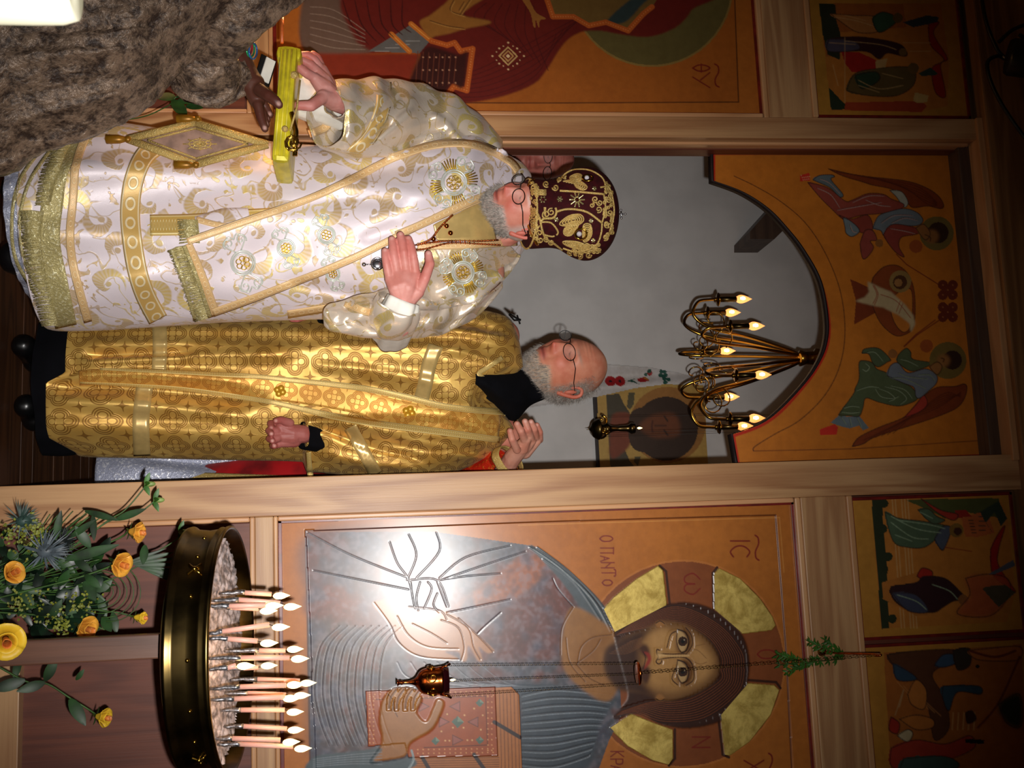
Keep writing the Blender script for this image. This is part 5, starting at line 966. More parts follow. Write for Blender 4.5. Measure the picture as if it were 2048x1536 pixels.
# ================================================================ the man behind in red and silver, hand on the shoulder
YR = 0.62
man = thing('person', 'person in red and silver robes behind the right post, hand on the gold-robed man\'s shoulder', 'person', at(250, 1000, YR))
rc = at(1150, 1025, YR); V1 = head(rc, -.5, .1, 1.0, 0, (196, 140, 116), (190, 100, 84), None, -.02, (60, 44, 34), .2)
h3 = hand([[(1050, 882, .14, .0125), (1042, 862, .10, .0115), (1034, 848, .105, .010)], [(1062, 878, .15, .012), (1056, 858, .11, .011), (1050, 843, .11, .010)], [(1072, 876, .17, .0115), (1069, 858, .13, .0105), (1062, 844, .12, .0095)], [(1080, 880, .19, .0105), (1080, 864, .16, .0095), (1074, 850, .15, .0085)], [(1034, 900, .14, .0125), (1024, 878, .10, .011), (1020, 862, .10, .0095)]],
    [[(1026, 915, .22, .028), (1044, 894, .17, .024), (1052, 880, .14, .016)], [(1044, 900, .19, .024), (1062, 882, .16, .016)], [(1050, 904, .20, .022), (1074, 882, .18, .014)], [(1026, 915, .22, .028), (1000, 955, .32, .03)]], (214, 156, 134))
tb = torso(at(900, 1020, YR)[0], YR+.03, at(1000, 1020, YR)[2], (190, 130, 110), .18)
body_mesh('body', man, [(V1[0], V1[1], V1[2]), tb, h3]); strands('hair', V1[3], V1[3]['hm'], 900, .03, M['hair_dark'], man, .5, .0009)
r_ = loft([(210, 868, 1120, .15), (320, 874, 1120, .16), (500, 884, 1110, .15), (620, 888, 1110, .15), (800, 900, 1110, .15), (930, 915, 1100, .13), (1000, 935, 1090, .1), (1040, 980, 1060, .06)], YR, .15, 80, 120, 2.2, ((9, .03, 0), (5, .02, 1)), [([(240, 890), (420, 892), (600, 905)], .02, 10), ([(260, 915), (430, 930), (600, 935)], -.02, 9)])
solid(mesh('silver_robe', r_[0], r_[1], M['silver_lace'], man, uv=r_[2]))
r2 = loft([(300, 950, 1125, .17), (340, 935, 1125, .17), (420, 915, 1122, .175), (520, 902, 1120, .175), (640, 898, 1118, .17), (800, 905, 1115, .165), (940, 925, 1104, .14), (1010, 950, 1090, .1)], YR, .17, 60, 100, 2.2, ((7, .015, 0),))
solid(mesh('red_vestment', r2[0], r2[1], M['red_satin'], man, uv=r2[2]))
DR = Drape((r2[0], r2[1])); DR.strip('gold_braid', [(330, 948), (440, 952), (600, 958)], 12, M['bead'], man, .006, dflt=.5)
sl = sleeve([(1008, 930, .24, 36), (985, 950, .30, 40), (950, 975, .4, 50), (920, 1010, .55, 60)], 40, 30); mesh('sleeve', sl[0], sl[1], M['red_gold'], man)
sl = sleeve([(1022, 920, .215, 31), (1012, 928, .235, 36)], 40, 6, pleat=.02); solid(mesh('cuff', sl[0], sl[1], M['bead'], man), .003)

# ================================================================ bald man with spectacles behind the bishop
YM = 0.75
m3 = thing('person', 'person with spectacles glimpsed between the left post and the jewelled crown', 'person', at(100, 300, YM))
c3_ = at(1085, 318, YM); V1 = head(c3_, .55, .1, 1.0, 0, (186, 116, 104), (180, 90, 80), None, -.02, (60, 50, 46), .05)
tb = torso(at(900, 290, YM)[0], YM+.03, at(960, 300, YM)[2], (180, 120, 100), .18); nk = blob([[(c3_+np.array([0, .02, -.05]), .055), ((at(900, 290, YM)[0], YM+.03, at(960, 300, YM)[2]), .06)]], .008)
body_mesh('body', m3, [V1[:3], tb, (nk[0], nk[1], np.ones((len(nk[0]), 3))*lin((180, 120, 100)))]); glasses(V1[3], m3); strands('hair', V1[3], V1[3]['hm'], 900, .014, M['hair_dark'], m3, .4, .0007)
r_ = loft([(146, 190, 400, .14), (500, 200, 390, .14), (800, 200, 390, .14), (940, 215, 385, .12), (985, 250, 360, .08), (1010, 275, 340, .065)], YM, .14, 50, 70, pleats=((7, .03, 0),)); mesh('dark_robe', r_[0], r_[1], M['black'], m3)
V, F = lathe([(.001, .055), (.07, .052), (.082, .02), (.084, -.03), (.0835, -.045)], 28, c3_+V1[3]['up']*.07); 

# ================================================================ the bishop
YS = -0.30
bis = thing('person', 'person in white and gold damask vestments and jewelled maroon crown, hand on chest', 'person', at(40, 450, YS))
hb = at(1040, 424, YS-.135)
hV, hF, hC, hj = head(hb, -0.46, 0.28, 0.89, -.10, (216, 150, 132), (204, 90, 80), (200, 196, 192), -0.036, (196, 190, 186), .03)
cb = at(900, 440, YS); tb = torso(cb[0], YS+.02, at(965, 440, YS)[2], (200, 140, 120), .17)
nk = blob([[(hb+np.array([0.03, .06, -.03]), .046), ((cb[0], YS+.01, at(960, 440, YS)[2]), .06)]], .006)
Yh = -.575
hl = hand([[(831, 548, Yh, .0125), (826, 512, Yh-.012, .0115), (822, 494, Yh-.012, .0108), (817, 478, Yh-.008, .0095)], [(813, 543, Yh, .0128), (808, 505, Yh-.014, .0118), (805, 486, Yh-.014, .011), (801, 470, Yh-.01, .0095)], [(794, 546, Yh, .0125), (788, 512, Yh-.012, .0112), (786, 494, Yh-.012, .0105), (784, 479, Yh-.008, .0092)], [(779, 556, Yh, .0115), (773, 528, Yh-.01, .0102), (771, 514, Yh-.01, .0095), (770, 502, Yh-.006, .0085)], [(836, 586, Yh+.01, .0145), (850, 556, Yh-.01, .013), (860, 528, Yh-.012, .012), (857, 508, Yh-.008, .0095)]],
    [[(808, 600, Yh+.02, .026), (816, 575, Yh, .021), (829, 552, Yh, .0145)], [(808, 600, Yh+.02, .026), (808, 570, Yh, .021), (812, 546, Yh, .0145)], [(806, 600, Yh+.02, .026), (800, 572, Yh, .02), (795, 549, Yh, .0145)], [(804, 598, Yh+.02, .025), (790, 575, Yh, .018), (780, 559, Yh, .013)], [(815, 598, Yh+.02, .024), (836, 584, Yh+.006, .016)], [(808, 600, Yh+.02, .027), (800, 650, Yh+.06, .03)]], (216, 150, 140))
Yk = -.62
hr = hand([[(630, 156, Yk, .0125), (612, 146, Yk-.02, .0118), (596, 133, Yk-.025, .0108), (580, 130, Yk-.02, .0095)], [(634, 142, Yk+.01, .0125), (620, 128, Yk-.005, .0115), (604, 120, Yk-.01, .0105), (588, 120, Yk-.01, .0092)], [(638, 134, Yk+.025, .012), (628, 118, Yk+.015, .011), (616, 110, Yk+.01, .010), (602, 110, Yk+.01, .009)], [(642, 132, Yk+.04, .011), (636, 116, Yk+.035, .0095), (626, 108, Yk+.03, .0085)], [(645, 196, Yk-.01, .0145), (622, 212, Yk-.03, .0135), (600, 211, Yk-.03, .0115), (576, 215, Yk-.025, .0095)]],
    [[(668, 200, Yk+.03, .027), (650, 178, Yk+.01, .023), (632, 160, Yk, .0155)], [(664, 198, Yk+.03, .026), (648, 164, Yk+.02, .021), (636, 146, Yk+.012, .015)], [(664, 190, Yk+.04, .025), (644, 140, Yk+.035, .015)], [(668, 200, Yk+.03, .026), (646, 194, Yk-.005, .018)], [(668, 200, Yk+.03, .027), (710, 212, Yk+.09, .032)]], (210, 150, 142))
body_mesh('body', bis, [(hV, hF, hC), tb, (nk[0], nk[1], np.ones((len(nk[0]), 3))*lin((206, 140, 124))), hl, hr])
strands('beard', hj, hj['bd'], 3600, .024, M['hair_grey'], bis, .6, .0006, .22, 3, fwd=.5); glasses(hj, bis, (.024, .018))
# clothes
alb = loft([(62, 296, 598, .235), (90, 275, 604, .235), (150, 262, 604, .22), (300, 268, 600, .2)], YS, .22, 40, 200, 2.0, ((22, .012, 0), (9, .012, 1)), wr=.001); solid(mesh('alb', alb[0], alb[1], M['silver_lace'], bis, uv=alb[2], label='silver lace skirt below the main robe'))
bf = [([(60, 300), (300, 300), (520, 320)], -.012, 20), ([(100, 340), (300, 345), (560, 350)], .016, 26), ([(80, 560), (300, 560), (500, 590)], .012, 24), ([(60, 470), (260, 478), (420, 480)], .014, 30), ([(700, 350), (800, 330), (900, 330)], -.015, 14), ([(560, 420), (680, 400), (820, 400)], -.012, 12), ([(720, 480), (800, 450)], -.015, 9), ([(560, 560), (700, 585), (780, 590)], -.018, 12), ([(640, 360), (760, 380), (880, 400)], .012, 16)]
sak = loft([(92, 256, 655, .245), (120, 253, 657, .245), (200, 256, 655, .24), (320, 268, 648, .23), (440, 282, 640, .22), (560, 296, 636, .215), (680, 306, 632, .215), (780, 300, 630, .21), (860, 290, 624, .2), (920, 282, 608, .185, YS), (945, 278, 610, .172, YS+.01), (976, 292, 581, .15, YS+.03), (1010, 312, 545, .125, YS+.06), (1038, 330, 514, .10, YS+.08), (1058, 350, 484, .07, YS+.09)], YS, .22, 150, 240, 2.15, ((5, .008, 1),), bf, .004, seed=12)
solid(mesh('main_robe', sak[0], sak[1], M['damask'], bis, uv=sak[2]), .003)
s1 = sleeve([(965, 330, YS+.03, 62), (930, 300, YS, 74), (870, 262, YS-.04, 80), (800, 243, YS-.1, 80), (740, 238, YS-.18, 82), (690, 240, YS-.24, 76), (652, 232, YS-.29, 62)], 90, 90, .8, [([(690, 300), (740, 250), (800, 190)], -.02, 8), ([(720, 310), (770, 270), (830, 220)], .02, 9), ([(780, 300), (840, 262), (900, 250)], -.022, 8), ([(800, 310), (880, 290), (930, 280)], .02, 9), ([(740, 290), (790, 240)], -.02, 7), ([(860, 230), (900, 260), (920, 300)], .018, 8), ([(700, 200), (700, 260), (690, 300)], .01, 8)], .004, 5, .03)
V = s1[0]; px_, py_ = proj(V); V[:, 0] -= 0; solid(mesh('sleeve', V, s1[1], M['damask_satin'], bis, uv=s1[2]), .003)
s2 = sleeve([(962, 540, YS+.02, 55), (925, 578, YS-.0, 56), (875, 606, YS-.03, 56), (815, 622, YS-.1, 52), (750, 632, YS-.16, 44), (700, 634, YS-.19, 34), (664, 634, YS-.2, 26), (650, 634, YS-.2, 14)], 80, 90, .85, [([(860, 640), (800, 630), (760, 600)], -.03, 9), ([(880, 620), (830, 600), (800, 610)], .026, 8), ([(700, 610), (760, 620), (830, 650)], .02, 9), ([(690, 640), (740, 650), (800, 660)], -.014, 7), ([(920, 560), (880, 600), (850, 660)], .02, 10), ([(680, 620), (740, 610)], -.01, 6)], .005, 9, .04)
solid(mesh('sleeve', s2[0], s2[1], M['damask_satin'], bis, uv=s2[2]), .003)
s3 = sleeve([(806, 600, Yh+.02, 30), (800, 616, Yh+.03, 34), (790, 640, Yh+.08, 38), (780, 670, Yh+.2, 36)], 60, 24, .9); solid(mesh('under_sleeve', s3[0], s3[1], M['white_linen'], bis, uv=s3[2]), .003)
s4 = sleeve([(797, 606, Yh+.02, 42), (790, 622, Yh+.04, 46), (782, 640, Yh+.09, 46)], 60, 20, .9); solid(mesh('cuff', s4[0], s4[1], M['damask_satin'], bis, uv=s4[2]), .003)
s5 = sleeve([(672, 206, Yk+.035, 29), (690, 210, Yk+.07, 34), (720, 218, Yk+.14, 38), (760, 226, Yk+.22, 40)], 60, 30, .9); solid(mesh('cuff', s5[0], s5[1], M['damask_satin'], bis, uv=s5[2]), .003)
s6 = sleeve([(586, 190, Yk+.08, 36), (620, 196, Yk+.1, 44), (680, 216, Yk+.16, 46)], 60, 20, .8); solid(mesh('under_sleeve', s6[0], s6[1], M['white_linen'], bis, uv=s6[2]), .003)
DB = Drape((sak[0], sak[1]), (alb[0], alb[1])); DS = Drape((sak[0], sak[1]), (s1[0], s1[1]), (s2[0], s2[1])); Dfl = -.5
# hem fringe: two tiers, fine threads
def fringe(name, D, top, bot, n, r, mat_, parent, off=.006, jit=3, label=None):
    a = spline(top, 20); b = spline(bot, 20); parts = []
    for i in range(n):
        t = (i+.5)/n; p = np.array([np.interp(t, np.linspace(0, 1, len(a)), a[:, k]) for k in (0, 1)]); q = np.array([np.interp(t, np.linspace(0, 1, len(b)), b[:, k]) for k in (0, 1)])+RNG.normal(0, jit*.4, 2)
        P0 = D.hit(p[0], p[1], off); P1 = D.hit(q[0], q[1], off)
        parts.append(tube([P0, (P0+P1)/2+np.array([RNG.normal(0, .001), -.004, 0]), P1], [r, r*1.2, r*.8], 4))
    V, F = join(parts); o = mesh(name, V, F, mat_, parent, True, label=label, kind='stuff'); return o
DB.strip('hem_band', [(168, 262), (118, 330), (104, 410), (98, 480), (112, 560), (132, 654)], 44, M['fringe'], bis, .005, m=7, dflt=Dfl)
DB.strip('hem_braid', [(150, 330), (146, 400), (140, 470), (148, 540), (176, 645)], 17, M['trim'], bis, .008, m=5, dflt=Dfl)
DB.strip('hem_braid', [(176, 262), (160, 300), (150, 335)], 17, M['trim'], bis, .008, m=5, dflt=Dfl)
fringe('hem_fringe', DB, [(88, 424), (82, 470), (90, 540), (116, 652)], [(42, 422), (44, 470), (54, 545), (84, 652)], 200, .0012, M['fringe'], bis)
fringe('hem_fringe', DB, [(150, 268), (118, 340), (100, 410)], [(118, 272), (84, 340), (70, 410)], 120, .0012, M['fringe'], bis)
for off_ in (26, 52):
    DB.strip('alb_braid', [(60+off_, 300-off_*.3), (18+off_*.8, 360), (8+off_*.6, 440), (16+off_*.6, 520), (58+off_*.6, 592)], 7, M['fringe'], bis, .005, m=3, dflt=Dfl)
DB.strip('knee_band', [(330, 280), (290, 310), (268, 360), (260, 420), (264, 480), (274, 540), (290, 590), (316, 640)], 40, M['band'], bis, .006, m=7, dflt=Dfl)
DB.strip('side_braid', [(575, 630), (650, 618), (720, 606), (790, 585)], 15, M['trim'], bis, .008, m=4, dflt=Dfl)
DS.strip('shoulder_braid', [(800, 592), (860, 606), (905, 608), (950, 590), (990, 575)], 15, M['trim'], bis, .008, m=4, dflt=Dfl)
DS.strip('sleeve_braid', [(618, 268), (655, 250), (668, 205), (674, 172)], 16, M['trim'], bis, .006, m=4, dflt=Dfl)
DS.strip('sleeve_band', [(704, 312), (744, 268), (766, 215), (768, 164)], 30, M['band'], bis, .006, m=6, dflt=Dfl)
DS.strip('sleeve_braid', [(690, 605), (740, 625), (790, 618), (840, 590)], 16, M['trim'], bis, .006, m=4, dflt=Dfl)
DB.strip('centre_stripe', [(300, 450), (390, 448), (480, 440), (560, 436)], 42, M['rib'], bis, .005, m=7, dflt=Dfl, label='gold ribbed centre stripe')
# stole (omophorion): long front end, shoulder panels, back end piece
om_c = [(400, 555), (487, 524), (573, 492), (652, 462), (740, 420), (820, 380), (900, 352), (970, 346), (1030, 362)]
omw = [168, 168, 164, 160, 160, 160, 152, 120, 60]
st = DS.strip('great_stole', om_c, omw, M['damask'], bis, .010, m=17, dflt=Dfl, th=.004, metric=True)
def edge(c, wd, sg, inset=8):
    g = spline(c, 6); d = np.gradient(g, axis=0); d /= np.linalg.norm(d, axis=1)[:, None]; n = np.stack([-d[:, 1], d[:, 0]], 1); W = np.interp(np.linspace(0, 1, len(g)), np.linspace(0, 1, len(c)), wd); return g+n*(sg*(W[:, None]/2-inset))
for sg in (-1, 1): e = edge(om_c, omw, sg); DS.strip('stole_braid', [tuple(q) for q in e[::5]]+[tuple(e[-1])], 15, M['trim'], bis, .015, m=4, dflt=Dfl)
DS.strip('stole_braid', [(376, 488), (404, 552), (432, 632)], 17, M['trim'], bis, .015, m=4, dflt=Dfl)
fringe('stole_fringe', DS, [(368, 492), (394, 556), (420, 636)], [(336, 500), (360, 562), (388, 644)], 110, .0013, M['fringe'], bis, .014)
DS.strip('fringe_braid', [(368, 492), (394, 556), (420, 636)], 8, M['fringe'], bis, .018, m=4, dflt=Dfl)
DS.strip('fringe_braid', [(344, 500), (366, 560), (390, 640)], 7, M['fringe'], bis, .017, m=4, dflt=Dfl)
st2 = DS.strip('second_stole_end', [(398, 462), (450, 446), (500, 436)], [60, 60, 40], M['damask'], bis, .0075, m=9, dflt=Dfl, th=.003, metric=True); DS.strip('stole_braid', [(392, 438), (450, 452), (520, 452)], 12, M['trim'], bis, .009, m=4, dflt=Dfl)
fringe('stole_fringe', DS, [(396, 440), (400, 486)], [(356, 440), (360, 488)], 50, .0013, M['fringe'], bis, .010)
om2 = [(812, 560), (870, 556), (935, 545), (985, 520), (1020, 490)]
DS.strip('shoulder_stole', om2, [120, 130, 120, 90, 60], M['damask_satin'], bis, .011, m=15, dflt=Dfl, th=.004, metric=True)
DS.strip('stole_braid', [(835, 492), (900, 492), (960, 490), (1035, 485)], 13, M['trim'], bis, .016, m=4, dflt=Dfl)
for q in (((770, 520), (700, 548), (620, 575), (520, 618)), ((850, 470), (920, 440), (985, 405))): pass
DS.strip('yoke', [(985, 440), (930, 452), (870, 465)], [90, 60, 30], M['gold_satin'], bis, .013, m=9, dflt=Dfl, label='pleated gold yoke below the beard')
DS.strip('stole_braid', [(792, 470), (850, 446), (920, 412), (985, 385)], 15, M['trim'], bis, .018, m=4, dflt=Dfl)
# embroidered medallions
def medal(cx, cy, r, big, D=DS, off=.016):
    cl = [ring(cx, cy, r), ring(cx, cy, r*.82)]; petals = []
    for k in range(6 if not big else 8):
        a = k*2*math.pi/(6 if not big else 8)+.3; c_ = (cx+r*.38*math.cos(a), cy+r*.38*math.sin(a)); petals.append([(c_[0]+r*.22*math.cos(a+t)*1.0, c_[1]+r*.22*math.sin(a+t)*.9) for t in np.linspace(0, 2*math.pi, 9)])
    V, F = D.cords(cl, .0022 if r > 15 else .0017, off); m1 = thing_part('medallion_ring', V, F, M['cord'], bis)
    V, F = D.cords(petals, .0012, off+.002); mesh('medallion_flower', V, F, M['gold_thread'], m1, kind='stuff')
    ln = []
    if big:
        for k in range(4):
            a = k*math.pi/2+big; ca, sa = math.cos(a), math.sin(a)
            for sg in (-1, 1):
                o = (cx+ca*r*1.75-sa*sg*r*.35, cy+sa*r*1.75+ca*sg*r*.35); ln.append(scroll(o[0], o[1], r*.42, a+sg*1.2, sg)); ln.append([(cx+ca*r*1.05-sa*sg*r*.3, cy+sa*r*1.05+ca*sg*r*.3), (cx+ca*r*1.4-sa*sg*r*.65, cy+sa*r*1.4+ca*sg*r*.65), (cx+ca*r*1.9-sa*sg*r*.7, cy+sa*r*1.9+ca*sg*r*.7), (cx+ca*r*2.25-sa*sg*r*.15, cy+sa*r*2.25+ca*sg*r*.15)])
        V, F = D.cords(ln, .0018, off); mesh('scrollwork', V, F, M['cord'], bis, kind='stuff'); rays = []
        for k in range(4):
            a0 = k*math.pi/2+big+math.pi/4
            for j in range(6): a = a0+(j-2.5)*.13; rays.append([(cx+r*1.08*math.cos(a), cy+r*1.08*math.sin(a)), (cx+r*(1.95-.05*abs(j-2.5))*math.cos(a), cy+r*(1.95-.05*abs(j-2.5))*math.sin(a))])
        V, F = D.cords(rays, .0019, off, False); mesh('gold_rays', V, F, M['gold_thread'], bis, kind='stuff')
    else:
        for k in (-1, 1):
            a = k*1.25+.1 if k < 0 else 1.2; a = -1.95 if k < 0 else 1.2; ca, sa = math.cos(a), math.sin(a); ox, oy = cx+ca*r*1.9, cy+sa*r*1.9
            for sg in (-1, 1): ln.append(scroll(ox-sa*sg*r*.55, oy+ca*sg*r*.55, r*.5, a+sg*2.2, -sg, 1.1)); ln.append([(cx+ca*r*1.05-sa*sg*r*.25, cy+sa*r*1.05+ca*sg*r*.25), (ox-sa*sg*r*.9, oy+ca*sg*r*.9), (ox+ca*r*.55-sa*sg*r*.4, oy+sa*r*.55+ca*sg*r*.4), (ox+ca*r*.2, oy+sa*r*.2)])
        V, F = D.cords(ln, .0017, off); mesh('scrollwork', V, F, M['cord'], bis, kind='stuff')
def thing_part(name, V, F, m_, parent): return mesh(name, V, F, m_, parent)
medal(908, 365, 25, .55); medal(926, 545, 22, .35); medal(486, 526, 24, 0); medal(572, 496, 17, 0); medal(653, 470, 17, 0); medal(666, 548, 14, 0, off=.012)
# diamond epigonation hanging on the left hip
Yd = -.56; dm = [at(*q, Yd) for q in ((256, 279), (390, 246), (536, 290), (392, 330))]
ep = mesh('hip_lozenge', [p+np.array([0, dy, 0]) for dy in (0, .008) for p in dm], [[0, 1, 2, 3], [7, 6, 5, 4], [0, 4, 5, 1], [1, 5, 6, 2], [2, 6, 7, 3], [3, 7, 4, 0]], plain('lozenge_cloth', (176, 140, 122), .45, .1), bis, False, label='diamond shaped hanging panel with gold border')
parts = []
for i in range(4): a, b = dm[i], dm[(i+1) % 4]; parts.append(tube([a+np.array([0, -.003, 0]), b+np.array([0, -.003, 0])], .010, 8, flat=.4)); cen = sum(dm)/4; parts.append(tube([a*.72+cen*.28+np.array([0, -.002, 0]), b*.72+cen*.28+np.array([0, -.002, 0])], .003, 6))
V, F = join(parts); mesh('lozenge_border', V, F, M['bead'], ep)
V, F = join([tube([at(400+22*math.cos(a)*s_, 288+10*math.sin(a)*s_, Yd-.004) for a in np.linspace(0, 6.28, 20)], .0018, 5) for s_ in (1, .6, .3)]+[tube([at(400, 288, Yd-.004), at(400+34*math.cos(a), 288+13*math.sin(a), Yd-.004)], .0016, 5) for a in np.linspace(0, 6.28, 9)]); mesh('lozenge_embroidery', V, F, M['bead'], ep)
for q in ((256, 279), (392, 330), (396, 238)):
    c_ = at(*q, Yd-.003); V, F = join([ball(c_, .009, 10), lathe([(.004, 0), (.010, -.02), (.011, -.05), (.004, -.052)], 12, c_, (0, 0, 1))]); mesh('tassel', V, F, plain('tassel_gold', (176, 122, 30), .4, .4) if 'tassel_gold' not in bpy.data.materials else bpy.data.materials['tassel_gold'], ep)
# chains and pendants on the chest
ch = []
for pts in ([(1000, 490), (960, 488), (900, 486), (850, 498), (815, 500)], [(996, 480), (960, 482), (900, 482), (870, 484), (820, 492)], [(905, 430), (880, 455), (862, 478), (835, 490)]):
    g = spline(pts, 14)
    for i, q in enumerate(g): 
        c_ = DS.hit(q[0], q[1], .020); ch.append(ball(c_, .0032 if i % 2 else .0024, 6))
V, F = join(ch); mesh('neck_chains', V, F, M['copper'], bis, label='reddish gold chains', kind='stuff'); 
for q in ((867, 478), (901, 466), (893, 452)): V, F = ball(DS.hit(*q, .024), .0065, 10); mesh('pendant', V, F, M['copper'], bis)
c_ = DS.hit(755, 528, .02); V, F = join([lathe([(.004, -.003), (.016, -.002), (.017, .002), (.006, .005)], 16, c_, (0, -1, 0)), tube([c_+np.array([.014*math.cos(a), -.006, .014*math.sin(a)]) for a in np.linspace(0, 6.28, 16)], .002, 6)]); pn = mesh('pendant_icon', V, F, M['silver'], bis)
V, F = join([ball(DS.hit(728, 529, .02), .0055, 10), tube([DS.hit(732, 529, .02), DS.hit(745, 529, .02)], .0015, 5)]); mesh('pendant_drop', V, F, M['silver'], pn)
# mitre
c0 = hb+hj['up']*.045-hj['fw']*.005; ax = hj['up']*.97+np.array([0.02, 0, .3]); ax /= np.linalg.norm(ax); b0 = at(1053, 428, YS-.172); b1 = at(1228, 428, YS-.14); ax = b1-b0; H = np.linalg.norm(ax); ax /= H
mp = [(.085, 0), (.0875, .003), (.089, .012), (.088, .03), (.087, .06), (.092, .085), (.104, .105), (.115, .125), (.121, .147), (.118, .168), (.106, .188), (.086, .205), (.058, .217), (.026, .223), (.001, .224)]
mp = [(r*1.0, h*H/.224) for r, h in mp]; V, F = lathe(spline(mp, 4), 64, b0, ax); mit = mesh('crown', V, F, M['velvet'], bis, label='bulbous maroon velvet crown with gold embroidery'); DM = Drape((V, F))
def mcords(name, lines, r, m_, off=.0025): V, F = DM.cords(lines, r*1.2, off, True, 5, YS-.1); return mesh(name, V, F, m_, mit, kind='stuff')
mc = lambda *p: [(940+x/5.906, 280+y/5.906) for x, y in p]
mcords('rim', [mc((760, 470), (700, 520), (665, 620), (645, 740), (655, 860), (680, 980), (720, 1080), (800, 1240)), mc((745, 475), (690, 520), (650, 640), (640, 745), (648, 860), (672, 980), (712, 1080), (790, 1240))], .0024, M['brass'])
mcords('pale_cord', [mc((1060, 600), (1250, 610), (1590, 640)), mc((1020, 850), (1120, 820), (1250, 820), (1400, 860), (1560, 980)), mc((820, 910), (880, 1140), (1000, 1230), (1090, 1300)), mc((840, 970), (870, 930), (980, 920), (1020, 860), (1010, 800))], .0028, M['bead'])
mcords('arch_cord', [mc((1560, 980), (1550, 1100), (1500, 1230), (1380, 1300), (1240, 1320), (1100, 1280)), mc((1040, 500), (1150, 380), (1300, 345), (1450, 370), (1580, 470), (1610, 640)), mc((1540, 560), (1640, 560), (1690, 720), (1700, 880), (1650, 1080)), mc((1580, 640), (1600, 800), (1560, 980)), mc((840, 970), (960, 980), (1040, 1090), (980, 1140), (880, 1120))], .0022, M['bead'])
sw = []
for x, y, r, a, sg in ((760, 560, 50, 0, 1), (740, 600, 40, 2, -1), (900, 520, 40, 1, 1), (1010, 560, 40, 3, -1), (760, 900, 60, 1, -1), (740, 850, 50, 3, 1), (780, 1010, 40, 0, 1), (820, 1100, 40, 2, 1), (830, 1180, 40, 4, -1), (900, 880, 50, 2, 1), (960, 850, 46, 5, -1), (1480, 700, 40, 1, 1), (1530, 740, 36, 3, -1), (1440, 770, 30, 5, 1), (1520, 820, 40, 2, -1), (1640, 700, 40, 0, 1), (1650, 860, 40, 3, -1), (1620, 1000, 40, 1, 1), (1600, 1150, 40, 2, -1), (1500, 1300, 40, 1, 1), (1400, 1360, 36, 0, 1), (1300, 1370, 36, 2, -1), (1180, 1330, 34, 1, 1), (900, 1170, 34, 1, 1), (960, 1210, 34, 3, -1), (1590, 880, 30, 1, -1), (1060, 470, 30, 2, 1), (1120, 430, 30, 1, 1), (1670, 620, 26, 2, 1)):
    sw.append(mc(*scroll(x, y, r, a, sg)))
for k in range(7): sw.append(mc((760+k*4, 590+k*9), (900, 590+k*10))); sw.append(mc((760, 800+k*12), (900, 800+k*13)))
rg_ = np.random.default_rng(2)
for k in range(70):
    t = k/70; zone = k % 3
    if zone == 0: x, y = 1640+rg_.uniform(-50, 40), 520+t*640
    elif zone == 1: x, y = 700+rg_.uniform(0, 110), 490+t*740
    else: a = t*2.2+.3; x, y = 1540-330*t+rg_.uniform(-16, 16), 1200+rg_.uniform(90, 190)*(1-.2*t)-60*(1-t)
    sw.append(mc(*scroll(x, y, rg_.uniform(20, 36), rg_.uniform(0, 6), 1 if k % 2 else -1)))
mcords('gold_scrolls', sw, .0017, M['bead'])
# seraph wings in beadwork, oval portraits, stars, jewels
def wingb(pts): 
    g = np.array(mc(*pts)); return [tuple(q) for q in spline(g, 5, True)]+[tuple(g[0])]
wl = []
for base in (((1060, 1000), (1160, 900), (1300, 880), (1340, 950), (1250, 1010)), ((1110, 1060), (1180, 1000), (1280, 1000), (1200, 1120), (1120, 1120)), ((1100, 1200), (1250, 1200), (1380, 1250), (1300, 1290), (1150, 1250)), ((1340, 1010), (1420, 1000), (1440, 1100), (1400, 1180), (1340, 1190)), ((1100, 490), (1200, 480), (1260, 560), (1340, 590), (1380, 550), (1280, 480)), ((1180, 440), (1260, 400), (1320, 420), (1300, 480), (1220, 490))):
    g = np.array(base, float); c_ = g.mean(0)
    for s_ in (1, .8, .6, .4, .2): q = c_+(g-c_)*s_; wl.append(mc(*[tuple(v) for v in spline(q, 4, True)]+[tuple(spline(q, 4, True)[0])]))
mcords('beadwork_wings', wl, .0017, M['bead'])
mcords('oval_frame', [mc(*ring(1310, 1110, 68, 18, 62)), mc(*ring(1390, 450, 60, 14, 34))], .0026, M['brass'], .004)
for q, r in ((mc((1290, 1110))[0], .0075), (mc((1380, 445))[0], .0065)): V, F = lathe([(.0001, .003), (r*.7, .0025), (r, .0)], 14, DM.hit(q[0], q[1], .002), -ray(*q)); mesh('enamel_portrait', V, F, plain('enamel', (206, 200, 206), .2) if 'enamel' not in bpy.data.materials else bpy.data.materials['enamel'], mit)
stl = []
for x, y, r in ((1265, 705, 92), (1020, 940, 26), (1430, 955, 26), (1470, 575, 24), (1455, 1185, 24), (1060, 700, 34), (740, 1060, 28), (860, 705, 40)):
    n = 10 if r > 60 else 6
    for k in range(n):
        a = 2*math.pi*k/n; stl.append(mc((x+r*.25*math.cos(a), y+r*.25*math.sin(a)), (x+r*.7*math.cos(a), y+r*.7*math.sin(a)), (x+r*math.cos(a), y+r*math.sin(a))))
mcords('stars', stl, .0019, plain('pale_gold', (236, 222, 160), .22, .8))
for x, y, r in ((1265, 705, .0035), (860, 705, .005), (1005, 615, .003), (1010, 1130, .003)): q = mc((x, y))[0]; V, F = ball(DM.hit(q[0], q[1], .004), r, 8); mesh('garnet', V, F, plain('garnet', (60, 8, 14), .1) if 'garnet' not in bpy.data.materials else bpy.data.materials['garnet'], mit)
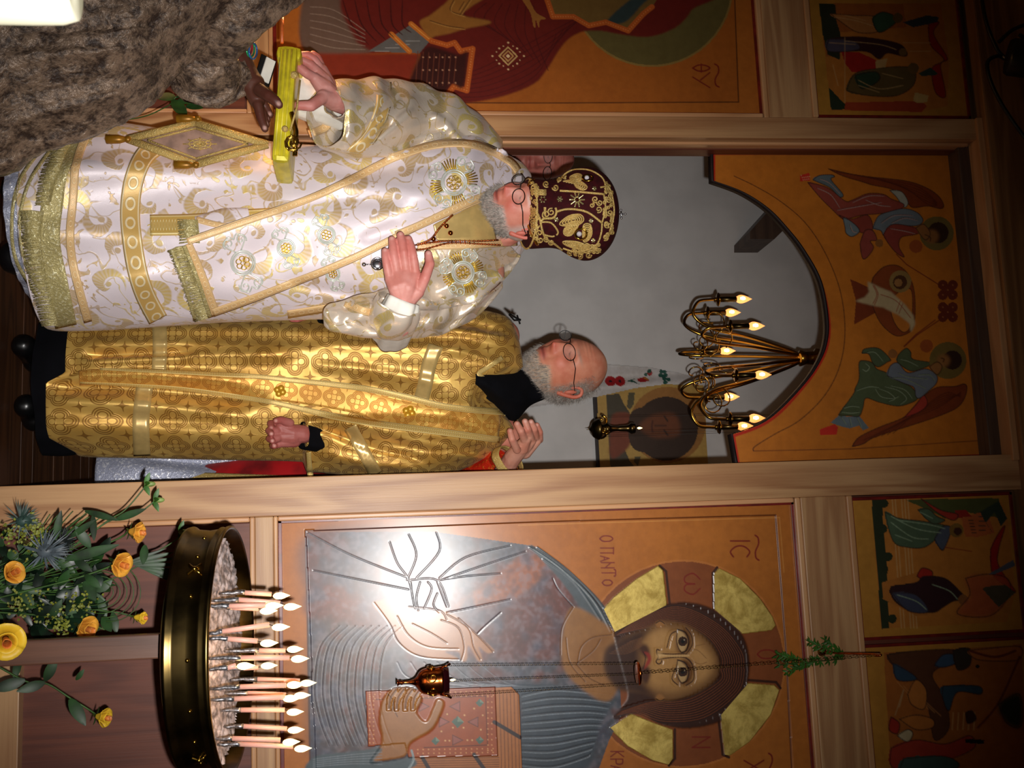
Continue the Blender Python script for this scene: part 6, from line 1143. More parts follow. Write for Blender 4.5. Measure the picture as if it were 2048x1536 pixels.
mesh('rim_band', *tube([b0+ax*.003+(np.array([1., 0, 0])*math.cos(t)+np.cross(ax, [1., 0, 0])*math.sin(t))*.0885 for t in np.linspace(0, 2*math.pi, 61)], .0026, 6), M['bead'], mit); cr = b0+ax*(H+.0); V, F = join([tube([cr, cr+ax*.028], .0016, 6), tube([cr+ax*.02+np.array([-.011, 0, 0]), cr+ax*.02+np.array([.011, 0, 0])], .0018, 6)]+[ball(cr+ax*.02+d, .0032, 6) for d in (np.array([.011, 0, 0]), np.array([-.011, 0, 0]), ax*.011, -ax*.008, ax*0)]); mesh('top_cross', V, F, M['silver'], mit)
cl_ = loft([(950, 440, 482, .04, YS-.10), (968, 434, 488, .05, YS-.08), (1000, 434, 488, .05, YS-.07), (1025, 440, 484, .045, YS-.06)], YS, .06, 20, 40); mesh('collar', cl_[0], cl_[1], M['black'], bis)
# ================================================================ person in brown lace, holding up the yellow book
YL = -0.95
lp = thing('person', 'person in brown ruffled lace dress holding up the yellow book from below', 'person', at(0, 40, YL))
dsk = (92, 56, 44)
hd = at(1010, -300, YL); V1 = head(hd, .9, .1, 1.0, 0, dsk, (86, 48, 40), None, -.02, (24, 20, 20), .2); tb = torso(at(600, -240, YL)[0], YL+.02, at(860, -150, YL)[2], dsk, .19)
Yq = -.70
hk = hand([[(520, 180, Yq-.02, .0155), (538, 192, Yq-.04, .0145), (552, 203, Yq-.045, .0125), (558, 210, Yq-.045, .010)], [(512, 205, Yq+.02, .013), (524, 228, Yq+.03, .012), (532, 250, Yq+.03, .0095)], [(508, 196, Yq+.05, .013), (522, 220, Yq+.06, .0115), (534, 240, Yq+.06, .0095)], [(514, 190, Yq+.07, .012), (530, 212, Yq+.09, .011), (540, 230, Yq+.09, .009)], [(516, 210, Yq-.0, .0125), (522, 236, Yq+.0, .011), (530, 258, Yq+.0, .009)]],
    [[(490, 140, Yq, .026), (506, 172, Yq, .028), (514, 200, Yq+.01, .020)], [(506, 168, Yq, .028), (516, 190, Yq+.04, .018)], [(490, 140, Yq, .026), (470, 100, Yq-.04, .03), (420, 60, Yq-.1, .035)]], dsk, voxel=.003)
body_mesh('body', lp, [V1[:3], tb, hk]); strands('hair', V1[3], V1[3]['hm'], 1200, .03, M['hair_dark'], lp, .3, .001)
dr = loft([(-160, -380, 350, .24), (0, -360, 337, .24), (68, -345, 298, .23), (188, -330, 258, .22), (284, -315, 206, .21), (342, -300, 140, .2), (430, -290, 70, .18), (520, -285, 14, .16), (600, -285, -30, .15), (760, -270, -60, .14), (860, -240, -80, .11), (900, -200, -120, .07)], YL, .2, 140, 180, 2.1, ((13, .02, 0), (7, .02, 1)), [([(0, 60), (200, 52), (330, 40)], -.02, 7), ([(0, 200), (150, 170), (330, 150)], -.015, 9), ([(0, 120), (200, 110), (340, 95)], .018, 10), ([(20, 250), (160, 215), (280, 190)], .015, 9)], .004, seed=21)
def ruffle(V, a=.006):
    return V+np.stack([np.sin(V[:, 2]*95+np.sin(V[:, 0]*130)*2)*a*.3, -np.abs(np.sin(V[:, 2]*80+V[:, 0]*60+2*np.sin(V[:, 0]*90)))*a, np.zeros(len(V))], 1)
solid(mesh('lace_dress', ruffle(dr[0]), dr[1], M['lace'], lp, uv=dr[2]), .003)
sv = sleeve([(640, -110, YL, 60), (560, -60, YL-.03, 66), (490, -10, YL-.02, 72), (440, 40, YL+.04, 78), (410, 90, YL+.1, 66), (408, 135, YL+.15, 70), (420, 160, Yq-.02, 56), (462, 152, Yq-.01, 42), (486, 146, Yq, 38)], 70, 110, .8, [([(340, 100), (420, 120), (480, 110)], -.014, 7), ([(360, 20), (440, 60), (500, 80)], .012, 9)], .004, 31, .05)
solid(mesh('lace_sleeve', ruffle(sv[0], .007), sv[1], M['lace'], lp, uv=sv[2]), .003)
parts = []
for k, cc in enumerate(((212, 60, 90), (60, 190, 120), (70, 130, 210))):
    V, F = tube([at(496+k*5+8*math.sin(a), 94+k*4+16*math.cos(a), Yq-.035+.02*math.sin(a)) for a in np.linspace(0, 2*math.pi, 20)], .0022, 6); mesh('bracelet', V, F, plain('bracelet_%d' % k, cc, .15, .4), lp)
# yellow book, paper, taper
bk = thing('yellow_book', 'thick shiny yellow-covered book held flat between the two hands', 'book', at(568, 205, -.68))
def obox(A_, B_, up, dep, h, bev=.004, rnd=0):
    ex = B_-A_; L = np.linalg.norm(ex); ex /= L; ez = up-ex*(up@ex); ez /= np.linalg.norm(ez); ey = np.cross(ez, ex); V, F = box(0, L, 0, dep, -h/2, h/2, bev); return [A_+ex*v[0]+ey*v[1]+ez*v[2] for v in V], F
A_ = at(578, 90, -.70); B_ = at(560, 322, -.70); up = np.array([0, 0, 1.])
M['yellow'] = plain('yellow_cover', (226, 210, 44), .3, .15, var=.08); M['yellow_dk'] = plain('yellow_ridge', (236, 218, 60), .4)
V, F = obox(A_, B_, up, .17, .041, .012); mesh('cover', V, F, M['yellow'], bk, False)
ex = (B_-A_)/np.linalg.norm(B_-A_)
for k in range(3): q = np.array([0, -.0015, -.012+.010*k]); V, F = tube([A_+q+ex*.012, B_+q-ex*.012], .0022, 6); mesh('spine_ridge', V, F, M['yellow_dk'], bk)
V, F = obox(A_+np.array([-.004, .01, 0]), A_+ex*.03+np.array([0, .01, 0]), up, .12, .06, .014); mesh('folded_end', V, F, M['yellow'], bk, False, label='folded bulging left end')
V, F = join([tube([at(600, 160, -.71), at(594, 215, -.71), at(580, 262, -.71)], .0025, 8), ball(at(570, 258, -.71), .008, 10), ball(at(588, 150, -.7), .010, 10, (1, .5, 1))]); mesh('clasp', V, F, M['bead'], bk)
V, F = join([tube(np.array([at(586+x, 285+y, -.705) for x, y in scroll(0, 0, 18, k, 1)]), .0025, 6) for k in range(3)]+[tube([at(583, 225, -.70), at(592, 262, -.70), at(590, 312, -.70)], .006, 8)]); mesh('gilt_ornament', V, F, M['brass'], bk)
V, F = obox(at(527, 163, -.66), at(541, 119, -.66), np.array([0, .6, 1.]), .004, .024, 0); tag(mesh('paper_slip', V, F, M['white_linen'], None, False), 'small white card held under the yellow book', 'paper')
V, F = obox(at(522, 168, -.655), at(537, 116, -.655), np.array([0, .6, 1.]), .004, .040, 0); tag(mesh('dark_folder', V, F, M['black_metal'], None, False), 'black folder edge behind the small white card', 'folder')
def flame(c, ln, parent, ax=(0, 0, 1)):
    V, F = lathe(spline([(.0001, -.48*ln), (ln*.12, -.40*ln), (ln*.2, -.18*ln), (ln*.19, .08*ln), (ln*.09, .34*ln), (.0001, .55*ln)], 4), 12, c, ax); return mesh('flame', V, F, M['flame'], parent)
tp = thing('taper', 'thin orange-brown taper with a flame beyond the left end of the yellow book', 'candle', at(562, 50, -.6)); V, F = tube([at(564, 86, -.62), at(564, 14, -.6)], .0042, 10); mesh('wax', V, F, plain('orange_wax', (214, 110, 50), .4), tp); flame(at(574, 5, -.6), .034, tp); lamp('taper_glow', 'POINT', at(582, 0, -.58), 3.0, (1, .5, .18), shadow_soft_size=.02)
fc = thing('large_candle', 'thick cream candle out of focus very close to the camera', 'candle', at(0, -30, -2.5)); c0_ = at(150, -28, -2.5); V, F = lathe([(.026, -.5), (.0275, -.1), (.0275, -.03), (.027, -.01), (.024, .0), (.012, -.003)], 32, c0_); mesh('wax', V, F, M['cream_wax'], fc)
V, F = tube([c0_, c0_+np.array([0, 0, .01])], .001, 6); mesh('wick', V, F, M['black'], fc)

# ================================================================ candle stand
cc4 = crop(340, 1040, 6.4); cc5 = crop(340, 1270, 5.775)
T0 = at(462, 1296, -.78); tax = np.array([.0, -.075, 1.]); tax /= np.linalg.norm(tax); RT = .2485
cs = thing('candle_stand', 'round aged brass candle stand filled with sand, standing before the right panels', 'candle stand', T0*[1, 1, 0])
V, F = lathe([(r_, h_*1.17) for r_, h_ in [(RT-.02, -.068), (RT+.004, -.070), (RT+.006, -.064), (RT-.002, -.058), (RT-.001, -.054), (RT-.004, -.034), (RT-.001, -.016), (RT+.003, -.012), (RT-.002, -.007), (RT+.004, -.002), (RT+.005, .002), (RT+.001, .005), (RT-.004, .002), (RT-.008, -.04), (RT-.012, -.045), (RT-.02, -.05)]], 96, T0, tax); mesh('rim', V, F, M['old_brass'], cs)
gx, gy = np.meshgrid(np.linspace(-1, 1, 90), np.linspace(-1, 1, 90)); rr = np.hypot(gx, gy); e1 = np.array([1., 0, 0]); e1 -= tax*(e1@tax); e1 /= np.linalg.norm(e1); e2 = np.cross(tax, e1)
hh = -.022+.004*np.sin(gx*19+3*np.sin(gy*9))*np.sin(gy*23+gx*7)+.003*np.sin(gx*51+gy*33); V = (T0+gx[..., None]*e1*RT*.965+gy[..., None]*e2*RT*.965+hh[..., None]*tax).reshape(-1, 3); idx = np.arange(8100).reshape(90, 90); F = np.stack([idx[:-1, :-1], idx[:-1, 1:], idx[1:, 1:], idx[1:, :-1]], -1).reshape(-1, 4); F = F[(rr.ravel()[F] < .985).all(1)]
used = np.unique(F); mp_ = np.zeros(8100, int); mp_[used] = np.arange(len(used)); mesh('sand', V[used], mp_[F], plain('pale_sand', (238, 228, 232), .4, .25, var=.25, scale=60), cs, kind='stuff')
for a in (-2.75, -2.45, -2.05, -1.55, -1.15, -.85, -.55): c_ = T0+(e1*math.cos(a)+e2*math.sin(a))*(RT-.004)-tax*.035; V, F = ball(c_, .0045, 10); mesh('rivet', V, F, M['brass'], cs)
for a in (-2.30, -.62): c_ = T0+(e1*math.cos(a)+e2*math.sin(a))*(RT-.001)-tax*.035; t_ = -e1*math.sin(a)+e2*math.cos(a); V, F = join([tube([c_-t_*.012+tax*.012, c_, c_-t_*.012-tax*.012], .003, 6), tube([c_+t_*.012+tax*.012, c_, c_+t_*.012-tax*.012], .003, 6), ball(c_, .006, 8)]); mesh('leaf_mount', V, F, M['brass'], cs)
V, F = lathe([(.19, -.10), (.225, -.085), (.235, -.078), (RT-.015, -.076)], 64, T0, tax); mesh('tray_bottom', V, F, M['old_brass'], cs)
wd = wood('stand_pole', (100, 64, 46), (70, 42, 30), 'z'); xc_ = at(200, 1297, T0[1])[0]; zt = T0[2]-.09
bx('pole', xc_-.025, xc_+.025, T0[1]-.025, T0[1]+.025, .02, zt-.03, wd, cs); bx('pole_block', xc_-.04, xc_+.056, T0[1]-.035, T0[1]+.035, zt-.035, zt, wd, cs); bx('pole_block', xc_-.06, xc_+.07, T0[1]-.05, T0[1]+.05, zt-.015, zt+.004, wd, cs); V, F = lathe([(.17, 0), (.175, .008), (.16, .02), (.04, .03)], 40, (xc_, T0[1], 0)); mesh('foot_plate', V, F, M['old_brass'], cs)
cl = [(cc4, (700, 940), (960, 930), (1300, 950), (1420, 970)), (cc4, (600, 1030), (880, 1020), (1410, 1062), (1562, 1110)), (cc4, (560, 1098), (760, 1102), (1222, 1090), (1330, 1097)), (cc4, (640, 1125), (800, 1120), (1130, 1135), (1255, 1165)), (cc4, (560, 1445), (672, 1425), (1270, 1340), (1412, 1372)),
      (cc5, (500, 40), (670, 45), (1010, 70), (1140, 95)), (cc5, (690, 185), (1030, 180), (1335, 180), (1440, 165)), (cc5, (510, 272), (820, 265), (1380, 262), (1495, 276)), (cc5, (510, 392), (665, 380), (762, 352), (870, 357)), (cc5, (700, 395), (850, 385), (1020, 372), (1140, 355)), (cc5, (750, 517), (1010, 510), (1500, 528), (1590, 556)),
      (cc5, (530, 617), (810, 600), (1340, 580), (1445, 576)), (cc5, (700, 677), (900, 672), (1340, 690), (1522, 698)), (cc5, (540, 747), (745, 737), (1330, 717), (1400, 733)), (cc5, (650, 872), (820, 866), (1325, 865), (1440, 890)), (cc5, (690, 1057), (850, 1054), (1350, 1082), (1450, 1097)), (cc5, (610, 1197), (720, 1195), (1275, 1212), (1395, 1237)), (cc5, (620, 1262), (805, 1260), (1420, 1292), (1530, 1312)), (cc4, (900, 1105), (1000, 1100), (1440, 1112), (1330, 1097))]
words = ['leftmost lit pink candle in the brass stand', 'tall lit pink candle second from the left in the stand', 'shorter lit pink candle third from the left in the stand', 'lowest flame among the left cluster, short pink candle', 'leaning pink candle standing alone right of the left cluster', 'short pink candle just right of the leaning one', 'pink candle with long foil sleeve at the back, seventh from the left', 'tall pink candle in front near the stand centre', 'burnt-down stub with a big flame at the stand centre', 'short pink candle directly behind the burnt-down stub', 'tallest back candle right of the burnt-down stub', 'tall front pink candle touching flames with the tallest back one', 'back candle leaning right into its neighbour\'s flame', 'front pink candle whose flame merges with a leaning back candle', 'straight pink candle sixth from the right edge group, standing alone', 'pink candle alone between the straight one and the last pair', 'left candle of the last pair at the right end', 'rightmost lit pink candle, tallest of the last pair']
for k, (f_, a, b_, c_, d_) in enumerate(cl[:18]):
    a, b_, c_, d_ = [f_(q)[0] for q in (a, b_, c_, d_)]; Yb = np.interp(a[0], [426, 436, 450, 475], [-.97, -.91, -.82, -.68]); pa, pb, pc, pd = [at(q[0], q[1], Yb) for q in (a, b_, c_, d_)]
    t = thing('candle', words[k], 'candle', pa, 'lit candles in the brass stand'); V, F = tube([pb, (pb+pc)/2, pc], [.0051, .0051, .0049], 12); mesh('wax', V, F, M['wax'], t)
    base = pa-(pb-pa)/np.linalg.norm(pb-pa)*.012; n = 7; P = [base+(pb-base)*i/(n-1)+RNG.normal(0, .0006, 3) for i in range(n)]; V, F = tube(P, [.0026, .0034, .0042, .0038, .005, .0053, .0055], 7); mesh('foil', V, F, M['foil'], t)
    V, F = tube([pc, pc+(pd-pc)*.5], .0008, 5); mesh('wick', V, F, M['black'], t); flame(pd, .034, t)
for q in ((560, 1215), (575, 1330), (580, 1440)): lamp('candle_glow', 'POINT', at(q[0]+8, q[1], -.86), .32, (1, .55, .25), shadow_soft_size=.05)

# ================================================================ hanging oil lamp before the right icon
YO = -0.28
ol = thing('hanging_oil_lamp', 'small pierced copper oil lamp with dark red glass hanging on chains before the right icon', 'oil lamp', at(850, 1365, YO)); s_ = 1/ppm(YO); b_ = at(794, 1366, YO)
V, F = lathe(spline([(4*s_, 0), (6.5*s_, 1*s_), (3*s_, 5*s_), (4*s_, 9*s_), (2.6*s_, 12*s_), (3*s_, 22*s_), (5*s_, 30*s_), (9*s_, 36*s_), (18*s_, 42*s_), (23*s_, 50*s_), (25*s_, 62*s_), (25.5*s_, 74*s_), (26.5*s_, 84*s_), (24*s_, 85*s_), (22*s_, 70*s_)], 4), 32, b_); mesh('body', V, F, M['copper'], ol)
V, F = lathe([(22*s_, 60*s_), (24.5*s_, 84*s_), (25*s_, 97*s_), (23*s_, 97*s_), (22*s_, 84*s_), (.0001, 82*s_)], 32, b_); mesh('glass_cup', V, F, plain('dark_red_glass', (44, 8, 14), .08), ol)
for k in range(6):
    a = k*math.pi/3+.2; o_ = b_+np.array([25.5*s_*math.cos(a), 25.5*s_*math.sin(a), 66*s_]); t_ = np.array([-math.sin(a), math.cos(a), 0]); V, F = tube([o_+t_*x*s_+np.array([0, 0, 1])*y*s_ for x, y in scroll(0, 0, 11, k, 1, 1.2)], 1.5*s_, 6); mesh('scroll', V, F, M['brass'], ol)
hooks = []
for a in (-2.75, -.35, 1.4):
    o_ = b_+np.array([26*s_*math.cos(a), 26*s_*math.sin(a), 92*s_]); hooks.append(o_+np.array([4*s_*math.cos(a), 4*s_*math.sin(a), 3*s_])); V, F = join([tube([o_-np.array([0, 0, 12*s_]), o_+np.array([3*s_*math.cos(a), 3*s_*math.sin(a), 0]), hooks[-1]+np.array([4*s_*math.cos(a), 0, 6*s_])], 2*s_, 6)]); mesh('hook', V, F, M['copper'], ol)
V, F = lathe([(.0001, 2*s_), (9*s_, 3*s_), (12*s_, 14*s_), (.0001, 15*s_)], 16, at(862, 1397, YO-.02)); 
plt = at(1276, 1347, YO); V, F = lathe([(22*s_, -1.5*s_), (22.5*s_, 0), (22*s_, 2*s_), (3*s_, 3*s_), (3*s_, 8*s_)], 20, plt); mesh('chain_plate', V, F, M['copper'], ol)
def chain(P0, P1, n, r, mat_, parent, name='chain', th=.0006):
    parts = []; d = P1-P0; L = np.linalg.norm(d); d /= L; a = np.cross(d, [0, 1., 0]); a /= np.linalg.norm(a); b2 = np.cross(d, a); pl = L/n
    for i in range(n):
        c_ = P0+d*(i+.5)*pl; u = a if i % 2 else b2; parts.append(tube([c_+d*math.cos(t)*pl*.66+u*math.sin(t)*r for t in np.linspace(0, 2*math.pi, 7)], th, 3))
    V, F = join(parts); return mesh(name, V, F, mat_, parent, kind='stuff')
for i, h_ in enumerate(hooks): a = (-2.75, -.35, 1.4)[i]; chain(h_, plt+np.array([20*s_*math.cos(a), 20*s_*math.sin(a), 0]), 95, .0014, M['old_brass'], ol)
hk_ = at(1756, 1311, YO); chain(plt+np.array([0, 0, 8*s_]), hk_, 70, .0024, M['old_brass'], ol, th=.0008); flame(b_+np.array([0, 0, 105*s_]), .014, ol)
br = thing('lamp_bracket', 'brass wall bracket on the upper rail holding the lamp chain', 'bracket', at(1643, 1303, 0)); w_ = at(1643, 1303, 0.0); V, F = lathe([(.012, 0), (.014, .004), (.010, .012), (.005, .016)], 20, w_, (0, -1, 0)); mesh('rosette', V, F, M['brass'], br)
V, F = tube(spline([w_+np.array([0, -.012, 0]), w_+np.array([0.0, -.09, .02]), (w_+hk_)/2+np.array([0, -.06, .05]), hk_+np.array([-.002, 0, .008]), hk_+np.array([0, -.008, .0]), hk_+np.array([.0, .004, -.008])], 6), .003, 8); mesh('arm', V, F, M['copper'], br)
# greenery
def leafmesh(P, d, nrm, L, W, seg=5, curl=.25):
    d = d/np.linalg.norm(d); s1 = np.cross(d, nrm); s1 /= np.linalg.norm(s1)+1e-9; n2 = np.cross(s1, d); V = []; F = []
    for i in range(seg+1):
        t = i/seg; w_ = W*math.sin(math.pi*min(.98, t*.92+.06))**.8; c_ = P+d*L*t+n2*curl*L*t*t*-1; V += [c_-s1*w_+n2*w_*.25, c_, c_+s1*w_+n2*w_*.25]
    for i in range(seg): F += [[i*3, i*3+1, i*3+4, i*3+3], [i*3+1, i*3+2, i*3+5, i*3+4]]
    return V, F
M['leaf'] = plain('green_leaf', (40, 76, 32), .5, var=.25, scale=20); M['leaf_dark'] = plain('dark_leaf', (20, 44, 26), .4, var=.25); M['stem'] = plain('green_stem', (70, 106, 48), .45); M['fern'] = plain('fresh_sprig', (62, 116, 36), .5)
sp = thing('green_sprig', 'fresh feathery green sprig tucked behind the lamp bracket', 'sprig', at(1600, 1310, -.05)); parts = []; lf = []
for base, tip in (((1690, 1318), (1560, 1330)), ((1680, 1310), (1620, 1285)), ((1640, 1316), (1575, 1345)), ((1600, 1322), (1555, 1310)), ((1690, 1312), (1650, 1280))):
    g = [at(base[0]+(tip[0]-base[0])*t, base[1]+(tip[1]-base[1])*t, -.04-.03*math.sin(t*3)) for t in np.linspace(0, 1, 9)]; parts.append(tube(g, .0012, 5))
    for i in range(1, 9):
        for sg in (-1, 1):
            for q in range(3): lf.append(leafmesh(g[i], (g[i]-g[i-1])/np.linalg.norm(g[i]-g[i-1])*.6+np.array([sg*.8, RNG.normal(0, .4), RNG.normal(0, .5)]), np.array([0, -1., .2]), RNG.uniform(.012, .022), .0026, 3))
V, F = join(parts); mesh('stem', V, F, M['stem'], sp); V, F = join(lf); mesh('leaves', V, F, M['fern'], sp, kind='stuff')

# ================================================================ chandelier in the sanctuary
YC = 0.92
chd = thing('chandelier', 'polished brass eight-arm chandelier with candle bulbs hanging behind the arch', 'chandelier', at(1620, 716, YC)); sC = 1/ppm(YC); hub = at(1628, 716, YC)
V, F = lathe([(8*sC, -36*sC), (17*sC, -30*sC), (13*sC, -18*sC), (14*sC, 0), (20*sC, 4*sC), (19*sC, 10*sC), (6*sC, 12*sC), (2*sC, 40*sC), (2*sC, 700*sC)], 24, hub); mesh('hub', V, F, M['brass'], chd)
for bx_, by_ in ((1497, 599), (1476, 626), (1521, 653), (1466, 703), (1533, 751), (1473, 795), (1521, 838), (1499, 854)):
    Yb = YC+(1498-bx_)/44*.2; cb_ = at(bx_-64, by_, Yb); top = at(bx_, by_, Yb); r_ = cb_-hub; r_[2] = 0; L = np.linalg.norm(r_); e = r_/L; zb = cb_[2]; z0 = hub[2]-30*sC
    arm = spline([hub+e*.012+[0, 0, -28*sC], hub+e*L*.16+[0, 0, (zb-z0)*.35], hub+e*L*.36+[0, 0, (zb-z0)*.8], (hub+e*L*.52)*[1, 1, 0]+[0, 0, zb-.03], (hub+e*L*.74)*[1, 1, 0]+[0, 0, zb-.095], (hub+e*L*.96)*[1, 1, 0]+[0, 0, zb-.075], cb_+[0, 0, -.025], cb_], 6)
    am = mesh('arm', *tube(arm, .006, 8), M['brass'], chd); c_ = (hub+e*L*.66)*[1, 1, 0]+[0, 0, zb-.02]; mesh('scroll', *tube([c_+e*x*.0011+np.array([0, 0, 1])*y*.0011 for x, y in scroll(0, 0, 46, 2.6, -1, .9)], .0028, 6), M['brass'], am)
    mesh('scroll', *tube([(hub+e*L*.34)*[1, 1, 0]+[0, 0, zb-.06]+e*x*.0011+np.array([0, 0, 1])*y*.0011 for x, y in scroll(0, 0, 40, .6, 1, .9)], .0026, 6), M['brass'], am)
    V, F = lathe([(.004, -.012), (.010, -.008), (.008, 0), (.024, .003), (.027, .007), (.022, .006), (.011, .008), (.011, .014)], 20, cb_); mesh('drip_cup', V, F, M['brass'], am)
    V, F = lathe([(.0105, .01), (.0105, .078), (.009, .08)], 16, cb_); mesh('candle_sleeve', V, F, M['old_brass'], am); q0 = cb_+np.array([0, 0, .078])
    V, F = lathe(spline([(.009, 0), (.0155, .012), (.0165, .024), (.011, .042), (.004, .056), (.0005, .064)], 3), 16, q0); o = mesh('bulb', V, F, M['bulb'], am); V, F = ball(q0+np.array([0, -.003, .022]), .0166, 10, (.7, 1.0, 1.0)); mesh('filament_glow', V, F, M['bulb_core'], am)
lamp('chandelier_glow', 'POINT', at(1500, 716, YC), 2.2, (1, .62, .34), shadow_soft_size=.25)
YG = 1.5; il = thing('hanging_oil_lamp', 'dark brass oil lamp with volutes burning before the face icon', 'oil lamp', at(1200, 858, YG)); sG = 1/ppm(YG); b_ = at(1173, 859, YG)
V, F = lathe(spline([(.5*sG, 0), (1.5*sG, 6*sG), (6*sG, 9*sG), (14*sG, 12*sG), (20*sG, 20*sG), (21*sG, 26*sG), (14*sG, 30*sG), (9*sG, 34*sG), (12*sG, 42*sG), (7*sG, 50*sG), (5*sG, 62*sG), (6*sG, 70*sG), (7*sG, 84*sG), (11*sG, 90*sG), (10*sG, 98*sG)], 3), 24, b_); mesh('body', V, F, M['old_brass'], il); flame(b_+[0, 0, 108*sG], .022, il)
for k in range(3):
    a = k*2.094+math.pi*.98; e = np.array([math.cos(a), math.sin(a), 0]); mesh('volute', *tube([b_+e*(16+x)*sG+np.array([0, 0, (32+y)])*[0, 0, sG] for x, y in scroll(0, 0, 12, 0, 1, 1.1)], 2.6*sG, 6), M['brass'], il)
    mesh('chain', *tube([b_+e*24*sG+[0, 0, 30*sG], b_+e*22*sG+[0, 0, 300*sG], np.array([b_[0], b_[1], 4.2])], .0007, 4), M['black_metal'], il)

# ================================================================ flowers
def place(px, py, Y): return at(px, py, Y)
M['petal'] = plain('apricot_petal', (246, 176, 62), .5, var=.06, scale=30); M['petal2'] = plain('yellow_petal', (240, 196, 48), .5, var=.06, scale=30); M['petal_deep'] = plain('deep_apricot', (240, 140, 60), .5)
def rose(px, py, Y, r, stem, label, openness=.3, tilt=(.15, -.3, 1), m='petal', leaves=()):
    c_ = place(px, py, Y); R_ = r/ppm(Y); t = thing('rose', label, 'rose', c_, 'yellow and apricot roses'); ax = np.array(tilt, float); ax /= np.linalg.norm(ax); a0 = np.cross(ax, [0, 1, 0.1]); a0 /= np.linalg.norm(a0); a1 = np.cross(ax, a0); rg = np.random.default_rng(int(px*7+py))
    for ring_, (n, rad, hgt) in enumerate(((3, .16, 1.25), (4, .34, 1.15), (5, .52, 1.0))):
        for k in range(n):
            a = 2*math.pi*k/n+ring_*.7+rg.uniform(-.15, .15); V = []; op = openness*(ring_+.4)
            for i in range(6):
                for j in range(7):
                    u = i/5; w_ = (j/6-.5)*2*(math.pi/n)*1.25; rr = R_*(.15+rad*(u**.6)*(1+op*u)); z = R_*(-.8+1.65*hgt*u)-R_*.35*op*u**3-R_*.12*(w_*n/math.pi)**2*u; curl = R_*.18*max(0, u-.75)*4*ring_*.4
                    V.append(c_+(a0*math.cos(a+w_)+a1*math.sin(a+w_))*(rr+curl)+ax*z)
            F = [[i*7+j, i*7+j+1, i*7+j+8, i*7+j+7] for i in range(5) for j in range(6)]; solid(mesh('petal', V, F, M[m if ring_ else 'petal_deep'], t), .0006)
    V, F = join([leafmesh(c_-ax*R_*.8, a0*math.cos(q)+a1*math.sin(q)+ax*.5, ax, R_*1.1, R_*.16, 4) for q in np.linspace(0, 5.2, 5)]); mesh('sepals', V, F, M['leaf'], t)
    g = spline([c_-ax*R_*.8]+[place(*q, Y+.02) for q in stem], 6); mesh('stem', *tube(g, .0022, 6), M['stem'], t)
    for (lx, ly, dx, dy, L) in leaves: P = place(lx, ly, Y); V, F = leafmesh(P, place(lx+dx, ly+dy, Y-.02)-P, np.array([0, -1., .3]), L, L*.2, 6); mesh('leaf', V, F, M['leaf'], t)
rose(270, 1064, -.42, 17, [(235, 1078), (160, 1110), (60, 1160), (-60, 1200)], 'apricot rose highest on the left, beside the doorway post', leaves=((180, 1095, -20, -30, .06), (150, 1120, 30, 20, .05)))
rose(238, 1127, -.48, 19, [(215, 1135), (140, 1160), (20, 1190), (-60, 1210)], 'apricot rose with a pointed petal, just right of the highest one', .35, (.3, -.6, .8), leaves=((170, 1150, 25, 20, .05),))
rose(278, 1235, -.42, 13, [(262, 1232), (225, 1224), (120, 1215), (-60, 1220)], 'small yellow rosebud just left of the dark panel gap', .1, (.1, -.3, 1), 'petal2', leaves=((225, 1225, 8, 38, .05),))
rose(169, 1256, -.46, 19, [(150, 1248), (90, 1232), (0, 1225), (-60, 1222)], 'apricot rose with flared petals low beside the dark stile', .4, (.25, -.5, .8), leaves=((100, 1236, 20, -30, .05),))
rose(24, 1147, -.5, 18, [(5, 1160), (-60, 1190)], 'orange-yellow rose at the bottom edge under the thistles', .3, (-.2, -.7, .7))
rose(12, 1281, -.86, 25, [(-20, 1270), (-80, 1240)], 'wide open yellow rose at the bottom edge', .45, (.2, -.95, .35), 'petal2')
rose(203, 1434, -.46, 16, [(185, 1424), (140, 1396), (95, 1368), (50, 1362), (-60, 1300)], 'yellow rose on the long stem reaching right, away from the others', .25, (.15, -.4, .9), 'petal2', leaves=((140, 1398, 20, 34, .07), (90, 1365, -30, 10, .06), (90, 1362, 20, -40, .06), (50, 1360, -44, 14, .07), (152, 1360, 24, -30, .03)))
def bud(px, py, Y, stem, label, n=1):
    t = thing('flower_bud', label, 'flower bud', place(px, py, Y)); c_ = place(px, py, Y); V, F = ball(c_, .009, 12, (.75, .75, 1.5)); mesh('bud', V, F, plain('pale_green_bud', (150, 176, 96), .45) if 'pale_green_bud' not in bpy.data.materials else bpy.data.materials['pale_green_bud'], t)
    for k in range(4): V, F = leafmesh(c_-np.array([0, 0, .012]), np.array([math.cos(k*1.57), math.sin(k*1.57)-.4, .5]), np.array([0, -1., .3]), .03, .006, 4); mesh('leaf', V, F, M['fern'], t)
    mesh('stem', *tube(spline([c_-np.array([0, 0, .01])]+[place(*q, Y) for q in stem], 6), .0018, 6), M['stem'], t)
bud(368, 1064, -.42, [(352, 1080), (290, 1118), (270, 1135), (180, 1170), (-60, 1200)], 'pale green bud beside the left end of the brass stand')
bud(300, 968, -.4, [(285, 980), (250, 1020), (215, 1042), (130, 1100), (-60, 1190)], 'green bud in front of the right post, uppermost')
bud(318, 1000, -.4, [(300, 1010), (270, 1030), (215, 1044), (120, 1110), (-60, 1190)], 'spiky green bud just below the uppermost bud')
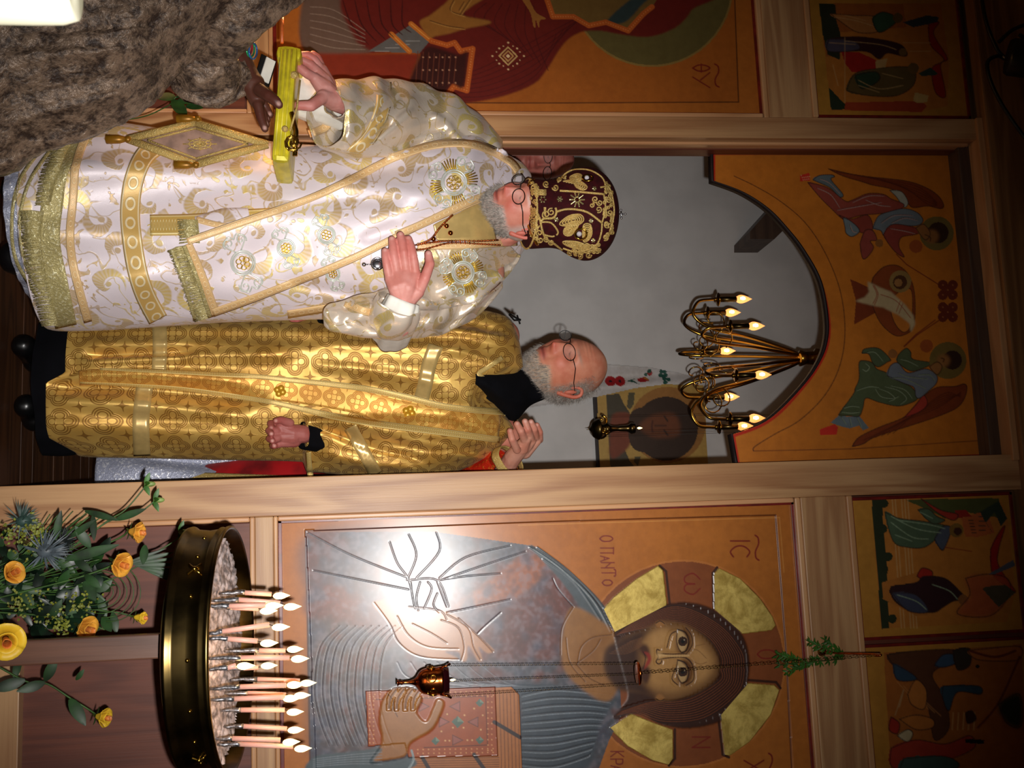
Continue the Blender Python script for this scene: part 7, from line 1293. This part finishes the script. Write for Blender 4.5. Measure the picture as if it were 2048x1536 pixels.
def thistle(px, py, Y, r, label, dirv, col):
    c_ = place(px, py, Y); R_ = r/ppm(Y); t = thing('thistle', label, 'thistle', c_); rg = np.random.default_rng(int(px)); lf = []; d0 = np.array(dirv, float); d0 /= np.linalg.norm(d0)
    for k in range(70): d = d0*.55+rg.normal(0, .6, 3); d /= np.linalg.norm(d); lf.append(leafmesh(c_, d, np.array([0.1, -1., .2]), R_*rg.uniform(.7, 1.15), R_*.035, 3))
    V, F = join(lf); mm = plain('thistle_%d' % px, col, .5); mesh('spines', V, F, mm, t, kind='stuff'); V, F = ball(c_+d0*R_*.15, R_*.3, 12, (1, 1, 1.3)); mesh('head', V, F, mm, t); mesh('stem', *tube(spline([c_, place(px-30, py+30, Y), place(-60, 1190, Y)], 6), .002, 6), M['stem'], t)
thistle(42, 1042, -.44, 36, 'blue-green spiky thistle at the bottom left of the flowers', (.1, -.4, 1), (58, 84, 76)); thistle(88, 1105, -.48, 44, 'grey feathery thistle in the middle of the flowers', (-.3, -.5, .6), (92, 104, 112)); thistle(120, 1085, -.42, 34, 'dark thistle behind the grey feathery one', (.3, -.3, .6), (26, 34, 34))
grn = thing('flower_foliage', 'mixed green foliage and yellow-green filler around the roses', 'foliage', place(0, 1180, -.42)); lf = []; dk = []; yl = []; st_ = []; rg = np.random.default_rng(4)
for k in range(230):
    x = rg.uniform(-60, 200); y = rg.normal(1180+x*.05, 62-x*.12); P = place(x, y, -.4+rg.uniform(-.05, .1)); d = np.array([rg.normal(0, .7), rg.normal(-.3, .5), rg.normal(.5, .6)]); (dk if rg.random() < .65 else lf).append(leafmesh(P, d, np.array([rg.normal(0, .3), -1., .3]), rg.uniform(.03, .07), rg.uniform(.006, .014), 5))
for k in range(420):
    cx, cy, w_ = ((160, 1205, 14), (100, 1228, 16), (20, 1070, 16), (75, 1060, 12), (40, 1210, 16), (60, 1080, 18), (125, 1250, 10))[k % 7]; P = place(cx+rg.normal(0, w_), cy+rg.normal(0, w_), -.47+rg.uniform(-.03, .04)); yl.append(leafmesh(P, rg.normal(0, 1, 3), np.array([0, -1., .2]), .007, .003, 2))
for k in range(46):
    y1 = rg.uniform(1020, 1270); x1 = rg.uniform(60, 210); st_.append(tube(spline([place(x1, y1, -.42), place(x1*.5, y1*.55+1180*.45, -.4), place(-60, 1190+rg.normal(0, 12), -.4)], 5), .0014, 4))
for a in range(5): st_.append(tube([place(200+10*a+(52+a*4)*math.cos(t)*.9-20, 1185+(26+a*8)*math.sin(t), -.44) for t in np.linspace(-1.6, 1.7, 14)], .0012, 4)); 
for k in range(7): P = place(255+k*5, 1125+k*2, -.44); lf.append(leafmesh(P, place(380, 1080+k*16, -.44)-P, np.array([0, -1., .2]), .09+.01*(k % 3), .004+.002*(k % 2), 6, .1))
for (x0, y0, x1, y1, w_) in ((110, 1080, 122, 1022, .009), (140, 1075, 190, 1040, .008), (186, 1030, 188, 1080, .008), (170, 1022, 235, 1040, .008), (230, 1040, 290, 1018, .009), (300, 1140, 366, 1156, .010), (290, 1090, 286, 1128, .010), (170, 1160, 190, 1200, .014), (205, 1235, 222, 1262, .012), (130, 1120, 235, 1090, .012)):
    P = place(x0, y0, -.43); Q = place(x1, y1, -.45); lf.append(leafmesh(P, Q-P, np.array([0, -1., .2]), np.linalg.norm(Q-P), w_, 7, .08))
for nm, L_, mm in (('leaves', lf, M['leaf']), ('dark_leaves', dk, M['leaf_dark']), ('filler_flowers', yl, plain('lady_mantle', (136, 142, 44), .6)), ('stems', st_, M['stem'])): V, F = join(L_); mesh(nm, V, F, mm, grn, kind='stuff')
vs_ = thing('flower_vase', 'dark flower vase below the picture edge under the roses', 'vase', place(-60, 1190, -.4)*[1, 1, 0]); vt = place(-60, 1190, -.4); V, F = lathe([(.06, -vt[2]), (.07, -vt[2]+.02), (.085, -vt[2]*.6), (.06, -.04), (.065, .0), (.055, .0), (.05, -.04)], 32, vt); mesh('vase', V, F, M['black_metal'], vs_)
lpl = thing('leafy_sprig', 'small green sprig between the lace dress and the hanging lozenge', 'sprig', at(330, 200, -.35))
for (x0, y0, x1, y1, w_) in ((350, 192, 318, 196, .012), (345, 200, 372, 232, .016), (352, 196, 376, 178, .006), (352, 204, 408, 194, .012), (372, 212, 404, 214, .010), (330, 190, 304, 186, .004)):
    P = at(x0, y0, -.35); Q = at(x1, y1, -.38); V, F = leafmesh(P, Q-P, np.array([0, -1., .2]), np.linalg.norm(Q-P), w_, 6, .1); mesh('leaf', V, F, M['leaf'], lpl)
mesh('stem', *tube(spline([at(372, 180, -.35), at(350, 196, -.35), at(330, 215, -.33), at(250, 240, -.28), at(20, 250, -.27)], 5), .0016, 6), M['stem'], lpl)

# ================================================================ cable and spotlight on the cornice
cb2 = thing('power_cable', 'thick black cable looping across the dark cornice', 'cable', at(1996, 112, -.12))
for P in ([(1960, -60), (1964, 0), (1974, 49), (1994, 98), (2009, 115)], [(2009, 118), (1996, 112), (1976, 123), (1978, 152), (1994, 191), (2017, 230), (2048, 273), (2080, 310)], [(1998, 84), (2025, 60), (2060, 46)]): mesh('cord', *tube(spline([at(*q, -.12) for q in P], 8), .006, 10), M['black_metal'], cb2)
mesh('cable_tie', *tube([at(2005, 112, -.13), at(2018, 122, -.13), at(2024, 116, -.13)], .003, 6), M['silver'], cb2)
spt = thing('spotlight', 'unlit black spotlight hanging at the top edge beside the cable', 'spotlight', at(2050, 120, -.2)); V, F = lathe([(.05, -.06), (.056, -.05), (.058, .04), (.04, .07), (.015, .08)], 28, at(2056, 118, -.2), (.25, -.3, .9)); mesh('housing', V, F, M['black_metal'], spt); mesh('yoke', *tube([at(2040, 70, -.2), at(2070, 90, -.16), at(2075, 150, -.2)], .006, 8), M['black_metal'], spt)
